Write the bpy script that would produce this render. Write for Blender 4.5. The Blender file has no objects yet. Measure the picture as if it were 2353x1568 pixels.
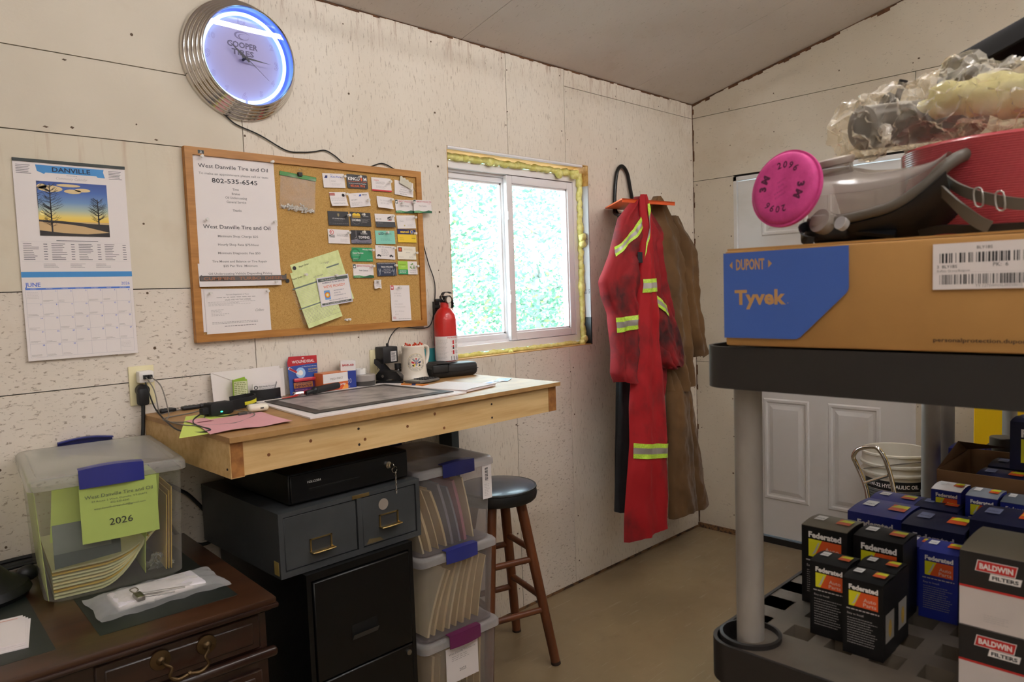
import bpy, bmesh, math, random
from mathutils import Vector as V, Matrix, noise
PI = math.pi
R = random.Random(7)
SC = bpy.context.scene
COL = SC.collection

# ---------------------------------------------------------------- camera, world, exposure
cd = bpy.data.cameras.new('camera'); cam = bpy.data.objects.new('camera', cd); COL.objects.link(cam)
cd.sensor_width = 36.0; cd.lens = 25.85; cd.clip_start = 0.03; cd.clip_end = 80
RX = V((0.70788922, -0.70550157, -0.03406447)); UX = V((0.07401693, 0.02613236, 0.99691454)); FX = V((0.70243459, 0.7082264, -0.07071787))
cam.matrix_world = Matrix(((RX.x, UX.x, -FX.x, 0), (RX.y, UX.y, -FX.y, -2.35), (RX.z, UX.z, -FX.z, 1.486), (0, 0, 0, 1)))
cd.dof.use_dof = True; cd.dof.focus_distance = 2.6; cd.dof.aperture_fstop = 7.0
SC.camera = cam
W = bpy.data.worlds.new('world'); SC.world = W; W.use_nodes = True
bg = W.node_tree.nodes['Background']; bg.inputs[0].default_value = (0.72, 0.88, 1.0, 1); bg.inputs[1].default_value = 8.0
SC.view_settings.view_transform = 'Standard'; SC.view_settings.look = 'None'
SC.view_settings.gamma = 1; SC.view_settings.use_curve_mapping = False
SC.view_settings.exposure = 1.18
TUBE = 27.0
TUBECOL = (0.985, 0.98, 1.0)

# ---------------------------------------------------------------- materials
def lin(c):
    if isinstance(c, str): c = tuple(int(c[i:i+2], 16) / 255 for i in (0, 2, 4))
    return tuple(((x / 12.92) if x <= .04045 else ((x + .055) / 1.055) ** 2.4) for x in c) + (1,)
_M = {}
def node(nt, t, **k):
    n = nt.nodes.new(t)
    for a, b in k.items():
        if a.startswith('i_'): n.inputs[a[2:].replace('_', ' ')].default_value = b
        else: setattr(n, a, b)
    return n
def coords(nt, sc=(1, 1, 1), kind='Object', rot=(0, 0, 0)):
    tc = node(nt, 'ShaderNodeTexCoord'); mp = node(nt, 'ShaderNodeMapping')
    mp.inputs['Scale'].default_value = sc if hasattr(sc, '__len__') else (sc,) * 3
    mp.inputs['Rotation'].default_value = rot
    nt.links.new(tc.outputs[kind], mp.inputs[0]); return mp.outputs[0]
def ramp(nt, fac, a, b, ca=(0, 0, 0, 1), cb=(1, 1, 1, 1)):
    r = node(nt, 'ShaderNodeValToRGB'); r.color_ramp.elements[0].position = a; r.color_ramp.elements[1].position = b
    r.color_ramp.elements[0].color = ca; r.color_ramp.elements[1].color = cb
    nt.links.new(fac, r.inputs[0]); return r.outputs[0]
def mixc(nt, f, a, b, mode='MIX'):
    m = node(nt, 'ShaderNodeMix', data_type='RGBA', blend_type=mode)
    for i, s in ((0, f), (6, a), (7, b)):
        if hasattr(s, 'links'): nt.links.new(s, m.inputs[i])
        else: m.inputs[i].default_value = s
    return m.outputs[2]
def mul(nt, a, b):
    m = node(nt, 'ShaderNodeMath', operation='MULTIPLY')
    for i, s in ((0, a), (1, b)):
        if hasattr(s, 'links'): nt.links.new(s, m.inputs[i])
        else: m.inputs[i].default_value = s
    return m.outputs[0]
def bumpn(nt, h, strength, dist, pr):
    b = node(nt, 'ShaderNodeBump'); b.inputs['Strength'].default_value = strength; b.inputs['Distance'].default_value = dist
    nt.links.new(h, b.inputs['Height']); nt.links.new(b.outputs[0], pr.inputs['Normal'])
def noi(nt, vec, scale, detail=3, rough=.5, dist=0):
    n = node(nt, 'ShaderNodeTexNoise'); n.inputs['Scale'].default_value = scale; n.inputs['Detail'].default_value = detail
    n.inputs['Roughness'].default_value = rough; n.inputs['Distortion'].default_value = dist
    nt.links.new(vec, n.inputs['Vector']); return n.outputs['Fac']
def mat(name, col, r=.5, metal=0, coat=0, em=None, es=0, var=None, bump=None, spec=.5, sheen=0):
    if name in _M: return _M[name]
    m = bpy.data.materials.new(name); m.use_nodes = True; nt = m.node_tree; p = nt.nodes['Principled BSDF']
    p.inputs['Base Color'].default_value = lin(col); p.inputs['Roughness'].default_value = r; p.inputs['Metallic'].default_value = metal
    p.inputs['Coat Weight'].default_value = coat; p.inputs['Specular IOR Level'].default_value = spec; p.inputs['Sheen Weight'].default_value = sheen
    if em: p.inputs['Emission Color'].default_value = lin(em); p.inputs['Emission Strength'].default_value = es
    if var:  # (scale, colour2, lo, hi)
        f = ramp(nt, noi(nt, coords(nt, var[0]), 1, 5, .6), var[2], var[3])
        nt.links.new(mixc(nt, f, lin(col), lin(var[1])), p.inputs['Base Color'])
    if bump:
        bumpn(nt, noi(nt, coords(nt, bump[0]), 1, 4), bump[1], bump[2], p)
    _M[name] = m; return m
def clear(name, tint='ffffff', op=.25, r=.2, body='e8e8e8', edge=.35):
    if name in _M: return _M[name]
    m = bpy.data.materials.new(name); m.use_nodes = True; nt = m.node_tree; p = nt.nodes['Principled BSDF']
    p.inputs['Base Color'].default_value = lin(body); p.inputs['Roughness'].default_value = r
    t = node(nt, 'ShaderNodeBsdfTransparent'); t.inputs[0].default_value = lin(tint)
    lw = node(nt, 'ShaderNodeLayerWeight'); lw.inputs[0].default_value = .35
    a = node(nt, 'ShaderNodeMath', operation='MULTIPLY_ADD'); a.inputs[1].default_value = edge; a.inputs[2].default_value = op
    nt.links.new(lw.outputs['Facing'], a.inputs[0])
    mx = node(nt, 'ShaderNodeMixShader'); nt.links.new(a.outputs[0], mx.inputs[0])
    nt.links.new(t.outputs[0], mx.inputs[1]); nt.links.new(p.outputs[0], mx.inputs[2])
    nt.links.new(mx.outputs[0], nt.nodes['Material Output'].inputs[0]); _M[name] = m; return m
def pane(name, tint='ffffff', r=.01, ior=1.5):
    if name in _M: return _M[name]
    m = bpy.data.materials.new(name); m.use_nodes = True; nt = m.node_tree
    t = node(nt, 'ShaderNodeBsdfTransparent'); t.inputs[0].default_value = lin(tint)
    g_ = node(nt, 'ShaderNodeBsdfGlossy'); g_.inputs['Roughness'].default_value = r
    lw = node(nt, 'ShaderNodeLayerWeight'); lw.inputs[0].default_value = .5
    pw = node(nt, 'ShaderNodeMath', operation='POWER'); pw.inputs[1].default_value = 4.5; nt.links.new(lw.outputs['Facing'], pw.inputs[0])
    f_ = node(nt, 'ShaderNodeMath', operation='MULTIPLY_ADD'); f_.inputs[1].default_value = .9; f_.inputs[2].default_value = .045; nt.links.new(pw.outputs[0], f_.inputs[0])
    mx = node(nt, 'ShaderNodeMixShader'); nt.links.new(f_.outputs[0], mx.inputs[0])
    nt.links.new(t.outputs[0], mx.inputs[1]); nt.links.new(g_.outputs[0], mx.inputs[2])
    nt.links.new(mx.outputs[0], nt.nodes['Material Output'].inputs[0]); _M[name] = m; return m
def osb(name, base, tone, mark, axis='z', amt=.5, dens=.66, rot=0, r=.62):
    """white painted strand board: broad tone changes, small flake marks where the paint is thin"""
    m = bpy.data.materials.new(name); m.use_nodes = True; nt = m.node_tree; p = nt.nodes['Principled BSDF']
    big = noi(nt, coords(nt, 1.3), 1, 3, .6)
    c = mixc(nt, ramp(nt, big, .35, .72), lin(base), lin(tone))
    st = {'z': (52, 52, 9), 'x': (8, 34, 40), 'm': (17, 17, 40), 'y': (40, 9, 40)}[axis]
    f1 = noi(nt, coords(nt, st, rot=(0, rot, 0)), 1.6, 4, .75, .8)
    mask = ramp(nt, noi(nt, coords(nt, 2.2), 1, 4, .6), .42, .66)
    k = ramp(nt, f1, dens, dens + .11)
    k2 = mul(nt, k, mask)
    f3 = noi(nt, coords(nt, tuple(s * 2.3 for s in st), rot=(0, -rot, 0)), 1.3, 3, .7, .5)
    k3 = ramp(nt, f3, dens - .02, dens + .06)
    c = mixc(nt, mul(nt, k3, amt * .8), c, lin(mark))
    c = mixc(nt, mul(nt, k2, amt), c, lin(mark))
    st2 = noi(nt, coords(nt, 0.8), 1.9, 5, .7)
    c = mixc(nt, mul(nt, ramp(nt, st2, .6, .78), .35), c, lin('a98b62'))
    nt.links.new(c, p.inputs['Base Color']); p.inputs['Roughness'].default_value = r
    bumpn(nt, mixc(nt, .5, f1, noi(nt, coords(nt, 90), 1, 2)), .25, .002, p)
    _M[name] = m; return m

WHITE = mat('white_paper', 'e6dedb', .75)
INK = mat('black_ink', '2c2a2c', .6); GREY = mat('grey_ink', '8d8886', .6); PALE = mat('pale_ink', 'b9b2b0', .6)
BLACKP = mat('black_plastic', '17171a', .45, bump=((300,) * 3, .1, .0005))
CHROME = mat('chrome', 'd8d4cf', .12, 1); STEEL = mat('steel', 'a8a49e', .3, 1)
RED = mat('red_print', 'c4212b', .5); BLUE = mat('blue_print', '2b55b4', .5); NAVY = mat('navy_print', '23265c', .5)
GREEN = mat('green_print', '2f9a63', .5); YEL = mat('yellow_print', 'edc72e', .5); ORG = mat('orange_print', 'e2632c', .5)
WPR = mat('white_print', 'ece7e4', .5)

# ---------------------------------------------------------------- mesh builder
class MB:
    def __init__(s): s.v = []; s.f = []; s.k = []; s.mats = []; s.M = Matrix.Identity(4)
    def mi(s, m):
        if m not in s.mats: s.mats.append(m)
        return s.mats.index(m)
    def add(s, vs, fs, m):
        b = len(s.v); i = s.mi(m)
        s.v += [s.M @ V(p) for p in vs]; s.f += [tuple(q + b for q in f) for f in fs]; s.k += [i] * len(fs); return s
    def box(s, a, b, m):
        x0, y0, z0 = a; x1, y1, z1 = b
        return s.add([(x0, y0, z0), (x1, y0, z0), (x1, y1, z0), (x0, y1, z0), (x0, y0, z1), (x1, y0, z1), (x1, y1, z1), (x0, y1, z1)],
                     [(0, 3, 2, 1), (4, 5, 6, 7), (0, 1, 5, 4), (1, 2, 6, 5), (2, 3, 7, 6), (3, 0, 4, 7)], m)
    def rbox(s, a, b, r, m, seg=2, top=None):
        bm = bmesh.new(); bmesh.ops.create_cube(bm, size=1)
        for v in bm.verts:
            v.co = V([(a[i] + b[i]) / 2 + v.co[i] * (b[i] - a[i]) for i in range(3)])
        if top is not None:  # taper: bottom face scaled
            cx, cy = (a[0] + b[0]) / 2, (a[1] + b[1]) / 2
            for v in bm.verts:
                if v.co.z < (a[2] + b[2]) / 2: v.co.x = cx + (v.co.x - cx) * top; v.co.y = cy + (v.co.y - cy) * top
        bmesh.ops.bevel(bm, geom=bm.edges[:], offset=r, segments=seg, profile=.5, affect='EDGES')
        bm.verts.index_update()
        s.add([v.co.copy() for v in bm.verts], [tuple(v.index for v in f.verts) for f in bm.faces], m); bm.free(); return s
    def cyl(s, p, q, r, m, n=16, r2=None, caps=True):
        p, q = V(p), V(q); d = (q - p).normalized(); r2 = r if r2 is None else r2
        a = d.orthogonal().normalized(); b = d.cross(a)
        vs = [c + (a * math.cos(2 * PI * i / n) + b * math.sin(2 * PI * i / n)) * rr for c, rr in ((p, r), (q, r2)) for i in range(n)]
        fs = [(i, (i + 1) % n, n + (i + 1) % n, n + i) for i in range(n)]
        if caps: fs += [tuple(range(n - 1, -1, -1)), tuple(range(n, 2 * n))]
        return s.add(vs, fs, m)
    def tube(s, pts, r, m, n=8, closed=False, smooth=4, flat=None):
        P = [V(p) for p in pts]
        if smooth and len(P) > 2: P = cat(P, smooth, closed)
        vs = []; N = len(P); up = None
        for i, p in enumerate(P):
            if closed: d = P[(i + 1) % N] - P[i - 1]
            else: d = P[min(i + 1, N - 1)] - P[max(i - 1, 0)]
            d.normalize()
            if up is None: up = d.orthogonal().normalized()
            up = (up - d * up.dot(d)); up = up.normalized() if up.length > 1e-6 else d.orthogonal().normalized()
            b = d.cross(up); rr = r[min(int(i / smooth + .5), len(r) - 1)] if hasattr(r, '__len__') else r
            fa = flat if flat else 1
            vs += [p + (up * math.cos(2 * PI * j / n) * fa + b * math.sin(2 * PI * j / n)) * rr for j in range(n)]
        fs = [(i * n + j, i * n + (j + 1) % n, ((i + 1) % N) * n + (j + 1) % n, ((i + 1) % N) * n + j) for i in range(N if closed else N - 1) for j in range(n)]
        if not closed: fs += [tuple(range(n - 1, -1, -1)), tuple(range((N - 1) * n, N * n))]
        return s.add(vs, fs, m)
    def strap(s, pts, w, t, m, wid=(0, 0, 1), smooth=4):
        P = cat([V(p) for p in pts], smooth, False); W_ = V(wid).normalized(); vs = []
        for i, p in enumerate(P):
            d = (P[min(i + 1, len(P) - 1)] - P[max(i - 1, 0)]).normalized()
            w_ = (W_ - d * W_.dot(d)).normalized(); nn = d.cross(w_)
            vs += [p + w_ * w / 2 + nn * t / 2, p - w_ * w / 2 + nn * t / 2, p - w_ * w / 2 - nn * t / 2, p + w_ * w / 2 - nn * t / 2]
        L = len(P); fs = [(4 * i + j, 4 * i + (j + 1) % 4, 4 * i + 4 + (j + 1) % 4, 4 * i + 4 + j) for i in range(L - 1) for j in range(4)]
        fs += [(3, 2, 1, 0), tuple(4 * (L - 1) + j for j in range(4))]
        return s.add(vs, fs, m)
    def lathe(s, prof, m, n=32, c=(0, 0, 0), ax=None, a0=0, a1=2 * PI):
        """prof: (r, h) pairs; ax: axis direction (default z)"""
        c = V(c); d = V(ax).normalized() if ax else V((0, 0, 1))
        a = d.orthogonal().normalized() if ax else V((1, 0, 0)); b = d.cross(a); full = a1 - a0 > 2 * PI - .01
        nn = n if full else n + 1; vs = []
        for r, h in prof:
            vs += [c + d * h + (a * math.cos(a0 + (a1 - a0) * i / n) + b * math.sin(a0 + (a1 - a0) * i / n)) * r for i in range(nn)]
        fs = []
        for k in range(len(prof) - 1):
            for i in range(n):
                j = (i + 1) % nn; fs.append((k * nn + i, k * nn + j, (k + 1) * nn + j, (k + 1) * nn + i))
        return s.add(vs, fs, m)
    def prism(s, poly, h0, h1, m, ax='z'):
        """polygon extruded; ax z: (x,y) at z h; y: (x,z) at y h; x: (y,z) at x h"""
        f = {'z': lambda p, h: (p[0], p[1], h), 'y': lambda p, h: (p[0], h, p[1]), 'x': lambda p, h: (h, p[0], p[1])}[ax]
        n = len(poly); vs = [f(p, h0) for p in poly] + [f(p, h1) for p in poly]
        return s.add(vs, [tuple(range(n - 1, -1, -1)), tuple(range(n, 2 * n))] + [(i, (i + 1) % n, n + (i + 1) % n, n + i) for i in range(n)], m)
    def grid(s, fn, nu, nv, m):
        vs = [fn(i / nu, j / nv) for j in range(nv + 1) for i in range(nu + 1)]
        return s.add(vs, [(j * (nu + 1) + i, j * (nu + 1) + i + 1, (j + 1) * (nu + 1) + i + 1, (j + 1) * (nu + 1) + i) for j in range(nv) for i in range(nu)], m)
    def slab(s, fn, nu, nv, t, m):
        """grid with thickness t (offset given by fn normal)"""
        g = [[V(fn(i / nu, j / nv)) for i in range(nu + 1)] for j in range(nv + 1)]; vs = []; bk = []
        for j in range(nv + 1):
            for i in range(nu + 1):
                du = g[j][min(i + 1, nu)] - g[j][max(i - 1, 0)]; dv = g[min(j + 1, nv)][i] - g[max(j - 1, 0)][i]
                nn = du.cross(dv); nn = nn.normalized() if nn.length else V((0, 0, 1))
                vs.append(g[j][i]); bk.append(g[j][i] - nn * t)
        o = len(vs); w = nu + 1; fs = []
        for j in range(nv):
            for i in range(nu):
                a, b, c, d = j * w + i, j * w + i + 1, (j + 1) * w + i + 1, (j + 1) * w + i
                fs += [(a, b, c, d), (o + d, o + c, o + b, o + a)]
        for i in range(nu): fs += [(i + 1, i, o + i, o + i + 1), (nv * w + i, nv * w + i + 1, o + nv * w + i + 1, o + nv * w + i)]
        for j in range(nv): fs += [(j * w, (j + 1) * w, o + (j + 1) * w, o + j * w), ((j + 1) * w + nu, j * w + nu, o + j * w + nu, o + (j + 1) * w + nu)]
        return s.add(vs + bk, fs, m)
    def ball(s, c, r, m, n=12, sc=(1, 1, 1)):
        pr = [(math.sin(PI * k / (n // 2)) * r, -math.cos(PI * k / (n // 2)) * r) for k in range(n // 2 + 1)]
        k = len(s.v); M0 = s.M; s.M = M0 @ Matrix.Translation(V(c)) @ Matrix.Diagonal((sc[0], sc[1], sc[2], 1)); s.lathe(pr, m, n); s.M = M0; return s
    def warp(s, fn, k=0):
        for i in range(k, len(s.v)): s.v[i] = V(fn(s.v[i]))
        return s
    def build(s, name, parent=None, label=None, sharp=38, loc=None, flat=False):
        me = bpy.data.meshes.new(name); me.from_pydata([tuple(v) for v in s.v], [], s.f)
        for m in s.mats: me.materials.append(m)
        me.polygons.foreach_set('material_index', s.k); me.validate()
        if not flat:
            me.polygons.foreach_set('use_smooth', [True] * len(me.polygons)); me.set_sharp_from_angle(angle=math.radians(sharp))
        o = bpy.data.objects.new(name, me); COL.objects.link(o)
        if parent: o.parent = parent
        if label: o['label'] = label
        if loc: o.location = loc
        return o
def cat(P, k, closed):
    out = []; N = len(P)
    for i in range(N if closed else N - 1):
        g = lambda j: P[j % N] if closed else P[max(0, min(N - 1, j))]
        p0, p1, p2, p3 = g(i - 1), g(i), g(i + 1), g(i + 2)
        for t in range(k):
            t /= k; out.append(.5 * ((2 * p1) + (p2 - p0) * t + (2 * p0 - 5 * p1 + 4 * p2 - p3) * t * t + (3 * p1 - p0 - 3 * p2 + p3) * t ** 3))
    if not closed: out.append(P[-1])
    return out

# ---------------------------------------------------------------- flat print
_T = {}
def tmesh(s, bold=0, shear=0, sp=1.0):
    k = (s, bold, shear, sp)
    if k in _T: return _T[k]
    cu = bpy.data.curves.new('text', 'FONT'); cu.body = s; cu.resolution_u = 2; cu.offset = bold; cu.shear = shear; cu.space_character = sp
    o = bpy.data.objects.new('text', cu); me = o.to_mesh()
    vs = [(v.co.x, v.co.y) for v in me.vertices]; fs = [tuple(p.vertices) for p in me.polygons]
    o.to_mesh_clear(); bpy.data.objects.remove(o); bpy.data.curves.remove(cu)
    xs = [v[0] for v in vs] or [0, 1]
    _T[k] = (vs, fs, min(xs), max(xs)); return _T[k]
class Face:
    def __init__(s, mb, O, U, W_, st=.00018):
        s.m = mb; s.O = V(O); s.U = V(U).normalized(); s.W = V(W_).normalized(); s.N = s.U.cross(s.W); s.st = st
    def P(s, x, y, l): return s.O + s.U * x + s.W * y + s.N * (s.st * l)
    def poly(s, pts, m, l=1): s.m.add([s.P(x, y, l) for x, y in pts], [tuple(range(len(pts)))], m); return s
    def rect(s, x0, y0, x1, y1, m, l=1): return s.poly([(x0, y0), (x1, y0), (x1, y1), (x0, y1)], m, l)
    def band(s, x0, y0, x1, y1, m, l=1, n=24):
        for i in range(n): s.rect(x0 + (x1 - x0) * i / n, y0, x0 + (x1 - x0) * (i + 1) / n, y1, m, l)
        return s
    def disc(s, x, y, r, m, l=1, n=24, ry=None, r0=None):
        ry = r if ry is None else ry
        if r0 is None: return s.poly([(x + r * math.cos(2 * PI * i / n), y + ry * math.sin(2 * PI * i / n)) for i in range(n)], m, l)
        q = r0 / r
        for i in range(n):
            a, b = 2 * PI * i / n, 2 * PI * (i + 1) / n
            s.poly([(x + r * math.cos(a), y + ry * math.sin(a)), (x + r * math.cos(b), y + ry * math.sin(b)), (x + r * q * math.cos(b), y + ry * q * math.sin(b)), (x + r * q * math.cos(a), y + ry * q * math.sin(a))], m, l)
        return s
    def text(s, t, x, y, h, m, l=2, w=None, al='c', bold=0, shear=0, rot=0):
        vs, fs, a, b = tmesh(t, bold, shear); k = h / .729; kx = k
        if w: kx = w / max(b - a, 1e-6)
        W0 = (b - a) * kx; ox = {'c': -W0 / 2, 'l': 0, 'r': -W0}[al]; c, sn = math.cos(rot), math.sin(rot)
        q = []
        for vx, vy in vs:
            px, py = (vx - a) * kx + ox, vy * k
            q.append(s.P(x + px * c - py * sn, y + px * sn + py * c, l))
        s.m.add(q, fs, m); return s
    def lines(s, x0, y0, x1, y1, n, m, fill=.35, l=1, rag=.25, seed=1, words=0):
        rr = random.Random(seed); p = (y1 - y0) / n
        for i in range(n):
            y = y1 - p * (i + .5); e = x1 - (x1 - x0) * rag * rr.random()
            if words:
                x = x0
                while x < e - .001:
                    w = (x1 - x0) / words * rr.uniform(.5, 1.3); s.rect(x, y - p * fill / 2, min(x + w, e), y + p * fill / 2, m, l); x += w + (x1 - x0) / words * .25
            else: s.rect(x0, y - p * fill / 2, e, y + p * fill / 2, m, l)
        return s
    def arc(s, t, x, y, r, h, a_mid, m, l=2, inside=False, step=None, bold=0):
        st = step or h * 1.05 / r; n = len(t)
        for i, ch in enumerate(t):
            if ch == ' ': continue
            k = (i - (n - 1) / 2) * st
            a = a_mid - k if not inside else a_mid + k
            rot = a - PI / 2 if not inside else a + PI / 2
            s.text(ch, x + r * math.cos(a), y + r * math.sin(a), h, m, l, rot=rot, bold=bold)
        return s

# ---------------------------------------------------------------- things
def tag(o, label, cat_, group=None):
    o['label'] = label; o['category'] = cat_
    if group: o['group'] = group
    return o
def thing(name, label, cat_, loc=(0, 0, 0), rz=0, group=None):
    o = bpy.data.objects.new(name, None); COL.objects.link(o); o.location = loc; o.rotation_euler = (0, 0, rz); o.empty_display_size = .05
    return tag(o, label, cat_, group)
def struct(name, mb, parent=None, **k):
    o = mb.build(name, parent, **k)
    if not parent: o['kind'] = 'structure'
    return o
XF = ((1, 0, 0), (0, 0, 1))      # print facing the room from the back wall
YF = ((0, -1, 0), (0, 0, 1))     # print facing -x
ZF = ((1, 0, 0), (0, 1, 0))      # print facing up
# ================================================================ SETTING
XR = 3.885; SL = .23; XL = -2.2; YF_ = -6.0; HC = 2.53  # most coordinates from here on were solved from image pixel positions
ply = osb('painted_plywood', 'd9cfbd', 'cabfab', '8d7354', 'x', .3, .72)
plys = osb('stained_plywood', 'dbd1bd', 'cdc2ac', '8d7354', 'x', .3, .72)
nt = plys.node_tree; p = nt.nodes['Principled BSDF']; l0 = p.inputs['Base Color'].links[0].from_socket
tc = node(nt, 'ShaderNodeTexCoord'); sx = node(nt, 'ShaderNodeSeparateXYZ'); nt.links.new(tc.outputs['Object'], sx.inputs[0])
stz = ramp(nt, sx.outputs[2], .0, 1.0)
mz = node(nt, 'ShaderNodeMapRange'); mz.inputs['From Min'].default_value = 1.80; mz.inputs['From Max'].default_value = 1.96; nt.links.new(sx.outputs[2], mz.inputs['Value'])
mx_ = node(nt, 'ShaderNodeMapRange'); mx_.inputs['From Min'].default_value = .95; mx_.inputs['From Max'].default_value = .70; nt.links.new(sx.outputs[0], mx_.inputs['Value'])
stk = ramp(nt, noi(nt, coords(nt, (26, 1, 2.2)), 1, 3, .6, .4), .54, .66)
nt.links.new(mixc(nt, mul(nt, mul(nt, stk, mz.outputs[0]), mul(nt, mx_.outputs[0], .6)), l0, lin('a98262')), p.inputs['Base Color'])
osbh = osb('painted_strand_board', 'e0d6c9', 'd0c3b2', '6d5538', 'm', .8, .60, .5)
osbv = osb('painted_strand_board_upright', 'e2d8c9', 'd4c8b6', '7d664a', 'z', .62, .60)
nt = osbv.node_tree; p = nt.nodes['Principled BSDF']; l0 = p.inputs['Base Color'].links[0].from_socket
tc = node(nt, 'ShaderNodeTexCoord'); sx = node(nt, 'ShaderNodeSeparateXYZ'); nt.links.new(tc.outputs['Object'], sx.inputs[0])
mz = node(nt, 'ShaderNodeMapRange'); mz.inputs['From Min'].default_value = 2.36; mz.inputs['From Max'].default_value = 2.52; nt.links.new(sx.outputs[2], mz.inputs['Value'])
stk = ramp(nt, noi(nt, coords(nt, (44, 1, 5)), 1, 4, .7, .3), .53, .68)
nt.links.new(mixc(nt, mul(nt, mul(nt, stk, mz.outputs[0]), .55), l0, lin('94694a')), p.inputs['Base Color'])
osbr = osb('painted_strand_board_right', 'd2c7b4', 'c2b6a1', '6d5c46', 'm', .55, .64)
osbc = osb('ceiling_strand_board', 'd9d1cb', 'ccc2ba', '857868', 'y', .6, .64)
conc = bpy.data.materials.new('concrete_floor'); conc.use_nodes = True
nt = conc.node_tree; p = nt.nodes['Principled BSDF']
n1 = noi(nt, coords(nt, 1.1), 1.4, 6, .6); n2 = noi(nt, coords(nt, (3, 40, 3), rot=(0, 0, .6)), 1.5, 4, .7); n3 = noi(nt, coords(nt, 9), 1, 6, .7)
c = mixc(nt, ramp(nt, n1, .35, .7), lin('958160'), lin('7e6c50'))
c = mixc(nt, mul(nt, ramp(nt, n2, .60, .72), .5), c, lin('b3a893'))
c = mixc(nt, mul(nt, ramp(nt, n3, .6, .8), .3), c, lin('5a4b38'))
nt.links.new(c, p.inputs['Base Color']); nt.links.new(ramp(nt, n3, .2, .9, (.28,) * 3 + (1,), (.5,) * 3 + (1,)), p.inputs['Roughness'])
p.inputs['Specular IOR Level'].default_value = .6
bumpn(nt, n3, .12, .002, p); _M['concrete'] = conc
m = MB(); m.box((XL - .2, YF_ - .2, -.1), (XR + .3, .3, 0), conc); struct('floor', m)
# seam in the concrete left to the material; control line is thin recess
# ceiling: two slopes, boards as parts
rawwood = mat('raw_wood_edge', '6b4526', .8, var=((30, 30, 30), '3a2413', .4, .7))
m = MB()
m.prism([(.3, HC + .03 - SL * .3), (-3, HC + 3 * SL + .03), (-6.3, HC + .03 - SL * .3), (-6.3, HC + .4), (-3, HC + 1.2), (.3, HC + .4)], XL - .2, XR + .3, mat('roof_backing', '3a2f24', .9), 'x')
ceil = struct('ceiling', m)
xs = [XL, -.349, .874, 2.094, 3.314, XR]
for i in range(5):
    for (ya, yb) in ((0, -2.44), (-2.44, -3), (-3, -3.6), (-3.6, -6)):
        m = MB(); hz = lambda y: HC + SL * min(-y, 6 + y)
        a, b = ya - (.0015 if ya else 0), yb + .0015
        m.prism([(a, hz(a)), (b, hz(b)), (b, hz(b) + .012), (a, hz(a) + .012)], xs[i] + .0015, xs[i + 1] - .0015, osbc, 'x'); m.build('ceiling_panel', ceil, flat=True)
# back wall (with the window)
WX0, WX1, WZ0, WZ1 = 1.99, 2.905, 1.193, 2.085
dk = mat('wall_cavity', '1e1712', .9)
m = MB()
for a, b in (((XL - .2, .0125, 0), (WX0, .16, HC + .1)), ((WX1, .0125, 0), (XR + .2, .16, HC + .1)), ((WX0, .0125, 0), (WX1, .16, WZ0)), ((WX0, .0125, WZ1), (WX1, .16, HC + .1))): m.box(a, b, dk)
wb = struct('wall_back', m)
g = .0014
def wpan(poly, mt, parent=wb):
    m = MB(); m.prism(poly, 0, .012, mt, 'y'); m.build('wall_panel', parent, flat=True)
def rc(x0, x1, z0, z1): return [(x0 + g, z0 + g), (x1 - g, z0 + g), (x1 - g, z1 - g), (x0 + g, z1 - g)]
for x0, x1 in ((XL, -.1), (-.1, 1.12)):
    wpan(rc(x0, x1, 0, 1.246), osbh); wpan(rc(x0, x1, 1.246, 1.523), osbh); wpan(rc(x0, x1, 1.523, 1.959), plys)
    wpan(rc(x0, x1, 1.959, 2.181), ply); wpan(rc(x0, x1, 2.181, HC), ply)
wpan([(1.12 + g, g), (2.347 - g, g), (2.347 - g, WZ0), (WX0, WZ0), (WX0, WZ1), (2.347 - g, WZ1), (2.347 - g, HC - g), (1.12 + g, HC - g)], osbv)
wpan(rc(2.347, 2.737, WZ1 - g, HC), osbv); wpan(rc(2.347, 2.727, 0, WZ0 + g), osbh)
wpan([(2.737 + g, WZ1), (WX1, WZ1), (WX1, WZ0), (2.727 + g, WZ0), (2.727 + g, g), (XR, g), (XR, 2.445), (2.737 + g, 2.445)], osbv)
wpan(rc(2.737, XR, 2.446, HC), osbv)
# screw heads in the boards
rs = random.Random(3); sm = mat('rusty_screw', '5b4631', .7)
m = MB()
for x in (-.02, .39, .8, 1.13, 1.53, 1.93, 2.33, 2.36, 2.72, 2.745, 3.14, 3.54, 3.86):
    for k in range(11):
        z = .12 + k * .235 + rs.uniform(-.05, .05); xx = x + rs.uniform(-.012, .012)
        if WX0 - .02 < xx < WX1 + .02 and WZ0 - .02 < z < WZ1 + .02 or z > 2.5: continue
        m.cyl((xx, -.0006, z), (xx, .001, z), rs.uniform(.0025, .0045), sm, 8)
for x, z, a_, b_ in ((.613, 2.165, .006, .003), (.384, 1.975, .008, .0035), (.555, 1.974, .007, .003), (.620, 1.980, .005, .004), (.845, 1.972, .006, .003)):
    m.prism([(x - a_, z), (x - a_ * .2, z + b_), (x + a_ * 1.2, z + b_ * .2), (x + a_ * .3, z - b_)], -.0006, .001, sm, 'y')
o = m.build('screw_heads', wb, flat=True); o['kind'] = 'stuff'
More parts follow.
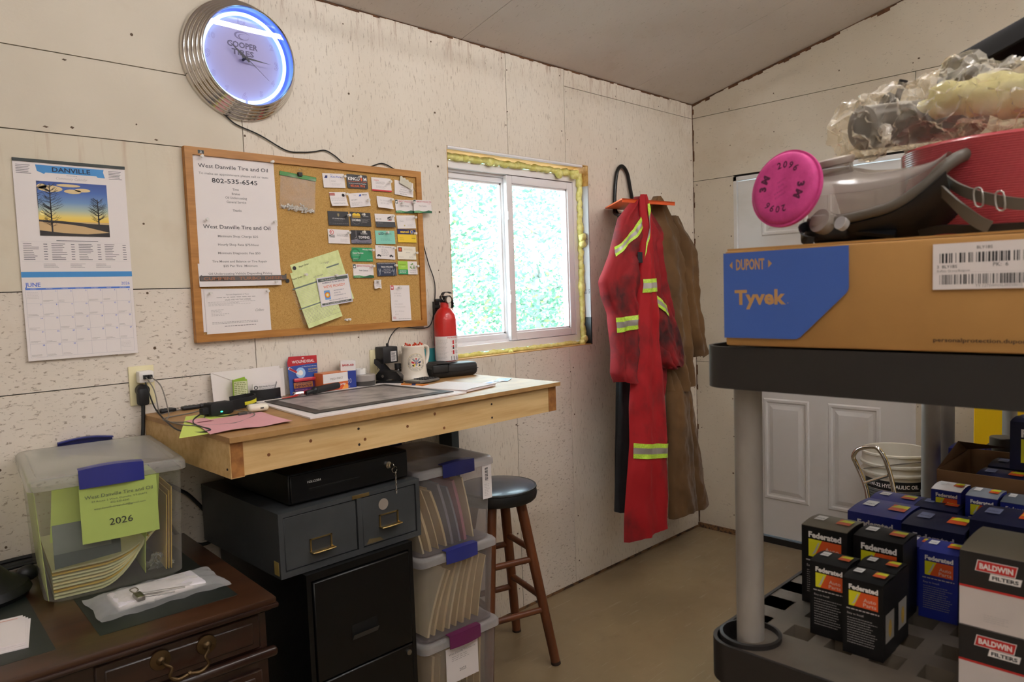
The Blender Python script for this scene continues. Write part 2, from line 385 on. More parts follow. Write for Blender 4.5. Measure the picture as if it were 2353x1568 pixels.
# right wall: gable, boards and the opening of the door
DY0, DY1, DZ = -.259, -1.21, 2.074
m = MB()
hz = lambda y: HC + SL * min(-y, 6 + y)
for a, b in ((0, DY0), (DY1, -3), (-3, -6)):
    m.prism([(a, 0), (b, 0), (b, hz(b) + .03), (a, hz(a) + .03)], XR + .0125, XR + .16, dk, 'x')
m.prism([(DY0, DZ), (DY1, DZ), (DY1, hz(DY1) + .03), (DY0, hz(DY0) + .03)], XR + .0125, XR + .16, dk, 'x')
wr = struct('wall_right', m)
def rpan(poly, mt=osbr):
    m = MB(); m.prism(poly, XR, XR + .012, mt, 'x'); m.build('wall_panel', wr, flat=True)
rpan([(-g, .012), (DY0, .012), (DY0, 1.013), (-g, 1.013)]); rpan([(-g, 1.016), (DY0, 1.016), (DY0, 2.08), (-g, 2.08)])
rpan([(-g, 2.083), (DY0, 2.083), (DY0, DZ + .012), (-1.2, DZ + .012), (-1.2, 2.446), (-g, 2.446)])
rpan([(-1.203, .012), (-2.42, .012), (-2.42, 2.446), (-1.203, 2.446)]); rpan([(-2.423, .012), (-3.64, .012), (-3.64, 2.446), (-2.423, 2.446)])
rpan([(-3.643, .012), (-6, .012), (-6, 2.446), (-3.643, 2.446)])
rpan([(-g, 2.449), (-2.44, 2.449), (-2.44, hz(-2.44)), (-g, hz(0))]); rpan([(-2.443, 2.449), (-6, 2.449), (-6, hz(-6)), (-3, hz(-3)), (-2.443, hz(-2.443))])
m = MB()
for y in (-.03, -.24, -.5, -.85, -1.19, -1.22, -1.6, -2.0, -2.39):
    for k in range(11):
        z = .1 + k * .24 + rs.uniform(-.05, .05)
        if DY1 - .01 < y < DY0 and z < DZ + .02: continue
        m.cyl((XR - .0006, y + rs.uniform(-.01, .01), z), (XR + .001, y, z), rs.uniform(.0025, .0045), sm, 8)
o = m.build('screw_heads', wr, flat=True); o['kind'] = 'stuff'
m = MB(); m.box((XL - .15, YF_, 0), (XL, 0, HC + .8), mat('far_wall_paint', 'dcd4c8', .8)); struct('wall_left', m)
m = MB(); m.box((XL, YF_ - .15, 0), (XR, YF_, HC + .1), _M['far_wall_paint']); struct('wall_front', m)
# raw board edges in the corners
def ragged(name, P0, P1, w, depth, nrm, seed):
    m = MB(); rr = random.Random(seed); P0, P1, nrm = V(P0), V(P1), V(nrm); d = P1 - P0; w = V(w); n = int(d.length / .03)
    for i in range(n):
        a = P0 + d * (i / n); b = P0 + d * ((i + 1) / n); k = rr.uniform(.35, 1) * (1 if noise.noise(V((i * .11, seed, 0))) > -.12 else .35)
        m.add([a, b, b + w * k, a + w * k, a + nrm * depth, b + nrm * depth, b + w * k + nrm * depth, a + w * k + nrm * depth], [(4, 5, 6, 7), (0, 4, 7, 3), (1, 2, 6, 5), (2, 3, 7, 6), (0, 1, 5, 4)], rawwood)
    return struct(name, m, flat=True)
ragged('trim_1', (XL, 0, HC - .001), (XR, 0, HC - .001), (0, 0, -.010), .0008, (0, -1, 0), 3)
ragged('trim_2', (XR, 0, HC - .001), (XR, -3, HC + 3 * SL - .001), (0, 0, -.022), .0008, (-1, 0, 0), 9)
ragged('trim_3', (XR - .0005, -.0005, .03), (XR - .0005, -.0005, HC), (0, -.012, 0), .0008, (-1, 0, 0), 5)
m = MB(); m.box((XR - .012, -.259, 0), (XR, -.004, .028), mat('stained_sill_wood', '7d5a38', .8, var=((20, 60, 60), '33241a', .45, .6))); struct('baseboard_right', m)
m = MB(); m.box((1.12, -.004, 0), (XR - .013, 0, .012), _M['stained_sill_wood']); struct('baseboard_back', m)

# ---------------------------------------------------------------- door in the right wall
dw = mat('white_door_paint', 'd9d6d2', .42, var=((1.5, 1.5, 3), 'cbc7c0', .55, .75))
m = MB()
m.box((XR - .002, DY0 - .018, 0), (XR + .1, DY0, DZ), dw); m.box((XR - .002, DY1, 0), (XR + .1, DY1 + .018, DZ), dw); m.box((XR - .002, DY1, DZ - .022), (XR + .1, DY0, DZ), dw)
door = struct('door_1', m)
m = MB(); SY0, SY1 = DY0 - .021, DY1 + .021; xs0 = XR + .012
m.box((xs0, SY1, .04), (xs0 + .035, SY0, DZ - .026), dw)
slab = m.build('door_slab', door)
def dpanel(y0, y1, z0, z1):
    m = MB()
    for k, (o_, d_) in enumerate(((0, .005), (.022, -.004))):
        pass
    # raised moulding frame and field
    rings = [(0, 0), (.007, .006), (.018, .006), (.026, .0005), (.036, .0005), (.058, .007)]
    vs = []; fs = []
    for i, (ins, hgt) in enumerate(rings):
        a, b, c, d = y0 - ins, y1 + ins, z0 + ins, z1 - ins
        vs += [(xs0 - hgt, a, c), (xs0 - hgt, b, c), (xs0 - hgt, b, d), (xs0 - hgt, a, d)]
        if i: fs += [(4 * i - 4 + j, 4 * i - 4 + (j + 1) % 4, 4 * i + (j + 1) % 4, 4 * i + j) for j in range(4)]
    fs.append(tuple(4 * len(rings) - 4 + j for j in range(4)))
    m.add(vs, fs, dw); m.build('raised_panel', slab, flat=True)
for y0, y1 in ((-.42, -.68), (-.78, -1.045)):
    dpanel(y0, y1, .25, .825); dpanel(y0, y1, .98, 1.60); dpanel(y0, y1, 1.73, 1.94)
m = MB(); m.box((XR - .012, SY1, .002), (XR + .05, SY0, .036), mat('door_sill', '1c1917', .6)); m.build('door_sill', door)
m = MB(); m.ball((xs0 - .055, -1.11, .95), .027, STEEL, 16); m.cyl((xs0, -1.11, .95), (xs0 - .05, -1.11, .95), .012, STEEL); m.cyl((xs0, -1.11, .95), (xs0 - .006, -1.11, .95), .03, STEEL, 20); m.build('door_knob', slab)

# ---------------------------------------------------------------- window
vinyl = mat('white_vinyl', 'e8e4e4', .35); wood = mat('tan_jamb_wood', 'c79a55', .7, var=((4, 40, 40), 'a97b3c', .4, .6))
foam = mat('yellow_foam', 'e8e294', .75, var=((40,) * 3, 'd6ce72', .4, .6), bump=((60,) * 3, .5, .004))
tape = mat('grey_flashing', 'a9a5a5', .5); tapeb = mat('black_flashing', '0c0c0d', .4)
m = MB()
fy0, fy1 = .06, .145; fx0, fx1, fz0, fz1 = 2.005, 2.888, 1.212, 2.040
w = .032
m.box((fx0, fy0, fz0), (fx0 + w, fy1, fz1), vinyl); m.box((fx1 - w, fy0, fz0), (fx1, fy1, fz1), vinyl)
m.box((fx0 + w, fy0, fz0), (fx1 - w, fy1, fz0 + w), vinyl); m.box((fx0 + w, fy0, fz1 - w), (fx1 - w, fy1, fz1), vinyl)
m.box((fx0 + w, .085, fz0 + w), (fx1 - w, .09, fz0 + w + .012), vinyl); m.box((fx0 + w, .085, fz1 - w - .012), (fx1 - w, .09, fz1 - w), vinyl)
win = struct('window_1', m)
glass = pane('window_glass', 'f2faf6', .02, 1.45)
def sash(x0, x1, z0, z1, y0, y1, s):
    m = MB()
    for a, b in (((x0, y0, z0), (x0 + s, y1, z1)), ((x1 - s, y0, z0), (x1, y1, z1)), ((x0 + s, y0, z0), (x1 - s, y1, z0 + s)), ((x0 + s, y0, z1 - s), (x1 - s, y1, z1))): m.rbox(a, b, .0025, vinyl, 1)
    i = .008
    for a, b in (((x0 + s, y0 + .008, z0 + s), (x0 + s + i, y1 - .002, z1 - s)), ((x1 - s - i, y0 + .008, z0 + s), (x1 - s, y1 - .002, z1 - s)), ((x0 + s, y0 + .008, z0 + s), (x1 - s, y1 - .002, z0 + s + i)), ((x0 + s, y0 + .008, z1 - s - i), (x1 - s, y1 - .002, z1 - s))): m.box(a, b, vinyl)
    so = m.build('sash', win)
    m = MB(); m.prism([(x0 + s, z0 + s), (x1 - s, z0 + s), (x1 - s, z1 - s), (x0 + s, z1 - s)], (y0 + y1) / 2, (y0 + y1) / 2 + .003, glass, 'y'); m.f = m.f[:1]; m.k = m.k[:1]; m.build('pane', so)
    return so
s1 = sash(2.395, 2.856, 1.246, 2.006, .066, .088, .036)
s2 = sash(2.037, 2.425, 1.246, 2.006, .094, .116, .034)
for zz in (1.83, 1.45):
    m = MB(); m.rbox((2.385, .052, zz - .03), (2.402, .066, zz + .03), .002, vinyl, 1); m.box((2.378, .048, zz + .01), (2.39, .058, zz + .028), vinyl); m.tube([(2.384, .05, zz + .01), (2.378, .044, zz - .012), (2.386, .05, zz - .024)], .003, vinyl, 6); m.build('sash_latch', s1, label='white plastic sash latch')
# jamb lining of the opening
m = MB(); m.box((WX1 - .004, .001, 1.985), (WX1 - .0002, .15, WZ1 - .0002), wood); m.box((WX0 + .0002, .001, WZ1 - .004), (WX1 - .004, .15, WZ1 - .0002), wood); m.box((WX0 + .0002, .001, WZ0), (WX0 + .004, .15, WZ1 - .004), wood); m.box((WX0 + .004, .001, WZ0 + .0002), (WX1 - .0002, .15, WZ0 + .004), wood); m.build('jamb_lining', win)
m = MB(); m.box((WX1 - .006, .001, 1.31), (WX1 - .0005, .15, 1.985), tape)
f = Face(m, (WX1 - .006, .03, 1.72), *YF); f.text('rs.', .008, 0, .022, INK, 2); f.text('22 15', .008, -.27, .022, INK, 2, w=.035); m.build('flashing_tape', win, label='grey flashing tape with black print')
m = MB(); m.box((WX1 - .008, .0, WZ0), (WX1 - .0005, .15, 1.33), tapeb); m.build('flashing_tape', win, label='black flashing tape')
m = MB(); m.cyl((WX0 + .002, .0, WZ1 - .008), (WX1 - .05, .0, WZ1 - .008), .007, vinyl, 10); m.build('corner_bead', win)
def foamrun(P0, P1, r, seed, n=60):
    rr = random.Random(seed); P0, P1 = V(P0), V(P1); pts = []; rad = []
    for i in range(n + 1):
        k = i / n; pts.append(P0.lerp(P1, k) + V((rr.uniform(-1, 1), rr.uniform(-1, 1), rr.uniform(-1, 1))) * r * .25); rad.append(r * (1 + .55 * noise.noise(V((k * 14, seed, 0))) + .25 * rr.random()))
    m = MB(); m.tube(pts, rad, foam, 9, smooth=2); m.build('foam_bead', win, sharp=80)
foamrun((2.0, .052, 2.052), (2.885, .052, 2.052), .013, 2)
foamrun((2.892, .05, 2.05), (2.893, .05, 1.21), .013, 5)
foamrun((2.0, .05, 1.204), (2.885, .05, 1.204), .009, 8)
for c, r in (((2.13, .045, 2.052), .018), ((2.27, .04, 2.047), .02), ((2.73, .04, 2.035), .024), ((2.84, .035, 2.042), .028), ((2.883, .03, 1.73), .024), ((2.884, .03, 1.70), .022), ((2.885, .035, 1.22), .024), ((2.86, .03, 1.205), .02), ((2.35, .03, 1.2), .013)):
    m = MB(); m.ball(c, r, foam, 12, (1, .8, .85)); m.warp(lambda v: v + V((noise.noise(v * 60), noise.noise(v * 60 + V((5, 5, 5))), noise.noise(v * 60 + V((9, 1, 3))))) * r * .3); m.build('foam_blob', win, sharp=80)

# ---------------------------------------------------------------- outside the window
gm = mat('greyed_ground', '7c7a72', .9); m = MB(); m.box((-6, .2, -.5), (22, 26, -.3), gm); struct('ground_outside', m)  # meadow ground greyed to keep green bounce off the ceiling
leafm = [bpy.data.materials.new('leaf_' + c) for c in ('pale', 'mid', 'yellow')]
for lm, cc in zip(leafm, ('6c9078', '567c66', '97a268')):
    lm.use_nodes = True; nt = lm.node_tree; p = nt.nodes['Principled BSDF']; p.inputs['Base Color'].default_value = lin(cc); p.inputs['Roughness'].default_value = .5
    tr = node(nt, 'ShaderNodeBsdfTranslucent'); tr.inputs[0].default_value = lin(cc); mx = node(nt, 'ShaderNodeMixShader'); mx.inputs[0].default_value = .5
    nt.links.new(p.outputs[0], mx.inputs[1]); nt.links.new(tr.outputs[0], mx.inputs[2]); nt.links.new(mx.outputs[0], nt.nodes['Material Output'].inputs[0])
bark = mat('grey_bark', '9a9a98', .9)
def tree(x, y, h, r, lab, seed, nl=9000, zc=None):
    t = thing('leafy_tree', lab, 'tree', (x, y, -.4), group=None); rr = random.Random(seed)
    m = MB(); m.tube([(0, 0, 0), (.05, .03, h * .3), (-.04, .05, h * .6), (.03, 0, h * .95)], [.09, .07, .05, .02], bark, 8); m.build('trunk', t)
    m = MB()
    for k in range(16):
        a = rr.uniform(0, 2 * PI); z = h * rr.uniform(.2, .85); L = r * rr.uniform(.5, .95)
        m.tube([(0, 0, z), (math.cos(a) * L * .5, math.sin(a) * L * .5, z + .15), (math.cos(a) * L, math.sin(a) * L, z + rr.uniform(0, .5))], [.028, .018, .006], bark, 5, smooth=3)
    m.build('branches', t)['kind'] = 'stuff'
    m = MB(); zc = zc or h * .55
    cl = [V((rr.gauss(0, .42) * r, rr.gauss(0, .42) * r, rr.uniform(.25, h))) for _ in range(70)]
    for k in range(nl):
        c = rr.choice(cl) + V((rr.gauss(0, .16), rr.gauss(0, .16), rr.gauss(0, .14)))
        u = V((rr.uniform(-1, 1), rr.uniform(-1, 1), rr.uniform(-.6, .6))).normalized(); w_ = u.orthogonal().normalized(); w_.rotate(Matrix.Rotation(rr.uniform(0, 6), 3, u)); s_ = rr.uniform(.018, .038)
        m.add([c - u * s_, c + w_ * s_ * .55, c + u * s_, c - w_ * s_ * .55], [(0, 1, 2, 3)], leafm[rr.choice((0, 0, 0, 1, 1, 2))])
    m.build('leaves', t, flat=True)['kind'] = 'stuff'
tree(4.6, 3.2, 3.2, 1.0, 'pale green leafy tree filling the left pane of the window', 1)
tree(6.3, 3.5, 3.4, 1.1, 'grey-trunked leafy tree filling the right pane of the window', 2)
tree(5.6, 5.2, 4.2, 1.3, 'taller hazy tree seen between the two nearer trees outside', 3)
tree(8.6, 5.4, 4.6, 1.5, 'distant pale tree at the right edge of the window view', 4)
m = MB(); m.tube([(6.35, 3.0, -.4), (6.3, 2.95, 1.0), (6.42, 3.0, 2.4), (6.3, 3.1, 3.4)], [.1, .085, .07, .05], bark, 10); tag(m.build('tree_trunk'), 'bare pale tree trunk outside behind the right pane', 'tree')

m = MB(); m.box((-2.4, .16, 2.33), (4.2, .62, 2.40), mat('soffit_board', 'd8d4cc', .7)); struct('trim_4', m)
# ---------------------------------------------------------------- strip lights on the ceiling, some added as fill
def strip(x0, x1, y, lab):
    z = HC + SL * min(-y, 6 + y) - .014
    t = thing('strip_light', lab, 'light', ((x0 + x1) / 2, y, z)); L = (x1 - x0) / 2
    m = MB(); m.prism([(-.028, 0), (.028, 0), (.02, -.035), (-.02, -.035)], -L, L, mat('white_enamel', 'e8e6e0', .4), 'x'); m.M = Matrix.Identity(4); m.build('housing', t)
    em = bpy.data.materials.get('lit_tube')
    if not em:
        em = bpy.data.materials.new('lit_tube'); em.use_nodes = True; nt = em.node_tree; nt.nodes.clear(); e = node(nt, 'ShaderNodeEmission'); e.inputs[0].default_value = TUBECOL + (1,); e.inputs[1].default_value = TUBE
        o = node(nt, 'ShaderNodeOutputMaterial'); nt.links.new(e.outputs[0], o.inputs[0])
    m = MB(); m.cyl((-L + .03, 0, -.075), (L - .03, 0, -.075), .013, em, 12); m.build('tube', t)
    m = MB()
    for q in (-L, L): m.box((q - .015, -.03, -.09), (q + .015, .03, -.035), _M['white_enamel'])
    m.build('lamp_holder', t)
strip(1.0, 2.7, -1.57, 'long strip light on the sloped ceiling, mirrored in the clock glass')
strip(-1.7, .7, -4.3, 'long strip light on the far slope behind the viewer, nearer the left wall')
strip(-1.95, .35, -2.75, 'added long fill strip under the ridge, left of the viewer')  # added fill, brightens faces turned to the left
strip(.6, 1.95, -2.7, 'added fill strip near the ridge above the near end of the shelving')  # added fill for the lower wall, kept out of the clock glass
strip(2.85, 3.80, -2.55, 'added fill strip near the ridge beside the right wall')  # another added fill for the lower wall, beyond the clock's reflection
strip(1.3, 3.7, -4.3, 'long strip light on the far slope behind the viewer, nearer the right wall')
# ================================================================ THINGS ON THE BACK WALL
# ---------------------------------------------------------------- neon clock
lilac = mat('clock_face', 'a69cc6', .4)
neon = bpy.data.materials.new('neon_tube'); neon.use_nodes = True; nt = neon.node_tree; nt.nodes.clear(); e = node(nt, 'ShaderNodeEmission'); e.inputs[0].default_value = (.34, .72, 1.0, 1); e.inputs[1].default_value = 2.0
o = node(nt, 'ShaderNodeOutputMaterial'); nt.links.new(e.outputs[0], o.inputs[0])
rimblue = mat('blue_reflector', '5a63ee', .25, .3)
t = thing('wall_clock', 'round chrome-rimmed neon clock glowing blue, high above the cork board', 'clock', (1.121, -.001, 2.255)); t.rotation_euler = (math.radians(1.7), 0, 0)
m = MB(); pr = [(.13, 0), (.189, 0), (.191, .006)]
for k in range(5):
    r0 = .190 - k * .0075
    pr += [(r0, .010 + k * .014), (r0 - .0012, .017 + k * .014), (r0 - .0052, .021 + k * .014), (r0 - .0072, .0215 + k * .014)]
pr += [(.152, .083), (.150, .080), (.150, .02)]
m.lathe(pr, CHROME, 96, ax=(0, -1, 0)); m.build('chrome_rim', t, sharp=25)
m = MB(); m.cyl((0, 0, 0), (0, -.030, 0), .150, lilac, 64)
f = Face(m, (0, -.030, 0), *XF)
cg = mat('clock_grey', '766b92', .5); cn = mat('clock_numeral', '8c7cab', .5)
for i, (s_, h) in enumerate(((str(k), .019) for k in range(1, 13))):
    a = PI / 2 - (i + 1) * PI / 6; s_ = str(i + 1); h = .024 if (i + 1) % 3 == 0 else .018
    x, y = .115 * math.cos(a), .115 * math.sin(a) - h / 2
    f.text(s_, x, y, h, cn, 2, bold=.035); f.text(s_, x, y, h, lilac, 3, bold=-.004)
f.disc(0.0, .074, .027, cg, 2, 28, .013); f.disc(.0035, .0735, .024, lilac, 3, 28, .0108); f.disc(.004, .071, .018, cg, 4, 28, .0095); f.disc(.006, .0715, .0155, lilac, 5, 28, .0082)
dg = mat('clock_letter', '574e6d', .5)
f.text('COOPER', 0, .036, .018, dg, 3, w=.102, bold=.03); f.text('TIRES', .0, .013, .017, dg, 3, w=.074, bold=.03)
m.build('dial', t)
m = MB(); n = 72
m.tube([(.137 * math.cos(a), -.043, .137 * math.sin(a)) for a in [-PI / 2 + .05 + (2 * PI - .10) * i / n for i in range(n + 1)]], .0058, neon, 10, smooth=1); m.build('neon_tube', t)
m = MB(); m.lathe([(.149, .031), (.1495, .078)], rimblue, 96, ax=(0, -1, 0)); m.build('reflector_ring', t)
hm = mat('clock_hand', '262030', .4)
def hand(ang, L, w, y, nm, back=.015):
    m = MB(); c, s_ = math.cos(ang), math.sin(ang); P = lambda u, v: (c * u - s_ * v, s_ * u + c * v)
    m.prism([P(-back, -w), (P(L * .2, -w * 1.3)), P(L, 0), P(L * .2, w * 1.3), P(-back, w)], y, y - .0012, hm, 'y'); m.build(nm, t)
hand(math.radians(141), .068, .003, -.050, 'hour_hand'); hand(math.radians(-4), .083, .0022, -.053, 'minute_hand'); hand(math.radians(-39), .095, .0006, -.056, 'second_hand', .03)
m = MB(); m.cyl((0, -.03, 0), (0, -.058, 0), .0045, hm); m.build('hub', t)
m = MB(); m.lathe([(.0001, .0722), (.1505, .072)], pane('clock_glass'), 64, ax=(0, -1, 0)); m.build('glass', t)

# ---------------------------------------------------------------- clock cord and adapter
cordm = mat('black_cord', '161616', .5)
cp = [(1.045, 2.085), (1.061, 2.075), (1.096, 2.05), (1.176, 2.025), (1.268, 1.985), (1.33, 1.985), (1.376, 1.992), (1.42, 2.001), (1.46, 1.985), (1.503, 1.96), (1.591, 1.957), (1.66, 1.978), (1.71, 1.965)]
t = thing('power_adapter', 'black plug-in adapter in the outlet beside the mug, its thin cord rising to the clock', 'adapter', (0, 0, 0))
m = MB(); m.tube([(x, -.006, z) for x, z in cp] + [(1.735, -.006, 1.95), (1.80, -.012, 1.90), (1.838, -.012, 1.80), (1.83, -.010, 1.73), (1.86, -.010, 1.609), (1.888, -.008, 1.54), (1.895, -.006, 1.495), (1.889, -.006, 1.44), (1.875, -.008, 1.38), (1.85, -.010, 1.345), (1.791, -.012, 1.343), (1.70, -.02, 1.352), (1.648, -.035, 1.325), (1.624, -.042, 1.292)], .0022, cordm, 6, smooth=5); m.build('cord', t)
m = MB(); m.rbox((1.588, -.062, 1.222), (1.656, -.008, 1.284), .004, BLACKP); m.cyl((1.624, -.04, 1.282), (1.624, -.04, 1.296), .005, BLACKP, 10)
f = Face(m, (1.632, -.0622, 1.25), *XF); f.rect(-.010, -.022, .016, .016, mat('silver_label', 'c9c5c2', .4), 1); f.lines(-.008, -.02, .014, .014, 8, INK, .4, 2); m.build('adapter_body', t)

# ---------------------------------------------------------------- outlets
ivory = mat('ivory_plastic', 'e6dcb0', .35)
def outlet(x, z, lab):
    t = thing('outlet_plate', lab, 'outlet', (x, 0, z))
    m = MB(); m.rbox((-.036, -.006, -.059), (.036, 0, .059), .0025, ivory); m.cyl((0, -.0065, 0), (0, -.005, 0), .003, STEEL, 10); m.build('cover_plate', t)
    for k in (-.0195, .0195):
        m = MB(); m.lathe([(.0001, .0085), (.0155, .0085), (.0172, .007), (.0172, .004)], ivory, 24, (0, 0, k), (0, -1, 0))
        for q, hh in ((-.0063, .008), (.0063, .0065)): m.box((q - .001, -.0089, k + .001), (q + .001, -.0084, k + .001 + hh), INK)
        m.cyl((0, -.0089, k - .007), (0, -.0084, k - .007), .0024, INK, 8); m.build('receptacle', t)
    return t
outlet(.7555, 1.235, 'ivory wall outlet below the calendar with a charger and a thick plug in it')
outlet(1.604, 1.215, 'ivory wall outlet behind the hole punch on the workbench')
wp = mat('white_plastic', 'e9e5df', .3)
t = thing('usb_charger', 'white cube charger plugged in below the calendar with two thin grey cables', 'charger', (.757, 0, 1.262))
m = MB(); m.rbox((-.020, -.040, -.018), (.024, -.009, .018), .006, wp); m.build('charger_body', t)
m = MB(); m.box((.004, -.052, -.006), (.014, -.038, .006), BLACKP); m.box((-.009, -.050, -.006), (.001, -.038, .006), BLACKP); m.build('cable_plug', t)
gc = mat('grey_cable', '7d766c', .5)
ZB = 1.147
for pts in ([(.009, -.052, 0), (.03, -.07, -.03), (.035, -.10, -.10), (.02, -.14, -.113), (-.01, -.22, -.112), (.0, -.35, -.112), (.08, -.42, -.112), (.15, -.38, -.112), (.19, -.33, -.108), (.17, -.25, -.104)],
            [(-.004, -.050, 0), (.01, -.07, -.04), (.012, -.09, -.10), (.03, -.06, -.114), (.10, -.03, -.112), (.17, -.05, -.113), (.1, -.12, -.113), (.0, -.16, -.112), (-.004, -.25, -.113), (.06, -.28, -.113), (.13, -.15, -.113), (.22, -.12, -.113)]):
    m = MB(); m.tube(pts, .0017, gc, 6, smooth=6); m.build('cable', t)
t = thing('extension_cord', 'thick black cord plugged in below the calendar, hanging in a loop beside the cabinets', 'cord', (0, 0, 0))
m = MB(); m.rbox((.733, -.034, 1.176), (.766, -.010, 1.232), .008, BLACKP); m.cyl((.7495, -.012, 1.222), (.7495, -.033, 1.222), .018, BLACKP, 20); m.build('plug', t)
m = MB(); m.tube([(.7485, -.024, 1.18), (.744, -.026, 1.12), (.738, -.03, 1.05), (.755, -.03, .97), (.83, -.03, .905), (.86, -.03, .88), (.905, -.03, .82), (.932, -.03, .765), (.927, -.03, .722), (.886, -.03, .715), (.83, -.03, .75), (.80, -.024, .80)], .0058, cordm, 8, smooth=6); m.build('cord', t)

# ---------------------------------------------------------------- calendar
t = thing('wall_calendar', 'white community calendar open at June 2026, hung left of the cork board', 'calendar', (.609, -.002, 1.605))
cw = .1395; m = MB(); m.slab(lambda u, v: (-cw + 2 * cw * u, -.003, -.271 + .542 * v), 2, 24, .003, WHITE)
f = Face(m, (0, -.003, 0), *XF)
cb = mat('calendar_blue', '3f8ccb', .5); ci = mat('calendar_ink', '4a4a52', .6); cbl = mat('calendar_number', '5b73cf', .6); grid_ = mat('calendar_line', 'b7b3bb', .6)
f.poly([(-.087, .263), (.083, .263), (.081, .255), (.085, .239), (.066, .239), (.063, .243), (-.064, .243), (-.067, .239), (-.084, .246)], cb, 1)
f.text('DANVILLE', 0, .247, .0125, mat('dark_navy_ink', '1e2a48', .6), 2, w=.095, bold=.02)
f.text('THE TOWN GROUP', 0, .2375, .0022, ci, 2); f.text('Community Calendar', 0, .2265, .0075, PALE, 2, w=.078, shear=.4)
for x0 in (-.133, .095): f.lines(x0, .236, x0 + .036, .262, 6, ci, .3, 1, .3, 3)
for i in range(4): f.lines(-.13 + i * .067, .003, -.092 + i * .067, .051, 10, ci, .28, 1, .5, i + 2); f.lines(-.082 + i * .067, .003, -.072 + i * .067, .051, 7, ci, .24, 1, .2, i + 9)
f.rect(-.135, .0535, .135, .0538, grid_, 1); f.rect(-.135, .0005, .135, .0008, grid_, 1); f.lines(-.05, .0555, .055, .0595, 1, ci, .4, 1, 0)
for i in range(3): f.lines(-.085 + i * .065, -.018, -.045 + i * .065, -.005, 4, ci, .22, 1, .35, i)
f.rect(-.1395, -.0435, .1395, -.0285, cb, 1)
f.text('JUNE', -.133, -.069, .0115, mat('june_blue', '5573cc', .5), 2, al='l', bold=.02); f.text('2026', .131, -.067, .0085, _M['june_blue'], 2, al='r')
f.rect(-.133, -.0775, .131, -.0725, mat('weekday_bar', '4f78cf', .5), 1)
for i, d in enumerate(('SUNDAY', 'MONDAY', 'TUESDAY', 'WEDNESDAY', 'THURSDAY', 'FRIDAY', 'SATURDAY')): f.text(d, -.114 + i * .0377, -.0763, .0027, WHITE, 2)
for i in range(8): f.rect(-.133 + i * .0377, -.262, -.1325 + i * .0377, -.0775, grid_, 1)
for j in range(1, 6): f.rect(-.133, -.0775 - j * .037, .131, -.0770 - j * .037, grid_, 1)
for dnum in range(1, 31):
    c_, r_ = dnum % 7, dnum // 7
    f.text(str(dnum), -.133 + c_ * .0377 + .035, -.0835 - r_ * .037, .004, cbl, 2, al='r', bold=.02)
    if dnum % 3 or dnum > 20: f.lines(-.131 + c_ * .0377, -.112 - r_ * .037, -.105 + c_ * .0377, -.106 - r_ * .037, 2, GREY, .22, 1, .5, dnum)
for a, b in ((-.130, -.080), (.095, -.229)):
    for k in range(5): f.lines(a, b - .006 - k * .004, a + .028, b - .0035 - k * .004, 1, PALE, .3, 1, .1, k, 7)
m.warp(lambda v: V((v.x, v.y - .006 * max(0, -v.z / .27) ** 2, v.z))); m.build('calendar_pages', t)
m = MB(); f = Face(m, (-.0005, -.0036, .145), *XF)
skm = bpy.data.materials.new('calendar_sky'); skm.use_nodes = True; nt = skm.node_tree; p = nt.nodes['Principled BSDF']; p.inputs['Roughness'].default_value = .35
tc = node(nt, 'ShaderNodeTexCoord'); sx = node(nt, 'ShaderNodeSeparateXYZ'); nt.links.new(tc.outputs['Object'], sx.inputs[0]); mr = node(nt, 'ShaderNodeMapRange'); mr.inputs['From Min'].default_value = .108; mr.inputs['From Max'].default_value = .22; nt.links.new(sx.outputs[2], mr.inputs['Value'])
cr_ = node(nt, 'ShaderNodeValToRGB'); el = cr_.color_ramp.elements; el[0].position = 0; el[0].color = lin('f0bf36'); el[1].position = 1; el[1].color = lin('2d4a93')
for ps, cc in ((.14, 'e8cf6c'), (.3, 'a9b8a6'), (.5, '6a8fbc'), (.75, '3f63ab')): e = el.new(ps); e.color = lin(cc)
nt.links.new(mr.outputs[0], cr_.inputs[0]); nt.links.new(cr_.outputs[0], p.inputs['Base Color'])
f.rect(-.0875, -.0745, .0875, .0745, skm, .5)
f.rect(-.0875, -.0745, .0875, -.034, mat('calendar_ice', 'c9a877', .35), 1); f.disc(-.078, -.012, .006, mat('calendar_sun', 'fff0a0', .3), 2)
tr_ = mat('calendar_tree', '241c1a', .4); f.poly([(-.0875, -.036), (-.0875, -.031), (-.03, -.033), (.03, -.038), (.0875, -.040), (.0875, -.062), (.02, -.046), (-.02, -.041)], tr_, 3)
f.poly([(-.0875, -.0745), (.0875, -.0745), (.0875, -.062), (.03, -.068), (-.03, -.066), (-.0875, -.060)], tr_, 3)
for cx, cy, rx, ry in ((-.055, .055, .03, .009), (-.075, .06, .012, .007), (.0, .05, .022, .006), (.025, .055, .02, .005), (-.01, .066, .03, .004)): f.disc(cx, cy, rx, mat('calendar_cloud', 'd9bf8c' if cx < -.03 else 'b9a6ae', .4), 2, 16, ry)
rr = random.Random(4)
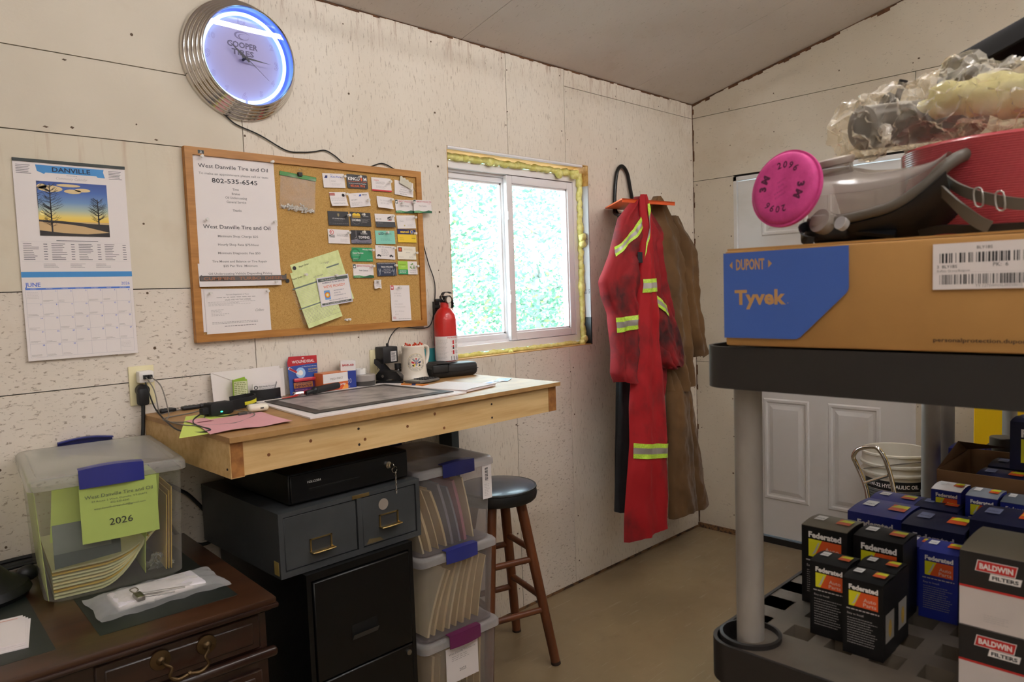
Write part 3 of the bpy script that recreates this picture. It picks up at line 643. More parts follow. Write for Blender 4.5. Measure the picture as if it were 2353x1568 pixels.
def ptree(x, y, h, sp, n):
    f.poly([(x - .002, y), (x + .002, y), (x + .0008, y + h), (x - .0008, y + h)], tr_, 4)
    for k in range(n):
        q = rr.uniform(.12, .95); s_ = rr.choice((-1, 1)); L = sp * (1 - abs(q - .45)) * rr.uniform(.4, 1); x1, y1 = x + s_ * L, y + h * q + L * rr.uniform(.2, .9); w = .0007
        f.poly([(x, y + h * q - w), (x, y + h * q + w), (x1, y1 + w * .4), (x1, y1 - w * .4)], tr_, 4)
        x2, y2 = x + s_ * L * .5, y + h * q + (y1 - y - h * q) * .5; f.poly([(x2, y2), (x2, y2 + w), (x2 + s_ * L * .35, y2 + L * .5), (x2 + s_ * L * .35, y2 + L * .5 - w)], tr_, 4)
ptree(-.057, -.066, .135, .034, 60); ptree(.061, -.043, .075, .03, 46); ptree(-.088, .0, .075, .022, 20)
m.v = [V((max(-.088, min(.087, v.x)), v.y, max(.0705, min(.2195, v.z)))) for v in m.v]
m.build('picture', t)
m = MB(); m.box((-cw, -.006, .269), (cw, .0, .277), mat('dark_green_binding', '16221d', .4)); m.build('binding_strip', t)

# ---------------------------------------------------------------- cork board
cork = mat('cork', 'c39a58', .85, var=((420,) * 3, '9f7637', .42, .68), bump=((400,) * 3, .3, .001))
oak = mat('oak_frame', 'b8803e', .45, var=((6, 60, 60), '9c6629', .35, .7))
t = thing('cork_board', 'wide oak-framed cork board crowded with notices and business cards', 'board', (1.3765, -.001, 1.6555))
m = MB(); m.box((-.446, -.013, -.292), (.446, 0, .292), cork); m.build('cork_panel', t, flat=True)
fw = .024
def fr(poly, nm='frame_rail'):
    m = MB(); m.prism(poly, -.021, -.0005, oak, 'y'); k = V((sum(p[0] for p in poly) / 4, 0, sum(p[1] for p in poly) / 4))
    q = [((p[0] * .7 + k.x * .3), (p[1] * .7 + k.z * .3)) for p in poly]
    m.build(nm, t, flat=True)
A_, B_ = .458, .3045
for P in ([(-A_, B_), (A_, B_), (A_ - fw, B_ - fw), (-A_ + fw, B_ - fw)], [(-A_, -B_), (-A_ + fw, -B_ + fw), (A_ - fw, -B_ + fw), (A_, -B_)], [(-A_, B_), (-A_ + fw, B_ - fw), (-A_ + fw, -B_ + fw), (-A_, -B_)], [(A_, B_), (A_, -B_), (A_ - fw, -B_ + fw), (A_ - fw, B_ - fw)]): fr(P)
m = MB(); f = Face(m, (-.4075, -.0212, .2905), *XF); f.rect(-.0095, -.0055, .0095, .0055, mat('frame_sticker', '1b2723', .4), 1); f.text('2', 0, -.002, .006, WPR, 2, w=.006); f.lines(-.006, -.0045, .006, -.003, 1, WPR, .4, 2, 0); m.build('maker_sticker', t, label='small dark printed sticker')

def sheet(name, lab, cat_, x, z, w, h, ang, base, draw=None, y=-.0148, tilt=.02, curl=0, group=None, rad=0, cmp=(0, 0)):
    m = MB(); t_ = .0004
    def fn(u, v): return (-w / 2 + w * u, 0, -h / 2 + h * v)
    if rad:
        P = []
        for cx, cz, a in ((w / 2 - rad, h / 2 - rad, 0), (-w / 2 + rad, h / 2 - rad, 90), (-w / 2 + rad, -h / 2 + rad, 180), (w / 2 - rad, -h / 2 + rad, 270)):
            P += [(cx + rad * math.cos(math.radians(a + q)), cz + rad * math.sin(math.radians(a + q))) for q in (0, 30, 60, 90)]
        m.prism(P, -t_, 0, base, 'y')
    else: m.slab(lambda u, v: (-w / 2 + w * u, -t_, -h / 2 + h * v), 8, 8, t_, base)
    if draw: draw(Face(m, (0, -t_ - .00005, 0), *XF))
    if curl: m.warp(lambda v: V((v.x, v.y - curl * max(0, .5 - v.z / h) ** 2.2 - cmp[0] * max(0, v.x / w) ** 2 * 4, v.z)))
    o = m.build(name); o.location = (x, y - math.sin(tilt) * h / 2, z); o.rotation_euler = (-tilt, -math.radians(ang), 0)
    return tag(o, lab, cat_, group)
G1 = 'papers pinned to the cork board'
def d(f):
    f.text('West Danville Tire and Oil', 0, .071, .0125, INK, 2, w=.232, bold=.004); f.text('To make an appointment please call or text:', 0, .050, .0072, GREY, 2, w=.232, bold=.01)
    f.text('802-535-6545', 0, .026, .0145, INK, 2, w=.152, bold=.012)
    for s_, yy in (('Tires', .004), ('Brakes', -.010), ('Oil Undercoating', -.023), ('General Service', -.0365), ('Thanks', -.0635)): f.text(s_, 0, yy, .0075, GREY, 2, bold=.015)
sheet('printed_notice', 'upper white notice giving the shop phone number, pinned left on the cork board', 'notice', 1.077, 1.83, .277, .213, .7, WHITE, d, tilt=.004, group=G1)
def d(f):
    f.text('West Danville Tire and Oil', 0, .078, .0125, INK, 2, w=.225, bold=.004)
    for s_, yy, w_ in (('Minimum Shop Charge $25', .051, .135), ('Hourly Shop Rate $75/Hour', .024, .138), ('Minimum Diagnostic Fee $50', -.003, .142), ('Tire Mount and Balance or Tire Repair', -.030, .185), ('$25 Per Tire  Minimum', -.0445, .115), ('Oil Undercoating Vehicle Depending Pricing', -.069, .215)): f.text(s_, 0, yy, .0072, GREY, 2, w=w_, bold=.015)
sheet('printed_notice', 'lower white notice listing shop charges, overlapping the phone notice', 'notice', 1.0755, 1.632, .277, .213, .2, WHITE, d, y=-.0172, curl=.004, group=G1)
m = MB(); bm_ = mat('worn_badge_metal', '6b6563', .4, .5); m.rbox((-.147, -.006, -.0085), (.147, 0, .0085), .002, bm_, 1)
m.prism([(.137, .006), (.147, .006), (.147, .013)], -.005, -.001, bm_, 'y'); m.prism([(-.137, .006), (-.147, .006), (-.141, .011)], -.005, -.001, bm_, 'y')
f = Face(m, (0, -.0062, -.0055), *XF); f.text('CUMMINS  TURBO  DIESEL', 0, 0, .0105, mat('copper_letter', 'a9765c', .4, .4), 2, w=.272, bold=.02)
o = m.build('engine_badge'); o.location = (1.086, -.022, 1.551); tag(o, 'narrow grey metal truck badge with copper letters across the lower notice', 'badge')
def d(f):
    f.text('Vermont Department of Taxes', 0, .052, .0045, GREY, 2); f.lines(-.07, .044, .06, .047, 1, GREY, .5, 1, 0, 2, 9); f.text('SALES AND USE TAX LICENSE', 0, .035, .0048, GREY, 2, bold=.01)
    f.lines(-.098, .018, .085, .033, 4, PALE, .35, 1, .6, 3, 24); f.lines(-.09, -.014, -.03, .008, 5, PALE, .35, 1, .5, 5, 8); f.text('Colleen', .072, -.004, .009, GREY, 2, w=.03, shear=.5)
    f.lines(-.09, -.040, .092, -.032, 2, GREY, .35, 1, .2, 6, 26); f.lines(-.05, -.049, .06, -.046, 1, INK, .5, 1, .05, 6, 14)
sheet('licence_paper', 'white sheet edge showing behind the tax licence, low on the cork board', 'paper', 1.047, 1.449, .214, .137, -1, WHITE, None, y=-.0145, group=G1)
sheet('licence_paper', 'white tax licence with small print under the shop charge notice', 'paper', 1.062, 1.445, .217, .140, .3, WHITE, d, y=-.0162, group=G1)
lime = mat('pale_green_paper', 'd9e2a4', .7, var=((40,) * 3, 'cfd997', .45, .6))
def d(f):
    f.rect(-.08, .042, .085, .047, mat('form_bar', '6e7a74', .6), 1); f.rect(-.08, -.03, .06, -.026, _M['form_bar'], 1)
    f.text('Repair Order', -.05, .075, .006, INK, 2, w=.04); f.disc(-.088, .078, .007, INK, 2, 14); f.lines(-.085, -.02, .085, .04, 11, PALE, .1, 1, 0, 2); f.lines(-.085, -.085, .085, -.035, 11, GREY, .2, 1, .3, 4, 22); f.text('oil change', .03, .06, .007, GREY, 2, shear=.4)
sheet('green_form', 'pale green invoice form tilted, the rear one of two on the cork board', 'paper', 1.376, 1.532, .2, .185, 16, lime, d, group=G1, curl=.006)
sheet('green_form', 'pale green invoice form tilted, the front one of two on the cork board', 'paper', 1.346, 1.487, .142, .2, 15, lime, d, y=-.0165, group=G1, curl=.012)
def d(f):
    bl = mat('postcard_blue', '8fa0cf', .5)
    f.disc(0, 0, .001, bl, 1, 4)
    for a, b in (((-.064, .0495), (.064, .0485)), ((-.064, -.0485), (.064, -.0495))): f.rect(a[0], b[1], a[1] if 0 else b[0], a[1], bl, 1)
    f.rect(-.064, -.049, -.063, .049, bl, 1); f.rect(.063, -.049, .064, .049, bl, 1)
    ink = mat('note_green_grey', '4b5650', .5)
    f.rect(-.061, .036, .061, .047, ink, 1); f.rect(-.061, -.047, .061, -.040, ink, 1); f.text('100 HUNDRED', -.02, .0385, .006, WHITE, 2, w=.06); f.text('ONE HUNDRED DOLLARS', 0, -.0455, .0042, WHITE, 2, w=.1, sp=1) if 0 else f.text('ONE HUNDRED DOLLARS', 0, -.0455, .0042, WHITE, 2, w=.1)
    f.text('NUMBERS R US TAX SERVICES', 0, .0285, .0048, NAVY, 2, w=.092, bold=.01); f.text("WE'VE MOVED!!", 0, .012, .0095, ORG, 2, w=.088)
    f.rect(-.045, -.029, -.022, .004, mat('sky_tile', '6fa3d8', .5), 1); f.disc(-.0335, -.0125, .0105, ORG, 2); f.disc(-.0335, -.0125, .008, YEL, 3); f.disc(-.0335, -.0125, .004, WHITE, 4)
    f.text('309 PORTLAND ST', .016, -.002, .0038, NAVY, 2, w=.043); f.text('SUITE 102', .008, -.011, .0038, NAVY, 2, w=.026); f.text('ST. JOHNSBURY, VT', .018, -.020, .0038, NAVY, 2, w=.048); f.text('802-475-5264/802-751-9510', .008, -.035, .0036, NAVY, 2, w=.075)
sheet('postcard', 'white "we have moved" tax service card over the green forms', 'card', 1.419, 1.503, .131, .103, 6.6, WHITE, d, y=-.0225, tilt=.05, group=G1)
def d(f):
    f.rect(-.043, .052, -.030, .068, RED, 1); f.rect(-.04, .056, -.033, .064, WPR, 2); f.text('Tires', .0, .055, .007, GREY, 2, shear=.3)
    for s_, yy in (('10.00 order', .035), ('2-4  $5/Day', .026), ('10:30', .005), ('4 ea ordered', -.006), ('EA 4 tires & time', -.017), ('@ 11:30 & test', -.034), ('$2:50', -.046)): f.text(s_, -.03, yy, .0052, PALE, 2, al='l', shear=.3)
    f.text('AUTO', -.034, -.056, .0035, RED, 2, bold=.02); f.text('VALUE', -.034, -.061, .0035, RED, 2, bold=.02); f.lines(-.015, -.063, .042, -.060, 1, INK, .4, 1, 0, 2, 9)
sheet('notepad_sheet', 'tall white handwritten note pinned at the lower right of the cork board', 'note', 1.711, 1.446, .092, .137, -1.2, WHITE, d, tilt=.06, group=G1)
m = MB(); m.slab(lambda u, v: (-.017 + .034 * u, -.004 * math.sin(u * 3) * math.cos(v * 4), -.015 + .03 * v), 8, 8, .0004, WHITE); f = Face(m, (0, -.0045, 0), *XF); f.lines(-.01, -.008, .01, .008, 4, PALE, .3, 1, .3, 2)
m.warp(lambda v: v + V((.003 * noise.noise(v * 90), .006 * noise.noise(v * 70 + V((3, 3, 3))), .004 * noise.noise(v * 90 + V((1, 5, 3)))))); o = m.build('paper_scrap', sharp=20); o.location = (1.607, -.022, 1.521); tag(o, 'small crumpled paper scrap pinned alone below the card rows', 'note')

# business cards
G2 = 'business cards on the cork board'
CW, CH = .089, .051
blk = mat('black_card', '242226', .4); crm = mat('cream_card', 'ebe4d2', .6); tealm = mat('teal_card', '86c9b4', .55); navc = mat('navy_card', '28324a', .45)
def cardt(lab, x, z, ang, base, draw, w=CW, h=CH, rad=0, tilt=.07, y=-.0148, curl=0): return sheet('business_card', lab, 'card', x, z, w, h, ang, base, draw, y, tilt, curl, G2, rad)
def c_auto(f):
    f.rect(-.038, .008, -.026, .011, BLUE, 1); f.poly([(-.038, .008), (-.033, .018), (-.024, .018), (-.026, .010)], NAVY, 1); f.text('McGee', -.008, .019, .003, BLUE, 2); f.text('Auto Parts', .009, .0105, .0065, BLUE, 2, w=.044, bold=.01); f.rect(-.018, -.018, -.0176, .018, PALE, 1); f.text('Fred Heath', -.003, -.003, .003, INK, 2); f.lines(-.012, -.018, .03, -.010, 3, PALE, .3, 1, .3, 1, 6)
def c_king(f):
    f.text('KINGD', -.014, .004, .012, WPR, 2, w=.050, bold=.03); f.text('M', .034, .004, .012, WPR, 2, w=.013, bold=.03); f.poly([(.014, .012), (.0155, .017), (.018, .022), (.0195, .017), (.023, .011), (.022, .005), (.0185, .003), (.015, .005)], ORG, 2)
    f.lines(-.04, -.002, .04, .001, 1, ORG, .5, 1, 0, 2, 12); f.text('Serving Vermont & New Hampshire', 0, -.009, .0038, WPR, 2, w=.074); f.text('802.636.7916', 0, -.020, .0085, ORG, 2, w=.062, bold=.02)
def c_scr(f):
    f.rect(-.0445, -.0255, .0445, -.020, RED, 1); f.text('Scraps Inc.', -.022, .014, .004, RED, 2, shear=.3, bold=.01); f.lines(-.026, .001, .02, .011, 4, GREY, .3, 1, .5, 1, 8); f.lines(-.026, -.014, .03, -.004, 4, PALE, .3, 1, .4, 3, 9)
def c_note2(f):
    for i, s_ in enumerate(('Tires $75', 'over 16 inch', 'Mon Danville VT', '802 684 0000')): f.text(s_, -.003, .002 - i * .0085, .0042, GREY, 2, shear=.4)
def c_curl(f):
    f.rect(-.034, .013, -.012, .022, mat('dull_red', 'b4685f', .5), 1); f.disc(.022, .014, .006, INK, 2, 12); f.lines(-.03, -.008, .028, .006, 4, PALE, .3, 1, .2, 1, 8); f.text('Autobahn Power Inc.', 0, -.017, .004, GREY, 2, w=.052, bold=.01)
def c_mcg(f):
    f.text('McGee', .026, .015, .005, INK, 2, bold=.02); f.poly([(-.001, .013), (.004, .020), (.011, .020), (.009, .013)], BLUE, 1); f.text('Toyota', .026, .009, .003, PALE, 2); f.text('Trail', -.018, .016, .004, PALE, 2); f.lines(-.036, -.002, -.008, .004, 2, GREY, .35, 1, .2, 1, 3); f.lines(-.036, -.021, .012, -.007, 5, PALE, .3, 1, .4, 3, 6)
def c_paper(f):
    f.text('Sgt. Richmond', 0, .006, .005, PALE, 2, shear=.4); f.text('802 751 1868', 0, -.006, .005, PALE, 2, shear=.3)
def c_vw(nm):
    def q(f):
        f.rect(-.043, .010, -.032, .0245, mat('dark_green_ink', '24403a', .5), 1); f.disc(-.0375, .016, .004, WPR, 2, 10); f.text('VERMONT WHOLESALE TIRE', .008, .0155, .0068, RED, 2, w=.074); f.text('Inc. 2019', .033, .010, .003, RED, 2); f.text(nm, 0, .0, .0048, INK, 2, w=.038); f.rect(-.02, -.0025, .02, -.0021, PALE, 1)
        f.poly([(-.0445, -.0255), (.0445, -.0255), (.0445, -.017), (.03, -.0185), (.0, -.0195), (-.02, -.0165), (-.0445, -.018)], mat('mid_green', '4f9a5c', .5), 1); f.poly([(-.012, -.0255), (.0445, -.0255), (.0445, -.0165), (.028, -.0145), (.014, -.018), (.0, -.0215)], mat('deep_green', '1f5b3c', .5), 2); f.text('802-748-0200', -.027, -.0235, .003, WPR, 3)
    return q
def c_rich(f):
    f.poly([(-.004, .018), (.004, .018), (.004, .010), (0, .006), (-.004, .010)], mat('dull_gold', '8a7c58', .5), 1); f.text('SGT. RICHARD McSHEEHAN', 0, -.003, .0046, WPR, 2, w=.052); f.text('Vermont State Police', 0, -.010, .003, GREY, 2); f.lines(-.04, -.019, .04, -.017, 1, GREY, .4, 1, 0, 2, 12)
def c_coch(f):
    f.disc(-.02, .002, .0215, GREY, 1, 30, r0=.0208); f.disc(-.026, .013, .009, YEL, 2); f.disc(-.010, .013, .009, YEL, 2); f.rect(-.036, .002, -.001, .012, mat('loader_ochre', 'a8842c', .5), 3); f.rect(-.036, .0, -.001, .004, blk, 4); f.text('COCHRAN', -.02, -.008, .0085, WPR, 3, w=.036, bold=.03)
    f.rect(.0025, -.018, .003, .012, GREY, 1); f.text('Troy Cochran', .022, .010, .0038, WPR, 2, w=.024); f.lines(.006, -.014, .04, .002, 5, GREY, .35, 1, .4, 1, 6)
def c_flag(f):
    f.rect(-.0445, -.0255, .0445, -.004, blk, 1); f.text('RE: 11:30', -.028, .004, .0042, INK, 2, bold=.02); f.poly([(.012, .012), (.028, .018), (.028, .013), (.012, .007)], INK, 2); f.text('Rugby', .022, .004, .006, INK, 2, shear=.3, bold=.02); f.rect(.012, .0, .030, .002, RED, 2); f.lines(-.036, -.020, -.01, -.008, 3, GREY, .4, 2, .2, 1, 4); f.rect(.012, -.019, .042, -.013, GREY, 2)
def c_plain(f):
    f.text('Peaks', -.022, .001, .006, PALE, 2, shear=.4); f.lines(.0, .006, .036, .018, 4, PALE, .25, 1, .3, 2, 5); f.lines(.004, -.018, .036, -.008, 3, PALE, .25, 1, .3, 4, 5); f.disc(-.01, -.014, .003, mat('dull_yellow', 'c7b776', .5), 1, 10)
def c_mat(f):
    f.disc(-.029, .015, .0085, RED, 1, 20); f.disc(-.029, .015, .0062, WPR, 2, 20); f.poly([(-.033, .012), (-.026, .015), (-.033, .019)], RED, 3); f.text('MATCO', -.029, .001, .0048, INK, 2, w=.022, bold=.03); f.text('TOOLS', -.029, -.004, .0048, INK, 2, w=.022, bold=.03); f.lines(-.008, .0, .040, .010, 3, GREY, .3, 1, .1, 1, 8); f.lines(.005, -.020, .04, -.007, 5, PALE, .3, 1, .3, 1, 6)
def c_tra(f):
    f.poly([(-.0445, -.0225), (.0445, -.0225), (.0445, -.006), (.02, -.011), (-.005, -.012), (-.02, -.007), (-.0445, -.012)], mat('violet_grey', '75707f', .5), 1); f.text('TRAHAN', .012, .010, .0065, WPR, 2, w=.03); f.text('TOWING', .012, -.005, .0095, WPR, 2, w=.048, bold=.02); f.text('CALL 802.274.1952', 0, -.0215, .004, INK, 2, w=.062)
    for k in range(5): f.disc(-.0205, .021 - k * .0045, .0024, GREY, 2, 10, .0028, r0=.0014)
    f.disc(-.0225, -.006, .0055, GREY, 2, 16, .0065, r0=.0038); f.rect(-.0215, -.001, -.0195, .003, GREY, 2)
def c_teal(f):
    f.text('LED', -.016, .010, .009, mat('teal_dark', '225a5c', .5), 2, w=.022, bold=.03); f.rect(-.029, .009, -.026, .017, RED, 3); f.text('Products Co', .013, .011, .0052, mat('plum', '5a3a55', .5), 2, w=.034); f.lines(-.022, -.013, .035, -.004, 3, mat('teal_mid', '66a394', .5), .3, 1, .3, 2, 7)
def c_san(f):
    f.rect(-.0445, .006, .0445, .0255, NAVY, 1); f.text('sanel', -.010, .012, .0095, YEL, 2, w=.04, bold=.03); f.disc(.025, .0155, .0085, YEL, 2, 6); f.disc(.025, .0155, .006, BLUE, 3, 12); f.text('NAPA', .025, .0135, .0035, WPR, 4, w=.009); f.text('IN Region', .032, -.011, .0035, INK, 2); f.lines(-.036, -.018, -.012, -.004, 4, mat('amber_line', 'b99a26', .5), .3, 1, .3, 2, 4)
def c_cas(f):
    f.disc(-.03, 0, .022, mat('deep_teal_green', '1f7b4b', .5), 1, 24, .024, r0=.016); f.text('Windy Hill', .020, .016, .006, WPR, 2, w=.038, bold=.01); f.text('Cassie Norman', -.019, .003, .006, WPR, 2, w=.046, bold=.02); f.lines(-.042, -.004, -.008, -.001, 1, WPR, .3, 1, 0, 1, 5); f.lines(-.042, -.022, -.015, -.013, 3, WPR, .3, 1, .2, 1, 4); f.text('518.448.9015', .03, -.021, .0032, WPR, 2)
def c_park(f):
    f.text('PARK VIEW GARAGE INC.', 0, .018, .0042, INK, 2, w=.062); f.lines(-.018, -.014, .022, .014, 8, GREY, .3, 1, .4, 2, 5)
    for x in (-.029, .027): f.rect(x - .009, -.015, x + .009, -.011, INK, 2); f.disc(x - .006, -.016, .0022, INK, 3, 8); f.disc(x + .006, -.016, .0022, INK, 3, 8); f.poly([(x - .006, -.011), (x + .004, -.011), (x + .002, -.008), (x - .004, -.008)], INK, 2)
def c_crm(f):
    f.rect(-.040, .004, -.022, .021, mat('brown_emblem', '7a3c22', .5), 1); f.disc(-.031, .0125, .0055, ORG, 2, 12); f.lines(-.012, .010, .03, .018, 2, mat('tan_line', 'b9a377', .5), .3, 1, .1, 2, 8); f.text('Pat Forest', .006, .0, .0035, GREY, 2); f.lines(-.038, -.019, -.01, -.012, 2, PALE, .3, 1, .3, 2, 4); f.lines(.01, -.019, .035, -.012, 2, PALE, .3, 1, .3, 5, 4)
def c_trl(f):
    f.text('NORTHEAST KINGDOM TRAILERS', 0, .020, .0035, WPR, 2, w=.08); f.text('TRAILS WELLNESS', .002, .006, .0062, WPR, 2, w=.056, bold=.02); f.text('Laura Laurent', .002, -.001, .0042, WPR, 2); f.text('Licensed Massage Therapist', .002, -.008, .0036, WPR, 2, w=.05); f.text('802-473-6003', .002, -.015, .004, WPR, 2)
    for x, s_ in ((-.036, 1), (-.030, -1), (.034, -1), (.038, 1), (.028, 1)): f.poly([(x, -.025), (x + .0012, -.025), (x + s_ * .008, -.002), (x + s_ * .0065, .004)], mat('reed_grey', 'a9b2bd', .5), 3)
def c_grn(f):
    lg = mat('lime_green', '9fce45', .5); f.rect(-.0465, -.0065, .0, .0255, lg, 1); f.rect(-.0465, -.0255, .0, -.0065, GREEN, 1); f.text('Free Attend It', -.024, .011, .004, mat('olive', '5b7d20', .5), 2, w=.032); f.text('GREEN', -.022, .002, .005, mat('lime_pale', 'c8e48b', .5), 2); f.lines(-.04, -.021, -.006, -.010, 3, WPR, .3, 2, .2, 1, 5)
    for k in range(3):
        a = 2 * PI * k / 3 + .5; c_, s_ = math.cos(a), math.sin(a); Q = lambda x, y: (.022 + x * c_ - y * s_, .006 + x * s_ + y * c_)
        f.poly([Q(-.005, .010), Q(.005, .010), Q(.005, .0135), Q(.010, .007), Q(.004, .002), Q(.004, .006), Q(-.003, .006)], mat('recycle_green', '6f9e52', .5), 2)
    f.text("Kevin's Nosey", .023, -.012, .0038, GREY, 2); f.text('Recycling LLC', .023, -.019, .0038, GREY, 2)
CARDS = [('white auto parts card at the left of the top card row', 1.443, 1.895, 2.9, WHITE, c_auto, {}), ('black card with white and orange letters and a flame, top row', 1.541, 1.899, 1, blk, c_king, dict(rad=.005)),
 ('white card with a dark red bottom edge in the top row', 1.648, 1.896, .3, WHITE, c_scr, {}), ('white handwritten card under a torn grey scrap, top right corner', 1.752, 1.888, -4.8, WHITE, c_note2, dict(h=.056)),
 ('curled narrow white card at the left of the second row', 1.457, 1.83, 3.9, WHITE, c_curl, dict(w=.068, curl=.008)), ('tilted white card with a small blue car mark, second row', 1.547, 1.833, 7, WHITE, c_mcg, {}),
 ('small curled white note with faint handwriting, second row', 1.658, 1.829, -2.9, WHITE, c_paper, dict(w=.07, h=.045, curl=.009)), ('green-edged white wholesale card, partly covered, beside the board edge', 1.752, 1.82, .8, WHITE, c_vw('Dale Hines'), {}),
 ('green-edged white wholesale card sticking out over the right frame', 1.833, 1.823, 1.2, WHITE, c_vw('Tom Austin'), dict(y=-.0235)), ('plain black card with a small badge at the left of the third row', 1.454, 1.761, .3, blk, c_rich, dict(w=.085)),
 ('black card with a yellow machine picture, third row', 1.548, 1.762, -.3, blk, c_coch, {}), ('half white, half black card in the third row', 1.656, 1.761, 1, WHITE, c_flag, dict(curl=.004)),
 ('nearly blank white card at the right end of the third row', 1.756, 1.76, 2.5, WHITE, c_plain, {}), ('white card with a red round tool logo at the left of the fourth row', 1.452, 1.696, -.7, WHITE, c_mat, {}),
 ('dark towing card with a hook on a chain, rounded corners', 1.546, 1.696, .6, blk, c_tra, dict(rad=.005)), ('light teal card in the fourth row', 1.654, 1.698, 1, tealm, c_teal, {}),
 ('yellow and navy parts store card at the right of the fourth row', 1.756, 1.706, .3, YEL, c_san, {}), ('solid green card at the left of the fifth row', 1.548, 1.632, -.3, GREEN, c_cas, {}),
 ('white garage card with two small black trucks, fifth row', 1.651, 1.641, -2.3, WHITE, c_park, {}), ('cream card with a brown square emblem at the right of the fifth row', 1.752, 1.64, -1, crm, c_crm, {}),
 ('green-edged white wholesale card at the left of the bottom row', 1.549, 1.571, -.9, WHITE, c_vw('Frank Gattone'), {}), ('navy card with pale reeds in the bottom row', 1.654, 1.577, .3, navc, c_trl, {}),
 ('lime and white card with a recycling sign at the right of the bottom row', 1.754, 1.582, -.9, WHITE, c_grn, dict(w=.093))]
for lab, x, z, a, b_, dr, kw in CARDS: cardt(lab, x, z, a, b_, dr, **kw)
grys = mat('grey_scrap', 'cdc7b4', .7)
m = MB(); m.prism([(-.03, .014), (-.022, .018), (-.015, .012), (-.007, .017), (0, .011), (.008, .015), (.016, .008), (.024, .011), (.031, .004), (.029, -.018), (.0, -.015), (-.028, -.013)], -.0005, 0, grys, 'y'); f = Face(m, (0, -.0006, 0), *XF); f.text('Danforth', 0, .001, .005, PALE, 2, shear=.4); f.text('Tires', .006, -.009, .005, PALE, 2, shear=.4)
o = m.build('torn_scrap'); o.location = (1.759, -.021, 1.912); o.rotation_euler = (-.1, math.radians(17), 0); tag(o, 'torn grey-green note scrap with ragged top over the corner card', 'note')

# pushpins: one built, the rest copied
pinm = clear('clear_pin', 'ffffff', .72, .15, 'f2eee8', .3)
PINS = [(.968, 1.932, 'upper left corner of the phone notice'), (1.203, 1.937, 'upper right corner of the phone notice'), (.972, 1.737, 'upper left corner of the shop charge notice'), (1.200, 1.738, 'upper right corner of the shop charge notice'), (1.192, 1.538, 'lower right corner of the shop charge notice'),
 (.968, 1.505, 'left corner of the tax licence'), (1.160, 1.507, 'right corner of the tax licence')]
for (lab, x, z, a, b_, dr, kw), (dx, dz) in zip(CARDS, [(.036, .016), (.004, .016), (.032, .012), (.027, -.006), (.028, .018), (.030, .0), (.025, .012), (-.02, .012), (-.045, .012), (.036, .012), (.004, .016), (.030, .018), (.035, .018), (.035, .014), (.004, .018), (.002, .018), (.033, .010), (.038, .016), (.034, .016), (.038, .0), (.036, .018), (.034, .014), (.038, .006)]):
    PINS.append((x + dx, z + dz, lab))
PINS += [(1.425, 1.556, 'top of the tax service postcard'), (1.70, 1.507, 'top of the tall handwritten note'), (1.607, 1.532, 'crumpled scrap'), (1.463, 1.394, None), (1.476, 1.395, None), (1.305, 1.56, 'top of the front green form')]
def pin(x, z, lab, first):
    if first:
        m = MB(); m.lathe([(.0001, 0), (.0042, .0), (.0044, .0015), (.0024, .004), (.0024, .0085), (.0048, .0105), (.0048, .0125), (.0001, .0128)], pinm, 12, ax=(0, -1, 0)); o = m.build('pushpin')
    else: o = bpy.data.objects['pushpin'].copy(); COL.objects.link(o)
    o.location = (x, -.024 if lab else -.014, z); o['category'] = 'pushpin'; o['group'] = 'clear pushpins on the cork board'
    o['label'] = ('clear plastic pushpin in the ' + lab)[:110] if lab else 'spare clear pushpin low on the bare cork below the postcard'
    w_ = o['label'].split(); o['label'] = ' '.join(w_[:16])
for i, (x, z, l_) in enumerate(PINS): pin(x, z, l_, i == 0)

# bag of pins with binder clip
film = clear('clear_film', 'fbf8f2', .07, .12, 'ffffff', .55)
m = MB(); m.grid(lambda u, v: (-.066 + .132 * u + .004 * (1 - v) * math.sin(u * 9), -.004 - .007 * math.sin(PI * u) * (1 - v) - .004 * noise.noise(V((u * 5, v * 6, 1))), -.066 + .12 * v), 14, 12, film)
m.grid(lambda u, v: (.066 - .132 * u, 0, -.066 + .12 * v), 4, 4, film)
t = thing('zip_bag', 'clear zip bag with a green strip holding loose clear pins', 'bag', (1.298, -.015, 1.846)); t.rotation_euler = (0, math.radians(5), 0)
m.build('bag_film', t); m = MB(); m.rbox((-.069, -.004, .046), (.069, 0, .060), .001, mat('green_zip_strip', '4c8a48', .5), 1); m.build('zip_strip', t)
rr = random.Random(5); m = MB()
for k in range(46):
    x, z = rr.uniform(-.058, .058), -.062 + abs(rr.gauss(0, .006)); m.lathe([(.0001, 0), (.004, 0), (.002, .003), (.002, .007), (.0045, .009), (.0001, .0095)], pinm, 7, (x, -.003 - rr.uniform(0, .004), z), (rr.uniform(-1, 1), rr.uniform(-.5, .5), rr.uniform(-1, 1)))
m.build('loose_pins', t)['kind'] = 'stuff'
t = thing('binder_clip', 'small black binder clip gripping the green strip of the zip bag', 'clip', (1.306, -.022, 1.907))
m = MB(); m.prism([(-.0075, -.008), (.0075, -.008), (.0075, .004), (-.0075, .004)], -.006, .004, BLACKP, 'y'); m.build('clip_body', t)
m = MB(); m.tube([(-.004, -.004, .003), (-.006, -.006, .012), (0, -.007, .016), (.006, -.006, .012), (.004, -.004, .003)], .0007, CHROME, 6); m.build('clip_handle', t)

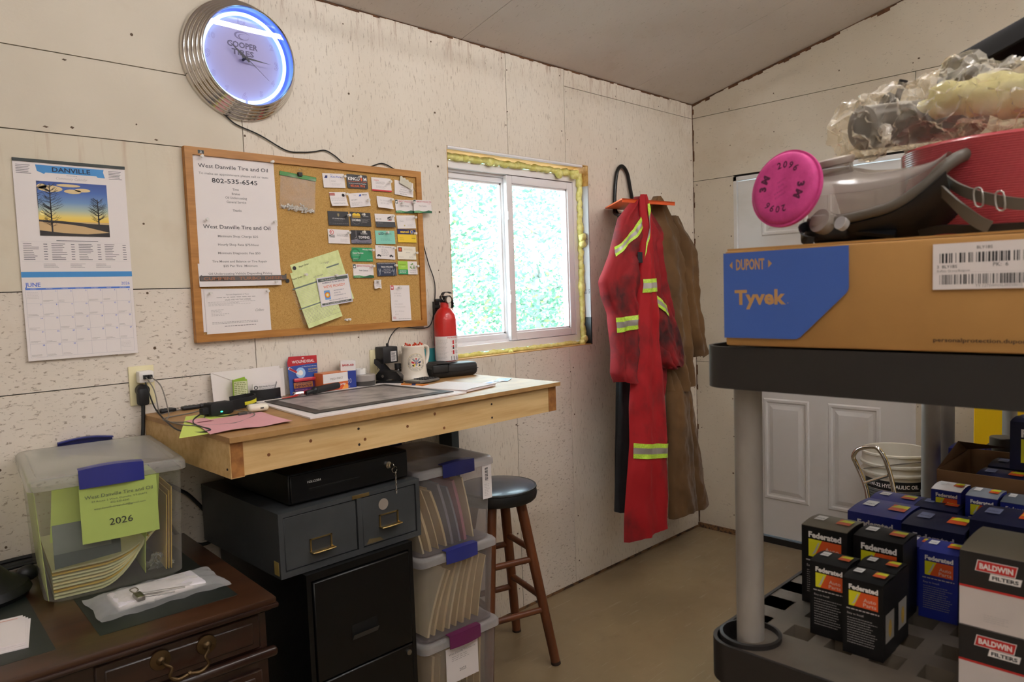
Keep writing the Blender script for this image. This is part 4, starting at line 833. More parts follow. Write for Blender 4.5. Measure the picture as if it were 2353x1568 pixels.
# ---------------------------------------------------------------- extinguisher
redp = mat('red_enamel', 'c01b17', .3, coat=.4)
t = thing('fire_extinguisher', 'red fire extinguisher hung on the wall between cork board and window', 'extinguisher', (1.894, -.062, 1.205))
m = MB(); r_ = .046; m.lathe([(.0001, 0), (r_ - .006, 0), (r_, .006), (r_, .165), (r_ - .004, .185), (.03, .206), (.018, .216), (.0165, .236)], redp, 40); m.build('cylinder', t)
m = MB(); n0 = len(m.v); f = Face(m, (0, 0, 0), *XF)
f.band(-.07, .004, .068, .102, WHITE, 1); f.text('INSTRUCTIONS', .016, .0935, .0055, RED, 2, w=.05, bold=.02); f.band(-.07, .1015, .068, .103, RED, 2)
for k in range(3): f.text(str(k + 1), .006, .078 - k * .02, .005, RED, 3); f.disc(.015, .081 - k * .02, .0045, RED, 2, 10); f.rect(.011, .070 - k * .02, .019, .077 - k * .02, INK if k == 1 else RED, 2); f.lines(.026, .071 - k * .02, .045, .086 - k * .02, 4, INK, .3, 2, .3, k, 3)
f.lines(-.055, .012, -.006, .09, 16, PALE, .3, 2, .3, 3, 8)
for x in (.004, .02, .036): f.rect(x, .006, x + .013, .022, INK, 2); f.disc(x + .006, .014, .004, WHITE, 3, 10)
m.warp(lambda v: V(((r_ + .0004 - v.y) * math.sin(v.x / r_ - .35), -(r_ + .0004 - v.y) * math.cos(v.x / r_ - .35), v.z))); m.build('instruction_label', t, flat=True)
m = MB(); m.cyl((0, 0, .232), (0, 0, .252), .014, BLACKP); m.box((-.011, -.016, .236), (.011, .016, .262), BLACKP); m.rbox((-.048, -.007, .240), (-.004, .007, .252), .003, BLACKP); m.build('valve_body', t)
m = MB(); m.strap([(-.012, 0, .262), (-.002, 0, .275), (.02, 0, .277), (.034, 0, .272)], .016, .003, BLACKP, (0, 1, 0)); m.build('carry_handle', t)
m = MB(); m.strap([(.008, 0, .256), (.024, 0, .262), (.036, 0, .25), (.043, 0, .23), (.040, 0, .212)], .013, .003, BLACKP, (0, 1, 0)); m.build('squeeze_lever', t)
m = MB(); m.cyl((.004, -.016, .246), (.004, -.024, .246), .014, STEEL, 24); m.cyl((.004, -.0241, .246), (.004, -.0246, .246), .0115, mat('gauge_face', 'd8cfc4', .3), 24); m.build('gauge', t)
m = MB(); m.tube([(-.014, -.004, .266), (-.022, -.012, .255), (-.016, -.016, .244), (-.008, -.012, .252)], .001, STEEL, 6, closed=True); m.build('pin_ring', t)
m = MB(); m.box((-.012, .045, .06), (.012, .062, .24), BLACKP); m.box((-.014, .014, .215), (.014, .06, .225), BLACKP); m.build('wall_bracket', t)

# ---------------------------------------------------------------- hook with orange plate
t = thing('coat_rack', 'orange steel plate with a black hoop hook high on the wall, holding work clothes', 'rack', (0, 0, 0))
op = mat('orange_paint', 'd4541f', .4); m = MB()
m.prism([(3.02, -.012), (2.775, -.30), (3.144, -.345), (3.20, -.29), (3.16, -.012)], 1.878, 1.884, op, 'z'); m.prism([(2.775, -.30), (3.144, -.345), (3.146, -.342), (2.778, -.297)], 1.866, 1.884, op, 'z'); m.build('plate', t)
bt = mat('black_tube_steel', '1c1c1a', .3, .3)
m = MB(); m.tube([(3.105, -.02, 1.80), (3.09, -.05, 1.83), (3.092, -.02, 1.88), (3.10, -.016, 1.97), (3.122, -.016, 2.07), (3.165, -.016, 2.105), (3.21, -.016, 2.07), (3.235, -.016, 1.99), (3.262, -.016, 1.90)], .0095, bt, 10, smooth=6); m.build('hoop', t)
m = MB(); m.tube([(3.10, -.014, 1.90), (3.06, -.04, 1.855), (3.03, -.10, 1.84), (3.02, -.16, 1.852), (3.02, -.20, 1.875)], .008, bt, 8); m.build('lower_hook', t)

# ---------------------------------------------------------------- work clothes
def interp(rows, z):
    rows = sorted(rows, key=lambda r: -r[0])
    if z >= rows[0][0]: return rows[0][1:]
    if z <= rows[-1][0]: return rows[-1][1:]
    for i in range(len(rows) - 1):
        if rows[i][0] >= z >= rows[i + 1][0]:
            a, b = rows[i], rows[i + 1]; k = (a[0] - z) / (a[0] - b[0]); 
            return [p + (q - p) * k for p, q in zip(a[1:], b[1:])]
def garment(name, par, rows, y0, dep, mt, seed, folds=3, amp=.012, nz=56, n=26, lab=None, hem=None):
    z1, z0 = rows[0][0], rows[-1][0]
    def S(u, z):
        xl, xr = interp(rows, z); k = (z1 - z) / (z1 - z0); pr = max(0, 1 - (2 * u - 1) ** 2) ** .4; ww = xr - xl
        fo = math.sin(2 * PI * folds * u + seed + 1.2 * noise.noise(V((seed, z * 2.1, 0)))) * amp * (.35 + .65 * k) + noise.noise(V((u * ww * 14 + z * 4, z * 7, seed))) * amp * 1.5 + noise.noise(V((u * ww * 34 + z * 14, z * 24 - u * ww * 20, seed))) * amp * .65
        return V((xl + ww * u, y0 - (dep * min(1, .35 + 3 * k) + fo) * pr, z + (.006 * math.sin(u * 9 + seed) if z == z0 else 0)))
    m = MB()
    rings = []
    for j in range(nz + 1):
        z = z1 + (z0 - z1) * j / nz; rings.append([S(i / n, z) for i in range(n + 1)] + [V((S(i / n, z).x, y0 + .006 + .006 * noise.noise(V((i * .4, z * 4, seed))), z)) for i in range(n - 1, 0, -1)])
    L = len(rings[0]); vs = [p for r_ in rings for p in r_]
    fs = [(j * L + i, j * L + (i + 1) % L, (j + 1) * L + (i + 1) % L, (j + 1) * L + i) for j in range(nz) for i in range(L)] + [tuple(range(L - 1, -1, -1))]
    m.add(vs, fs, mt); o = m.build(name, par, lab, sharp=75)
    def Sx(x, z):
        xl, xr = interp(rows, z); return S(max(.0, min(1, (x - xl) / (xr - xl))), z)
    return Sx
limes = mat('lime_reflective', 'c4e84a', .45, var=((200,) * 3, 'aacc3e', .4, .6)); silv = mat('silver_reflective', 'a39b94', .35, .3)
def stripe(par, Sx, top, bot, n=30, nm='reflective_stripe'):
    m = MB(); 
    for b0, b1, mt in ((0, .3, limes), (.3, .7, silv), (.7, 1, limes)):
        vs = []
        for i in range(n + 1):
            k = i / n; a = [p + (q - p) * k for p, q in zip(top[0], top[1])]; b = [p + (q - p) * k for p, q in zip(bot[0], bot[1])]
            for w in [b0 + (b1 - b0) * q / 3 for q in range(4)]:
                x, z = a[0] + (b[0] - a[0]) * w, a[1] + (b[1] - a[1]) * w; vs.append(Sx(x, z) + V((0, -.0055, 0)))
        m.add(vs, [(4 * i + q, 4 * i + q + 1, 4 * i + 5 + q, 4 * i + 4 + q) for i in range(n) for q in range(3)], mt)
    m.build(nm, par, label='lime and silver reflective stripe', sharp=80)
redc = mat('red_coverall_cloth', 'a50a15', .8, sheen=0, var=((6, 6, 4), '5c1414', .5, .75), bump=((300,) * 3, .2, .001))
redd = mat('red_coverall_dirty', '900c15', .8, sheen=0, var=((7, 7, 5), '3e1615', .42, .64), bump=((300,) * 3, .2, .001))
brn = mat('brown_duck_cloth', '6b4c27', .85, sheen=.1, var=((4, 4, 3), '4a361e', .4, .7), bump=((350,) * 3, .25, .001))
drk = mat('dark_work_cloth', '25282b', .85, var=((5, 5, 5), '1b1d20', .4, .7))
t = thing('dark_trousers', 'dark charcoal work trousers hanging behind the red coveralls', 'clothing', (0, 0, 0))  # garment rows here and below: traced from image pixels, scaled about the camera
garment('trouser_leg', t, [(1.85, 2.93, 2.99), (1.405, 2.864, 2.986), (1.019, 2.854, 2.986), (.654, 2.817, 2.957), (.391, 2.793, 2.929)], -.20, .04, drk, 3, 2)
garment('trouser_leg', t, [(1.40, 2.9, 3.04), (1.0, 2.9, 3.03), (.66, 2.87, 3.0), (.40, 2.86, 2.99)], -.15, .03, drk, 8, 2)
t = thing('brown_coveralls', 'brown insulated coveralls hung by the collar nearest the corner', 'clothing', (0, 0, 0))
garment('body', t, [(1.925, 3.15, 3.185), (1.912, 3.135, 3.2), (1.849, 3.082, 3.262), (1.772, 3.073, 3.328), (1.594, 3.092, 3.404), (1.376, 3.12, 3.404), (1.193, 3.158, 3.432), (1.093, 3.177, 3.432), (.932, 3.186, 3.451)], -.22, .07, brn, 1, 2.5, .014)
garment('sleeve', t, [(1.83, 3.24, 3.309), (1.772, 3.262, 3.352), (1.594, 3.309, 3.43), (1.376, 3.337, 3.448), (1.193, 3.375, 3.484), (1.111, 3.404, 3.527), (1.092, 3.41, 3.49)], -.255, .06, brn, 6, 1.4, .014)
garment('trouser_leg', t, [(1.05, 3.19, 3.36), (.715, 3.196, 3.394), (.365, 3.2, 3.432), (.268, 3.196, 3.451)], -.24, .055, brn, 4, 1.5, .012)
garment('trouser_leg', t, [(1.05, 3.33, 3.46), (.703, 3.357, 3.549), (.349, 3.414, 3.635), (.224, 3.453, 3.678)], -.18, .05, brn, 9, 1.5, .012)
t = thing('red_coveralls', 'dirty red coveralls with lime reflective stripes hanging from the orange plate', 'clothing', (0, 0, 0))
garment('back_panel', t, [(1.895, 2.93, 2.97), (1.87, 2.921, 2.986), (1.80, 2.925, 3.06), (1.738, 2.93, 3.118), (1.70, 2.93, 3.10), (1.684, 2.93, 3.07), (1.592, 2.93, 3.10), (1.411, 2.939, 3.17), (1.221, 2.967, 3.215), (1.097, 3.0, 3.255), (1.063, 3.08, 3.24)], -.275, .055, redd, 2, 2.5, .012)
garment('trouser_leg', t, [(1.30, 2.935, 3.168), (1.08, 2.963, 3.168), (.903, 2.982, 3.131), (.66, 3.0, 3.117), (.334, 3.01, 3.103)], -.25, .045, redd, 5, 1.5, .01, lab='rear trouser leg in darker, dirtier red')
S1 = garment('sleeve', t, [(1.90, 2.90, 2.935), (1.891, 2.885, 2.94), (1.792, 2.757, 2.93), (1.631, 2.686, 2.91), (1.56, 2.64, 2.90), (1.506, 2.601, 2.89), (1.441, 2.616, 2.88), (1.362, 2.657, 2.875), (1.296, 2.664, 2.865), (1.194, 2.68, 2.86), (1.084, 2.674, 2.845), (1.038, 2.70, 2.83)], -.285, .07, redd, 7, 2, .014)
S2 = garment('front_panel', t, [(1.905, 2.88, 2.915), (1.882, 2.87, 2.925), (1.627, 2.843, 2.944), (1.513, 2.833, 2.953), (1.288, 2.795, 2.971), (1.04, 2.769, 2.999), (.912, 2.751, 3.026), (.75, 2.747, 3.03), (.408, 2.692, 3.03), (.298, 2.687, 3.022)], -.33, .05, redc, 4, 2, .010, 70)
S3 = garment('sleeve', t, [(1.45, 2.95, 3.05), (1.36, 2.96, 3.13), (1.25, 3.0, 3.19), (1.12, 3.05, 3.235), (1.07, 3.10, 3.23)], -.315, .03, redd, 11, 1.3, .008)
stripe(t, S1, ((2.70, 1.66), (2.885, 1.82)), ((2.685, 1.615), (2.885, 1.765)), 34)
stripe(t, S2, ((2.84, 1.51), (2.952, 1.513)), ((2.832, 1.447), (2.955, 1.452)))
stripe(t, S2, ((2.905, 1.86), (2.925, 1.865)), ((2.85, 1.60), (2.88, 1.70)), 24)
stripe(t, S1, ((2.668, 1.34), (2.868, 1.352)), ((2.675, 1.272), (2.866, 1.292)))
stripe(t, S2, ((2.752, .755), (3.022, .71)), ((2.745, .685), (3.022, .64)))
stripe(t, S3, ((2.965, 1.445), (3.065, 1.38)), ((2.965, 1.385), (3.08, 1.325)))
m = MB(); P = [S1(2.86 - .0, 1.6)]; m.rbox((2.80, -.366, 1.585), (2.835, -.360, 1.635), .002, drk, 1); m.build('pocket_flap', t, label='small dark patch on the chest')
# ================================================================ WORKBENCH AND WHAT LIES ON IT
pine = mat('pine_lumber', 'd6b57f', .6, var=((3, 45, 45), 'c39c63', .4, .68), bump=((8, 90, 90), .15, .001))
pined = mat('pine_dark_board', 'a8713a', .55, var=((40, 3, 40), '7f5026', .4, .7))
fibre = mat('bench_top_board', 'ad8450', .55, var=((14,) * 3, '9a7344', .4, .65), bump=((200,) * 3, .1, .001))
knot = mat('pine_knot', '7a4a22', .6); hole = mat('screw_hole', '2b1c12', .8)
BX0, BX1, BY = .752, 1.968, -.605
t = thing('workbench', 'pine-framed workbench with brown board top fixed under the cork board and window', 'workbench', (0, 0, 0))
m = MB(); m.box((BX0, BY, ZB - .0135), (BX1, -.001, ZB), fibre); m.build('bench_top', t, flat=True)
zt, zb = ZB - .014, ZB - .104
m = MB(); m.box((BX0 + .042, BY + .020, zb), (BX1 - .04, BY + .058, zt), pine)
for x, z in ((1.15, .35), (.98, .62), (1.30, .5), (1.44, .2), (1.405, .75), (.86, .45)): m.cyl((x, BY + .0195, zb + z * .09), (x, BY + .022, zb + z * .09), .0045, knot, 12)
for x in (1.13, 1.645):
    for z in (.22, .72): m.cyl((x, BY + .019, zb + z * .09), (x, BY + .022, zb + z * .09), .0036, hole, 10)
m.build('front_rail', t, flat=True)
m = MB(); m.box((BX0 + .006, BY + .018, zb - .002), (BX0 + .041, -.001, zt), pine); m.box((BX0 + .008, BY + .0172, zb), (BX0 + .040, BY + .0182, zt), pined); m.cyl((BX0 + .004, BY + .035, zb + .02), (BX0 + .007, BY + .035, zb + .02), .003, hole, 8); m.build('end_rail', t, flat=True)
m = MB(); m.box((BX1 - .044, BY + .018, zb), (BX1 - .006, -.001, zt), pined); m.build('end_rail', t, flat=True)
m = MB(); m.box((BX0 + .042, -.04, zb), (BX1 - .04, -.001, zt), pine); m.build('wall_cleat', t, flat=True)
m = MB(); m.box((1.885, -.085, 0), (1.922, -.005, zb), mat('grey_post', '3b4448', .6)); m.build('leg', t, flat=True)

def on(name, lab, cat_, x, y, rz=0, z=ZB + .0005, group=None): return thing(name, lab, cat_, (x, y, z), math.radians(rz), group)
# envelope leaning on the wall
ev = mat('white_envelope', 'e9e1dc', .7)
t = on('envelope', 'white envelope with a pointed flap leaning on the wall behind the green box', 'envelope', 1.075, -.018, 0)
m = MB(); m.slab(lambda u, v: (-.118 + .236 * u, -.012 * (1 - v), .105 * v), 4, 4, .0012, ev); m.build('envelope_body', t)
m = MB(); m.prism([(-.118, .105), (0, .048), (.118, .105)], -.002, -.001, ev, 'y'); m.warp(lambda v: v + V((0, -.012 * (1 - v.z / .105), 0))); m.build('flap', t, flat=True)
m = MB(); m.slab(lambda u, v: (.09 + .045 * u, .006 - .004 * (1 - v), .095 * v), 2, 2, .001, ev); tag(m.build('paper_sheet', loc=(1.075, -.018, ZB)), 'white paper standing behind the envelope on its right side', 'paper')
# green gum box
t = on('green_box', 'small lime green carton with a printed panel standing in front of the envelope', 'box', 1.036, -.050, -20)
gb = mat('lime_carton', '94b832', .5)
m = MB(); m.box((-.022, -.014, 0), (.022, .014, .076), gb); f = Face(m, (0, -.0142, 0), *XF); f.rect(-.019, .004, .0205, .072, mat('carton_panel', 'd8dbb0', .5), 1); f.lines(-.018, .006, .019, .07, 11, mat('carton_print', '7d8c4a', .5), .4, 2, .2, 3, 5); m.build('carton', t, flat=True)
m = MB(); m.prism([(-.02, .076), (.0, .0735), (.018, .0775), (.016, .084), (-.004, .080)], -.002, .001, gb, 'y'); m.build('flap', t, flat=True)
# card holder
t = on('card_holder', 'curved black business card holder in front of the envelope', 'holder', 1.120, -.052, -8)
m = MB(); m.slab(lambda u, v: ((-.05 + .1 * u), -.022 + .018 * (2 * u - 1) ** 2, .036 * v), 20, 3, .008, BLACKP); m.box((-.046, -.02, 0), (.046, .016, .008), BLACKP); m.box((-.044, .010, 0), (.044, .016, .03), BLACKP); m.build('holder_body', t)
t = on('business_card_stack', 'white tire shop cards standing in the black holder', 'card', 1.121, -.048, -8, ZB + .009)
m = MB(); m.box((-.040, -.004, 0), (.040, .003, .046), WHITE); f = Face(m, (0, -.0042, 0), *XF); f.disc(-.030, .034, .0065, INK, 1, 16, r0=.004); f.text('West Danville Tire and Oil', .008, .034, .0045, INK, 2, w=.058, shear=.4, bold=.01); f.lines(-.02, .024, .036, .031, 2, GREY, .35, 1, .2, 1, 8); f.poly([(.030, .026), (.034, .026), (.041, .046), (.038, .05)], GREY, 2); m.build('card_face', t, flat=True)
# wound powder pack
t = on('blister_pack', 'red and blue blood clotting powder blister pack leaning upright', 'pack', 1.272, -.035, 0); t.scale = (1.12, 1, 1.18); t.rotation_euler = (-.12, 0, -.06)
bd = mat('pack_blue', '2b4a9a', .3); rd = mat('pack_red', 'b92029', .3)
m = MB(); m.prism([(-.047, 0), (.047, 0), (.053, .110), (-.040, .112), (-.046, .095)], -.0012, 0, bd, 'y'); f = Face(m, (0, -.0013, 0), *XF)
f.poly([(-.0455, .083), (.0515, .087), (.053, .110), (-.040, .112), (-.046, .095)], rd, 1); f.text('WOUNDSEAL', .006, .091, .0085, WPR, 2, w=.074, bold=.015); f.disc(.006, .105, .004, WPR, 2, 12, .002)
f.disc(-.006, .062, .016, mat('pack_glow', '9fc3ea', .4), 1, 20); f.disc(-.006, .062, .008, WPR, 2, 20); f.poly([(-.042, .083), (-.046, .076), (-.012, .056), (-.009, .060)], WPR, 3); f.poly([(-.040, .080), (-.043, .075), (-.020, .062), (-.017, .067)], rd, 4)
f.text('For Minor External Bleeding', .024, .078, .003, WPR, 2, w=.048); f.text('FAST-FORM', .034, .068, .0045, YEL, 2, w=.028); f.text('Clotting Powder', .034, .0625, .003, YEL, 2, w=.028)
f.rect(-.033, .018, .030, .034, YEL, 5); f.text('STOPS BLEEDING', -.001, .0285, .0042, INK, 6, w=.050, bold=.01); f.text('INSTANTLY!', -.001, .020, .0068, INK, 6, w=.054, bold=.04); f.lines(-.03, .006, .02, .014, 2, WPR, .3, 5, .2, 2, 7); m.build('pack_card', t, flat=True)
m = MB(); m.rbox((-.034, -.012, .036), (.046, -.001, .047), .004, mat('red_blister', 'c43a48', .2)); m.rbox((-.035, -.0105, .004), (.044, -.001, .036), .003, clear('blister', 'e9d9ea', .25, .1, '9a4a66', .3)); m.build('blister', t)
# fingertip bandage box
t = on('bandage_box', 'white and orange fingertip bandage box beside the blister pack', 'box', 1.366, -.058, 4)
m = MB(); m.box((-.052, -.026, 0), (.052, .026, .066), mat('orange_box', 'd8713a', .5)); f = Face(m, (0, -.0262, 0), *XF); f.rect(-.052, .032, .052, .064, WPR, 1); f.text('MEDI-FIRST', .004, .041, .008, mat('taupe_print', '8d7b70', .5), 2, w=.054); f.poly([(-.052, 0), (.052, 0), (.052, .022), (.03, .03), (-.052, .014)], mat('deep_orange', 'd9582a', .5), 1); f.poly([(.02, 0), (.052, 0), (.052, .018), (.04, .024)], mat('amber_box', 'efa04a', .5), 2); f.text('Flexible Fingertip', .003, .020, .0075, WPR, 3, w=.074, bold=.02); m.box((-.052, -.026, .0662), (.052, .026, .0668), mat('pale_orange', 'd98a5a', .5)); m.build('carton', t, flat=True)
# adhesive strip box
t = on('bandage_box', 'tall white and blue adhesive strip box right of the orange box', 'box', 1.440, -.050, -28)
m = MB(); m.box((-.026, -.026, 0), (.026, .026, .100), mat('strip_box_blue', '2a3f96', .4)); m.box((-.0262, -.0262, .066), (.0262, .0262, .1003), WPR)
f = Face(m, (0, -.0264, 0), *XF); f.text('BAND-AID', 0, .083, .007, RED, 2, w=.040, bold=.03); f.text('50', 0, .008, .005, WPR, 2); [f.disc(-.012 + k * .009, .03, .003, WPR, 2, 10, .008, r0=.0022) for k in range(3)]; f.lines(-.02, .014, .0, .022, 3, WPR, .3, 2, .2, 2, 4)
f = Face(m, (-.0264, 0, 0), *YF); f.text('BAND-AID', 0, .08, .010, RED, 2, w=.044, bold=.03); m.build('carton', t, flat=True)
# tape roll and round tin
m = MB(); m.lathe([(.013, 0), (.022, 0), (.022, .02), (.013, .02), (.013, 0)], wp, 28); tag(m.build('tape_roll', loc=(1.494, -.045, ZB + .0455)), 'small white tape roll on top of the round tub', 'tape')
t = on('round_tub', 'low round grey tub with a clear lid beside the blue bandage box', 'tub', 1.502, -.058)
m = MB(); m.lathe([(.0001, 0), (.040, 0), (.041, .022), (.0001, .022)], mat('dark_grey_tub', '4a4744', .35), 32); m.build('base', t)
m = MB(); m.lathe([(.041, .022), (.042, .024), (.042, .042), (.040, .0445), (.0001, .0445)], mat('smoky_lid', 'a49c96', .2), 32); m.build('lid', t)
# hole punch
t = on('hole_punch', 'black hole punch standing between the round tub and the mug', 'punch', 1.595, -.085, -62)
m = MB(); m.rbox((-.05, -.017, 0), (.05, .017, .012), .004, BLACKP); m.build('base', t)
m = MB(); m.prism([(-.048, .014), (-.018, .014), (.02, .02), (.05, .012), (.052, .03), (.036, .047), (.0, .052), (-.035, .088), (-.052, .094), (-.054, .078), (-.03, .055), (-.048, .035)], -.014, .014, mat('black_gloss', '191919', .2), 'y'); m.build('lever_body', t)
m = MB(); m.cyl((-.02, -.016, .03), (-.02, .016, .03), .005, STEEL); m.build('pivot', t)
# small dark bottle
t = on('small_bottle', 'tiny dark bottle with a white label tucked left of the mug', 'bottle', 1.668, -.040)
m = MB(); m.lathe([(.0001, 0), (.013, 0), (.014, .004), (.014, .042), (.009, .05)], mat('brown_glass', '2a211c', .2), 20); m.build('bottle_body', t)
m = MB(); m.lathe([(.009, .048), (.0125, .049), (.0125, .068), (.0001, .069)], BLACKP, 20); m.build('cap', t)
m = MB(); f = Face(m, (0, 0, 0), *XF); f.band(-.016, .008, .018, .036, WHITE, 1, 10); f.lines(-.012, .012, .012, .032, 5, INK, .35, 2, .3, 1, 4); m.warp(lambda v: V(((.0145 - v.y) * math.sin(v.x / .0145), -(.0145 - v.y) * math.cos(v.x / .0145), v.z))); m.build('label', t, flat=True)
# stein mug with seal
mugm = mat('cream_ceramic', 'e9dfcf', .2, coat=.4); gold = mat('seal_gold', 'e4c631', .4)
MX, MY = 1.716, -.078
t = on('beer_mug', 'tall cream stein mug with a round army seal, filled with red-tipped sticks', 'mug', MX, MY)
m = MB(); mr = lambda h: .0505 - .085 * h
prof = [(.0001, 0), (.047, 0), (.0555, .004), (.0565, .012), (.0525, .02), (.050, .03), (.0455, .09), (.0425, .122), (.0445, .127), (.0445, .133), (.0425, .136), (.039, .132), (.041, .02), (.0001, .015)]
m.lathe(prof, mugm, 48); m.build('mug_body', t)
m = MB(); m.tube([(.040, .012, .118), (.062, .016, .128), (.084, .022, .120), (.089, .024, .095), (.078, .02, .066), (.060, .016, .05), (.048, .012, .040)], [.0075, .008, .008, .0075, .0075, .0075, .008], mugm, 12, smooth=5); m.tube([(.048, .012, .052), (.058, .015, .040), (.066, .018, .046)], .005, mugm, 8); m.build('handle', t)
m = MB(); f = Face(m, (0, 0, .072), *XF)
f.disc(0, 0, .0345, gold, 1, 40); f.disc(0, 0, .0335, mat('seal_ring_ink', '8a7a20', .5), 2, 40, r0=.0328); f.disc(0, 0, .0235, mugm, 3, 36); f.disc(0, 0, .0242, _M['seal_ring_ink'], 4, 36, r0=.0235)
f.arc('DEPARTMENT OF THE ARMY', 0, 0, .0262, .0048, PI / 2, INK, 5, step=.168); f.arc('UNITED STATES OF AMERICA', 0, 0, .0308, .0046, -PI / 2, INK, 5, inside=True, step=.135)
fl = mat('seal_navy', '2c3a5e', .5)
f.poly([(-.002, -.012), (.002, -.012), (.003, .008), (0, .017), (-.003, .008)], mat('seal_steel', '8f9aa6', .4), 6); f.disc(0, .014, .003, RED, 7, 12)
for s_ in (1, -1):
    f.poly([(s_ * .002, -.002), (s_ * .015, .014), (s_ * .0135, .0155), (s_ * .001, .001)], fl, 5); f.poly([(s_ * .002, -.004), (s_ * .011, .0165), (s_ * .0095, .017), (s_ * .0008, .0)], _M['seal_steel'], 5)
    f.poly([(s_ * .006, .001), (s_ * .018, .006), (s_ * .018, -.001), (s_ * .009, -.005)], RED if s_ < 0 else fl, 6); f.disc(s_ * .012, -.011, .0035, INK, 6, 12)
f.poly([(-.014, -.007), (-.005, -.004), (.005, -.004), (.014, -.007), (.010, -.016), (-.010, -.016)], gold, 5); f.poly([(-.005, -.006), (.005, -.006), (.004, .003), (-.004, .003)], RED, 6); f.text('1775', 0, -.0215, .003, INK, 7)
a0 = math.radians(-22)
m.warp(lambda v: (lambda r_, th: V((r_ * math.sin(th), -r_ * math.cos(th), v.z)))(.0458 + (.072 - v.z) * .075 - v.y + .0008, v.x / .046 + a0 - .05)); m.build('army_seal', t, flat=True, label='round yellow army seal with flags, drum and lettering')
rt = mat('red_tip', 'd4421c', .4)
for i in range(20):
    a = 2.4 * i; r_ = .008 + .0065 * math.sqrt(i); m = MB(); x, y = r_ * math.cos(a) * .95, r_ * math.sin(a) * .95; zt_ = .136 + R.uniform(0, .012)
    m.cyl((x * .7, y * .7, .03), (x, y, zt_ - .008), .0022, wp, 6); m.cyl((x, y, zt_ - .008), (x * 1.02, y * 1.02, zt_), .0032, rt, 6); o = m.build('coffee_stick', loc=(MX, MY, ZB + .0005)); tag(o, 'orange-red tipped plastic stick standing in the cream mug', 'stick', 'red tipped sticks in the mug')
# turquoise envelope, pouch
m = MB(); m.box((-.066, -.001, 0), (.066, .001, .110), mat('turquoise_card', '3fa9ad', .6)); o = m.build('envelope'); o.location = (1.845, -.014, ZB + .0005); o.rotation_euler = (-.08, 0, 0); tag(o, 'turquoise envelope standing behind the mug handle', 'envelope')
t = on('zip_pouch', 'black fabric eyeglass pouch lying between the mug and the window', 'pouch', 1.875, -.115, -10)
pm = mat('black_nylon', '1d1c1c', .55, bump=((90,) * 3, .3, .002))
m = MB(); m.rbox((-.105, -.036, 0), (.105, .036, .058), .02, pm, 4); m.warp(lambda v: V((v.x, v.y * (1 + .05 * math.sin(v.x * 30)), max(0, v.z * (1 - .22 * (v.x + .1)) + .004 * noise.noise(v * 25))))); m.build('pouch_body', t, sharp=70)
m = MB(); m.slab(lambda u, v: (-.107 + .085 * u - .01 * math.sin(PI * v) * 0, -.036 + .072 * v - .0, .0605 - .002 * math.cos(v * 3) - .02 * max(0, .25 - u) * 4), 8, 6, .002, pm); m.rbox((-.108, -.041, .02), (-.035, -.034, .055), .006, pm); m.build('flap', t, sharp=70)
m = MB(); m.tube([(-.04, -.040, .03), (.0, -.039, .022), (.05, -.039, .026), (.10, -.037, .028)], .0016, BLACKP, 6); m.build('zipper', t)
# calculator
t = on('calculator', 'grey pocket calculator with black keys in front of the mug', 'calculator', 1.688, -.165, 12)
m = MB(); m.rbox((-.058, -.038, .003), (.058, .038, .013), .004, mat('calculator_grey', '6e6a66', .35)); m.build('calculator_body', t)
m = MB(); m.box((-.052, -.022, .013), (-.028, .03, .0138), mat('lcd', '8a8f7c', .2)); m.build('display', t)
m = MB()
for i in range(5):
    for j in range(5): m.rbox((-.020 + i * .0145, -.032 + j * .0125, .0125), (-.0095 + i * .0145, -.0235 + j * .0125, .016), .001, BLACKP, 1)
m.build('keys', t)['kind'] = 'stuff'
# crayon-like marker
t = on('marker_pen', 'orange pen with a navy band lying before the calculator', 'pen', 1.600, -.235, -70, ZB + .0055)
m = MB(); m.cyl((-.058, 0, 0), (-.012, 0, 0), .005, mat('pen_orange', 'd9833a', .4)); m.cyl((.004, 0, 0), (.05, 0, 0), .005, _M['pen_orange']); m.cyl((.05, 0, 0), (.062, 0, 0), .005, ORG, r2=.002); m.build('barrel', t)
m = MB(); m.cyl((-.012, 0, 0), (.004, 0, 0), .0056, NAVY); m.build('grip_band', t)
# notepad, cards
t = on('notepad', 'white notepad with thin pages at the right of the desk blotter', 'notepad', 1.655, -.395, 12, ZB + .0025)
m = MB(); m.box((-.085, -.11, 0), (.085, .11, .006), mat('pad_pages', 'e6d9d6', .7)); f = Face(m, (0, 0, .0061), *ZF); f.rect(-.084, -.109, .084, .109, WHITE, .3); f.lines(-.07, -.09, .07, .09, 12, mat('pad_line', 'd9c2c2', .7), .06, 1, 0); m.build('pages', t, flat=True)
m = MB(); m.tube([(-.084, -.11, .0065), (-.05, -.1105, .008), (.084, -.11, .0065)], .001, STEEL, 6, smooth=1); m.build('binding', t)
bc = mat('blue_card', '7fa2cf', .4)
for (x, y, a, mt, lab) in ((1.835, -.395, 20, WHITE, 'white and blue card lying near the bench corner, nearer the notepad'), (1.895, -.385, 35, bc, 'pale blue card lying nearest the right end of the bench')):
    m = MB(); m.box((-.043, -.026, 0), (.043, .026, .0006), mt); f = Face(m, (0, 0, .0007), *ZF); f.rect(-.043, -.01, -.005, .012, BLUE if mt is WHITE else WHITE, 1); f.lines(.005, -.02, .038, .015, 4, GREY, .3, 1, .3, 2, 4); o = m.build('business_card', loc=(x, y, ZB + .0008 + (.0008 if mt is bc else 0))); o.rotation_euler = (0, 0, math.radians(a)); tag(o, lab, 'card')
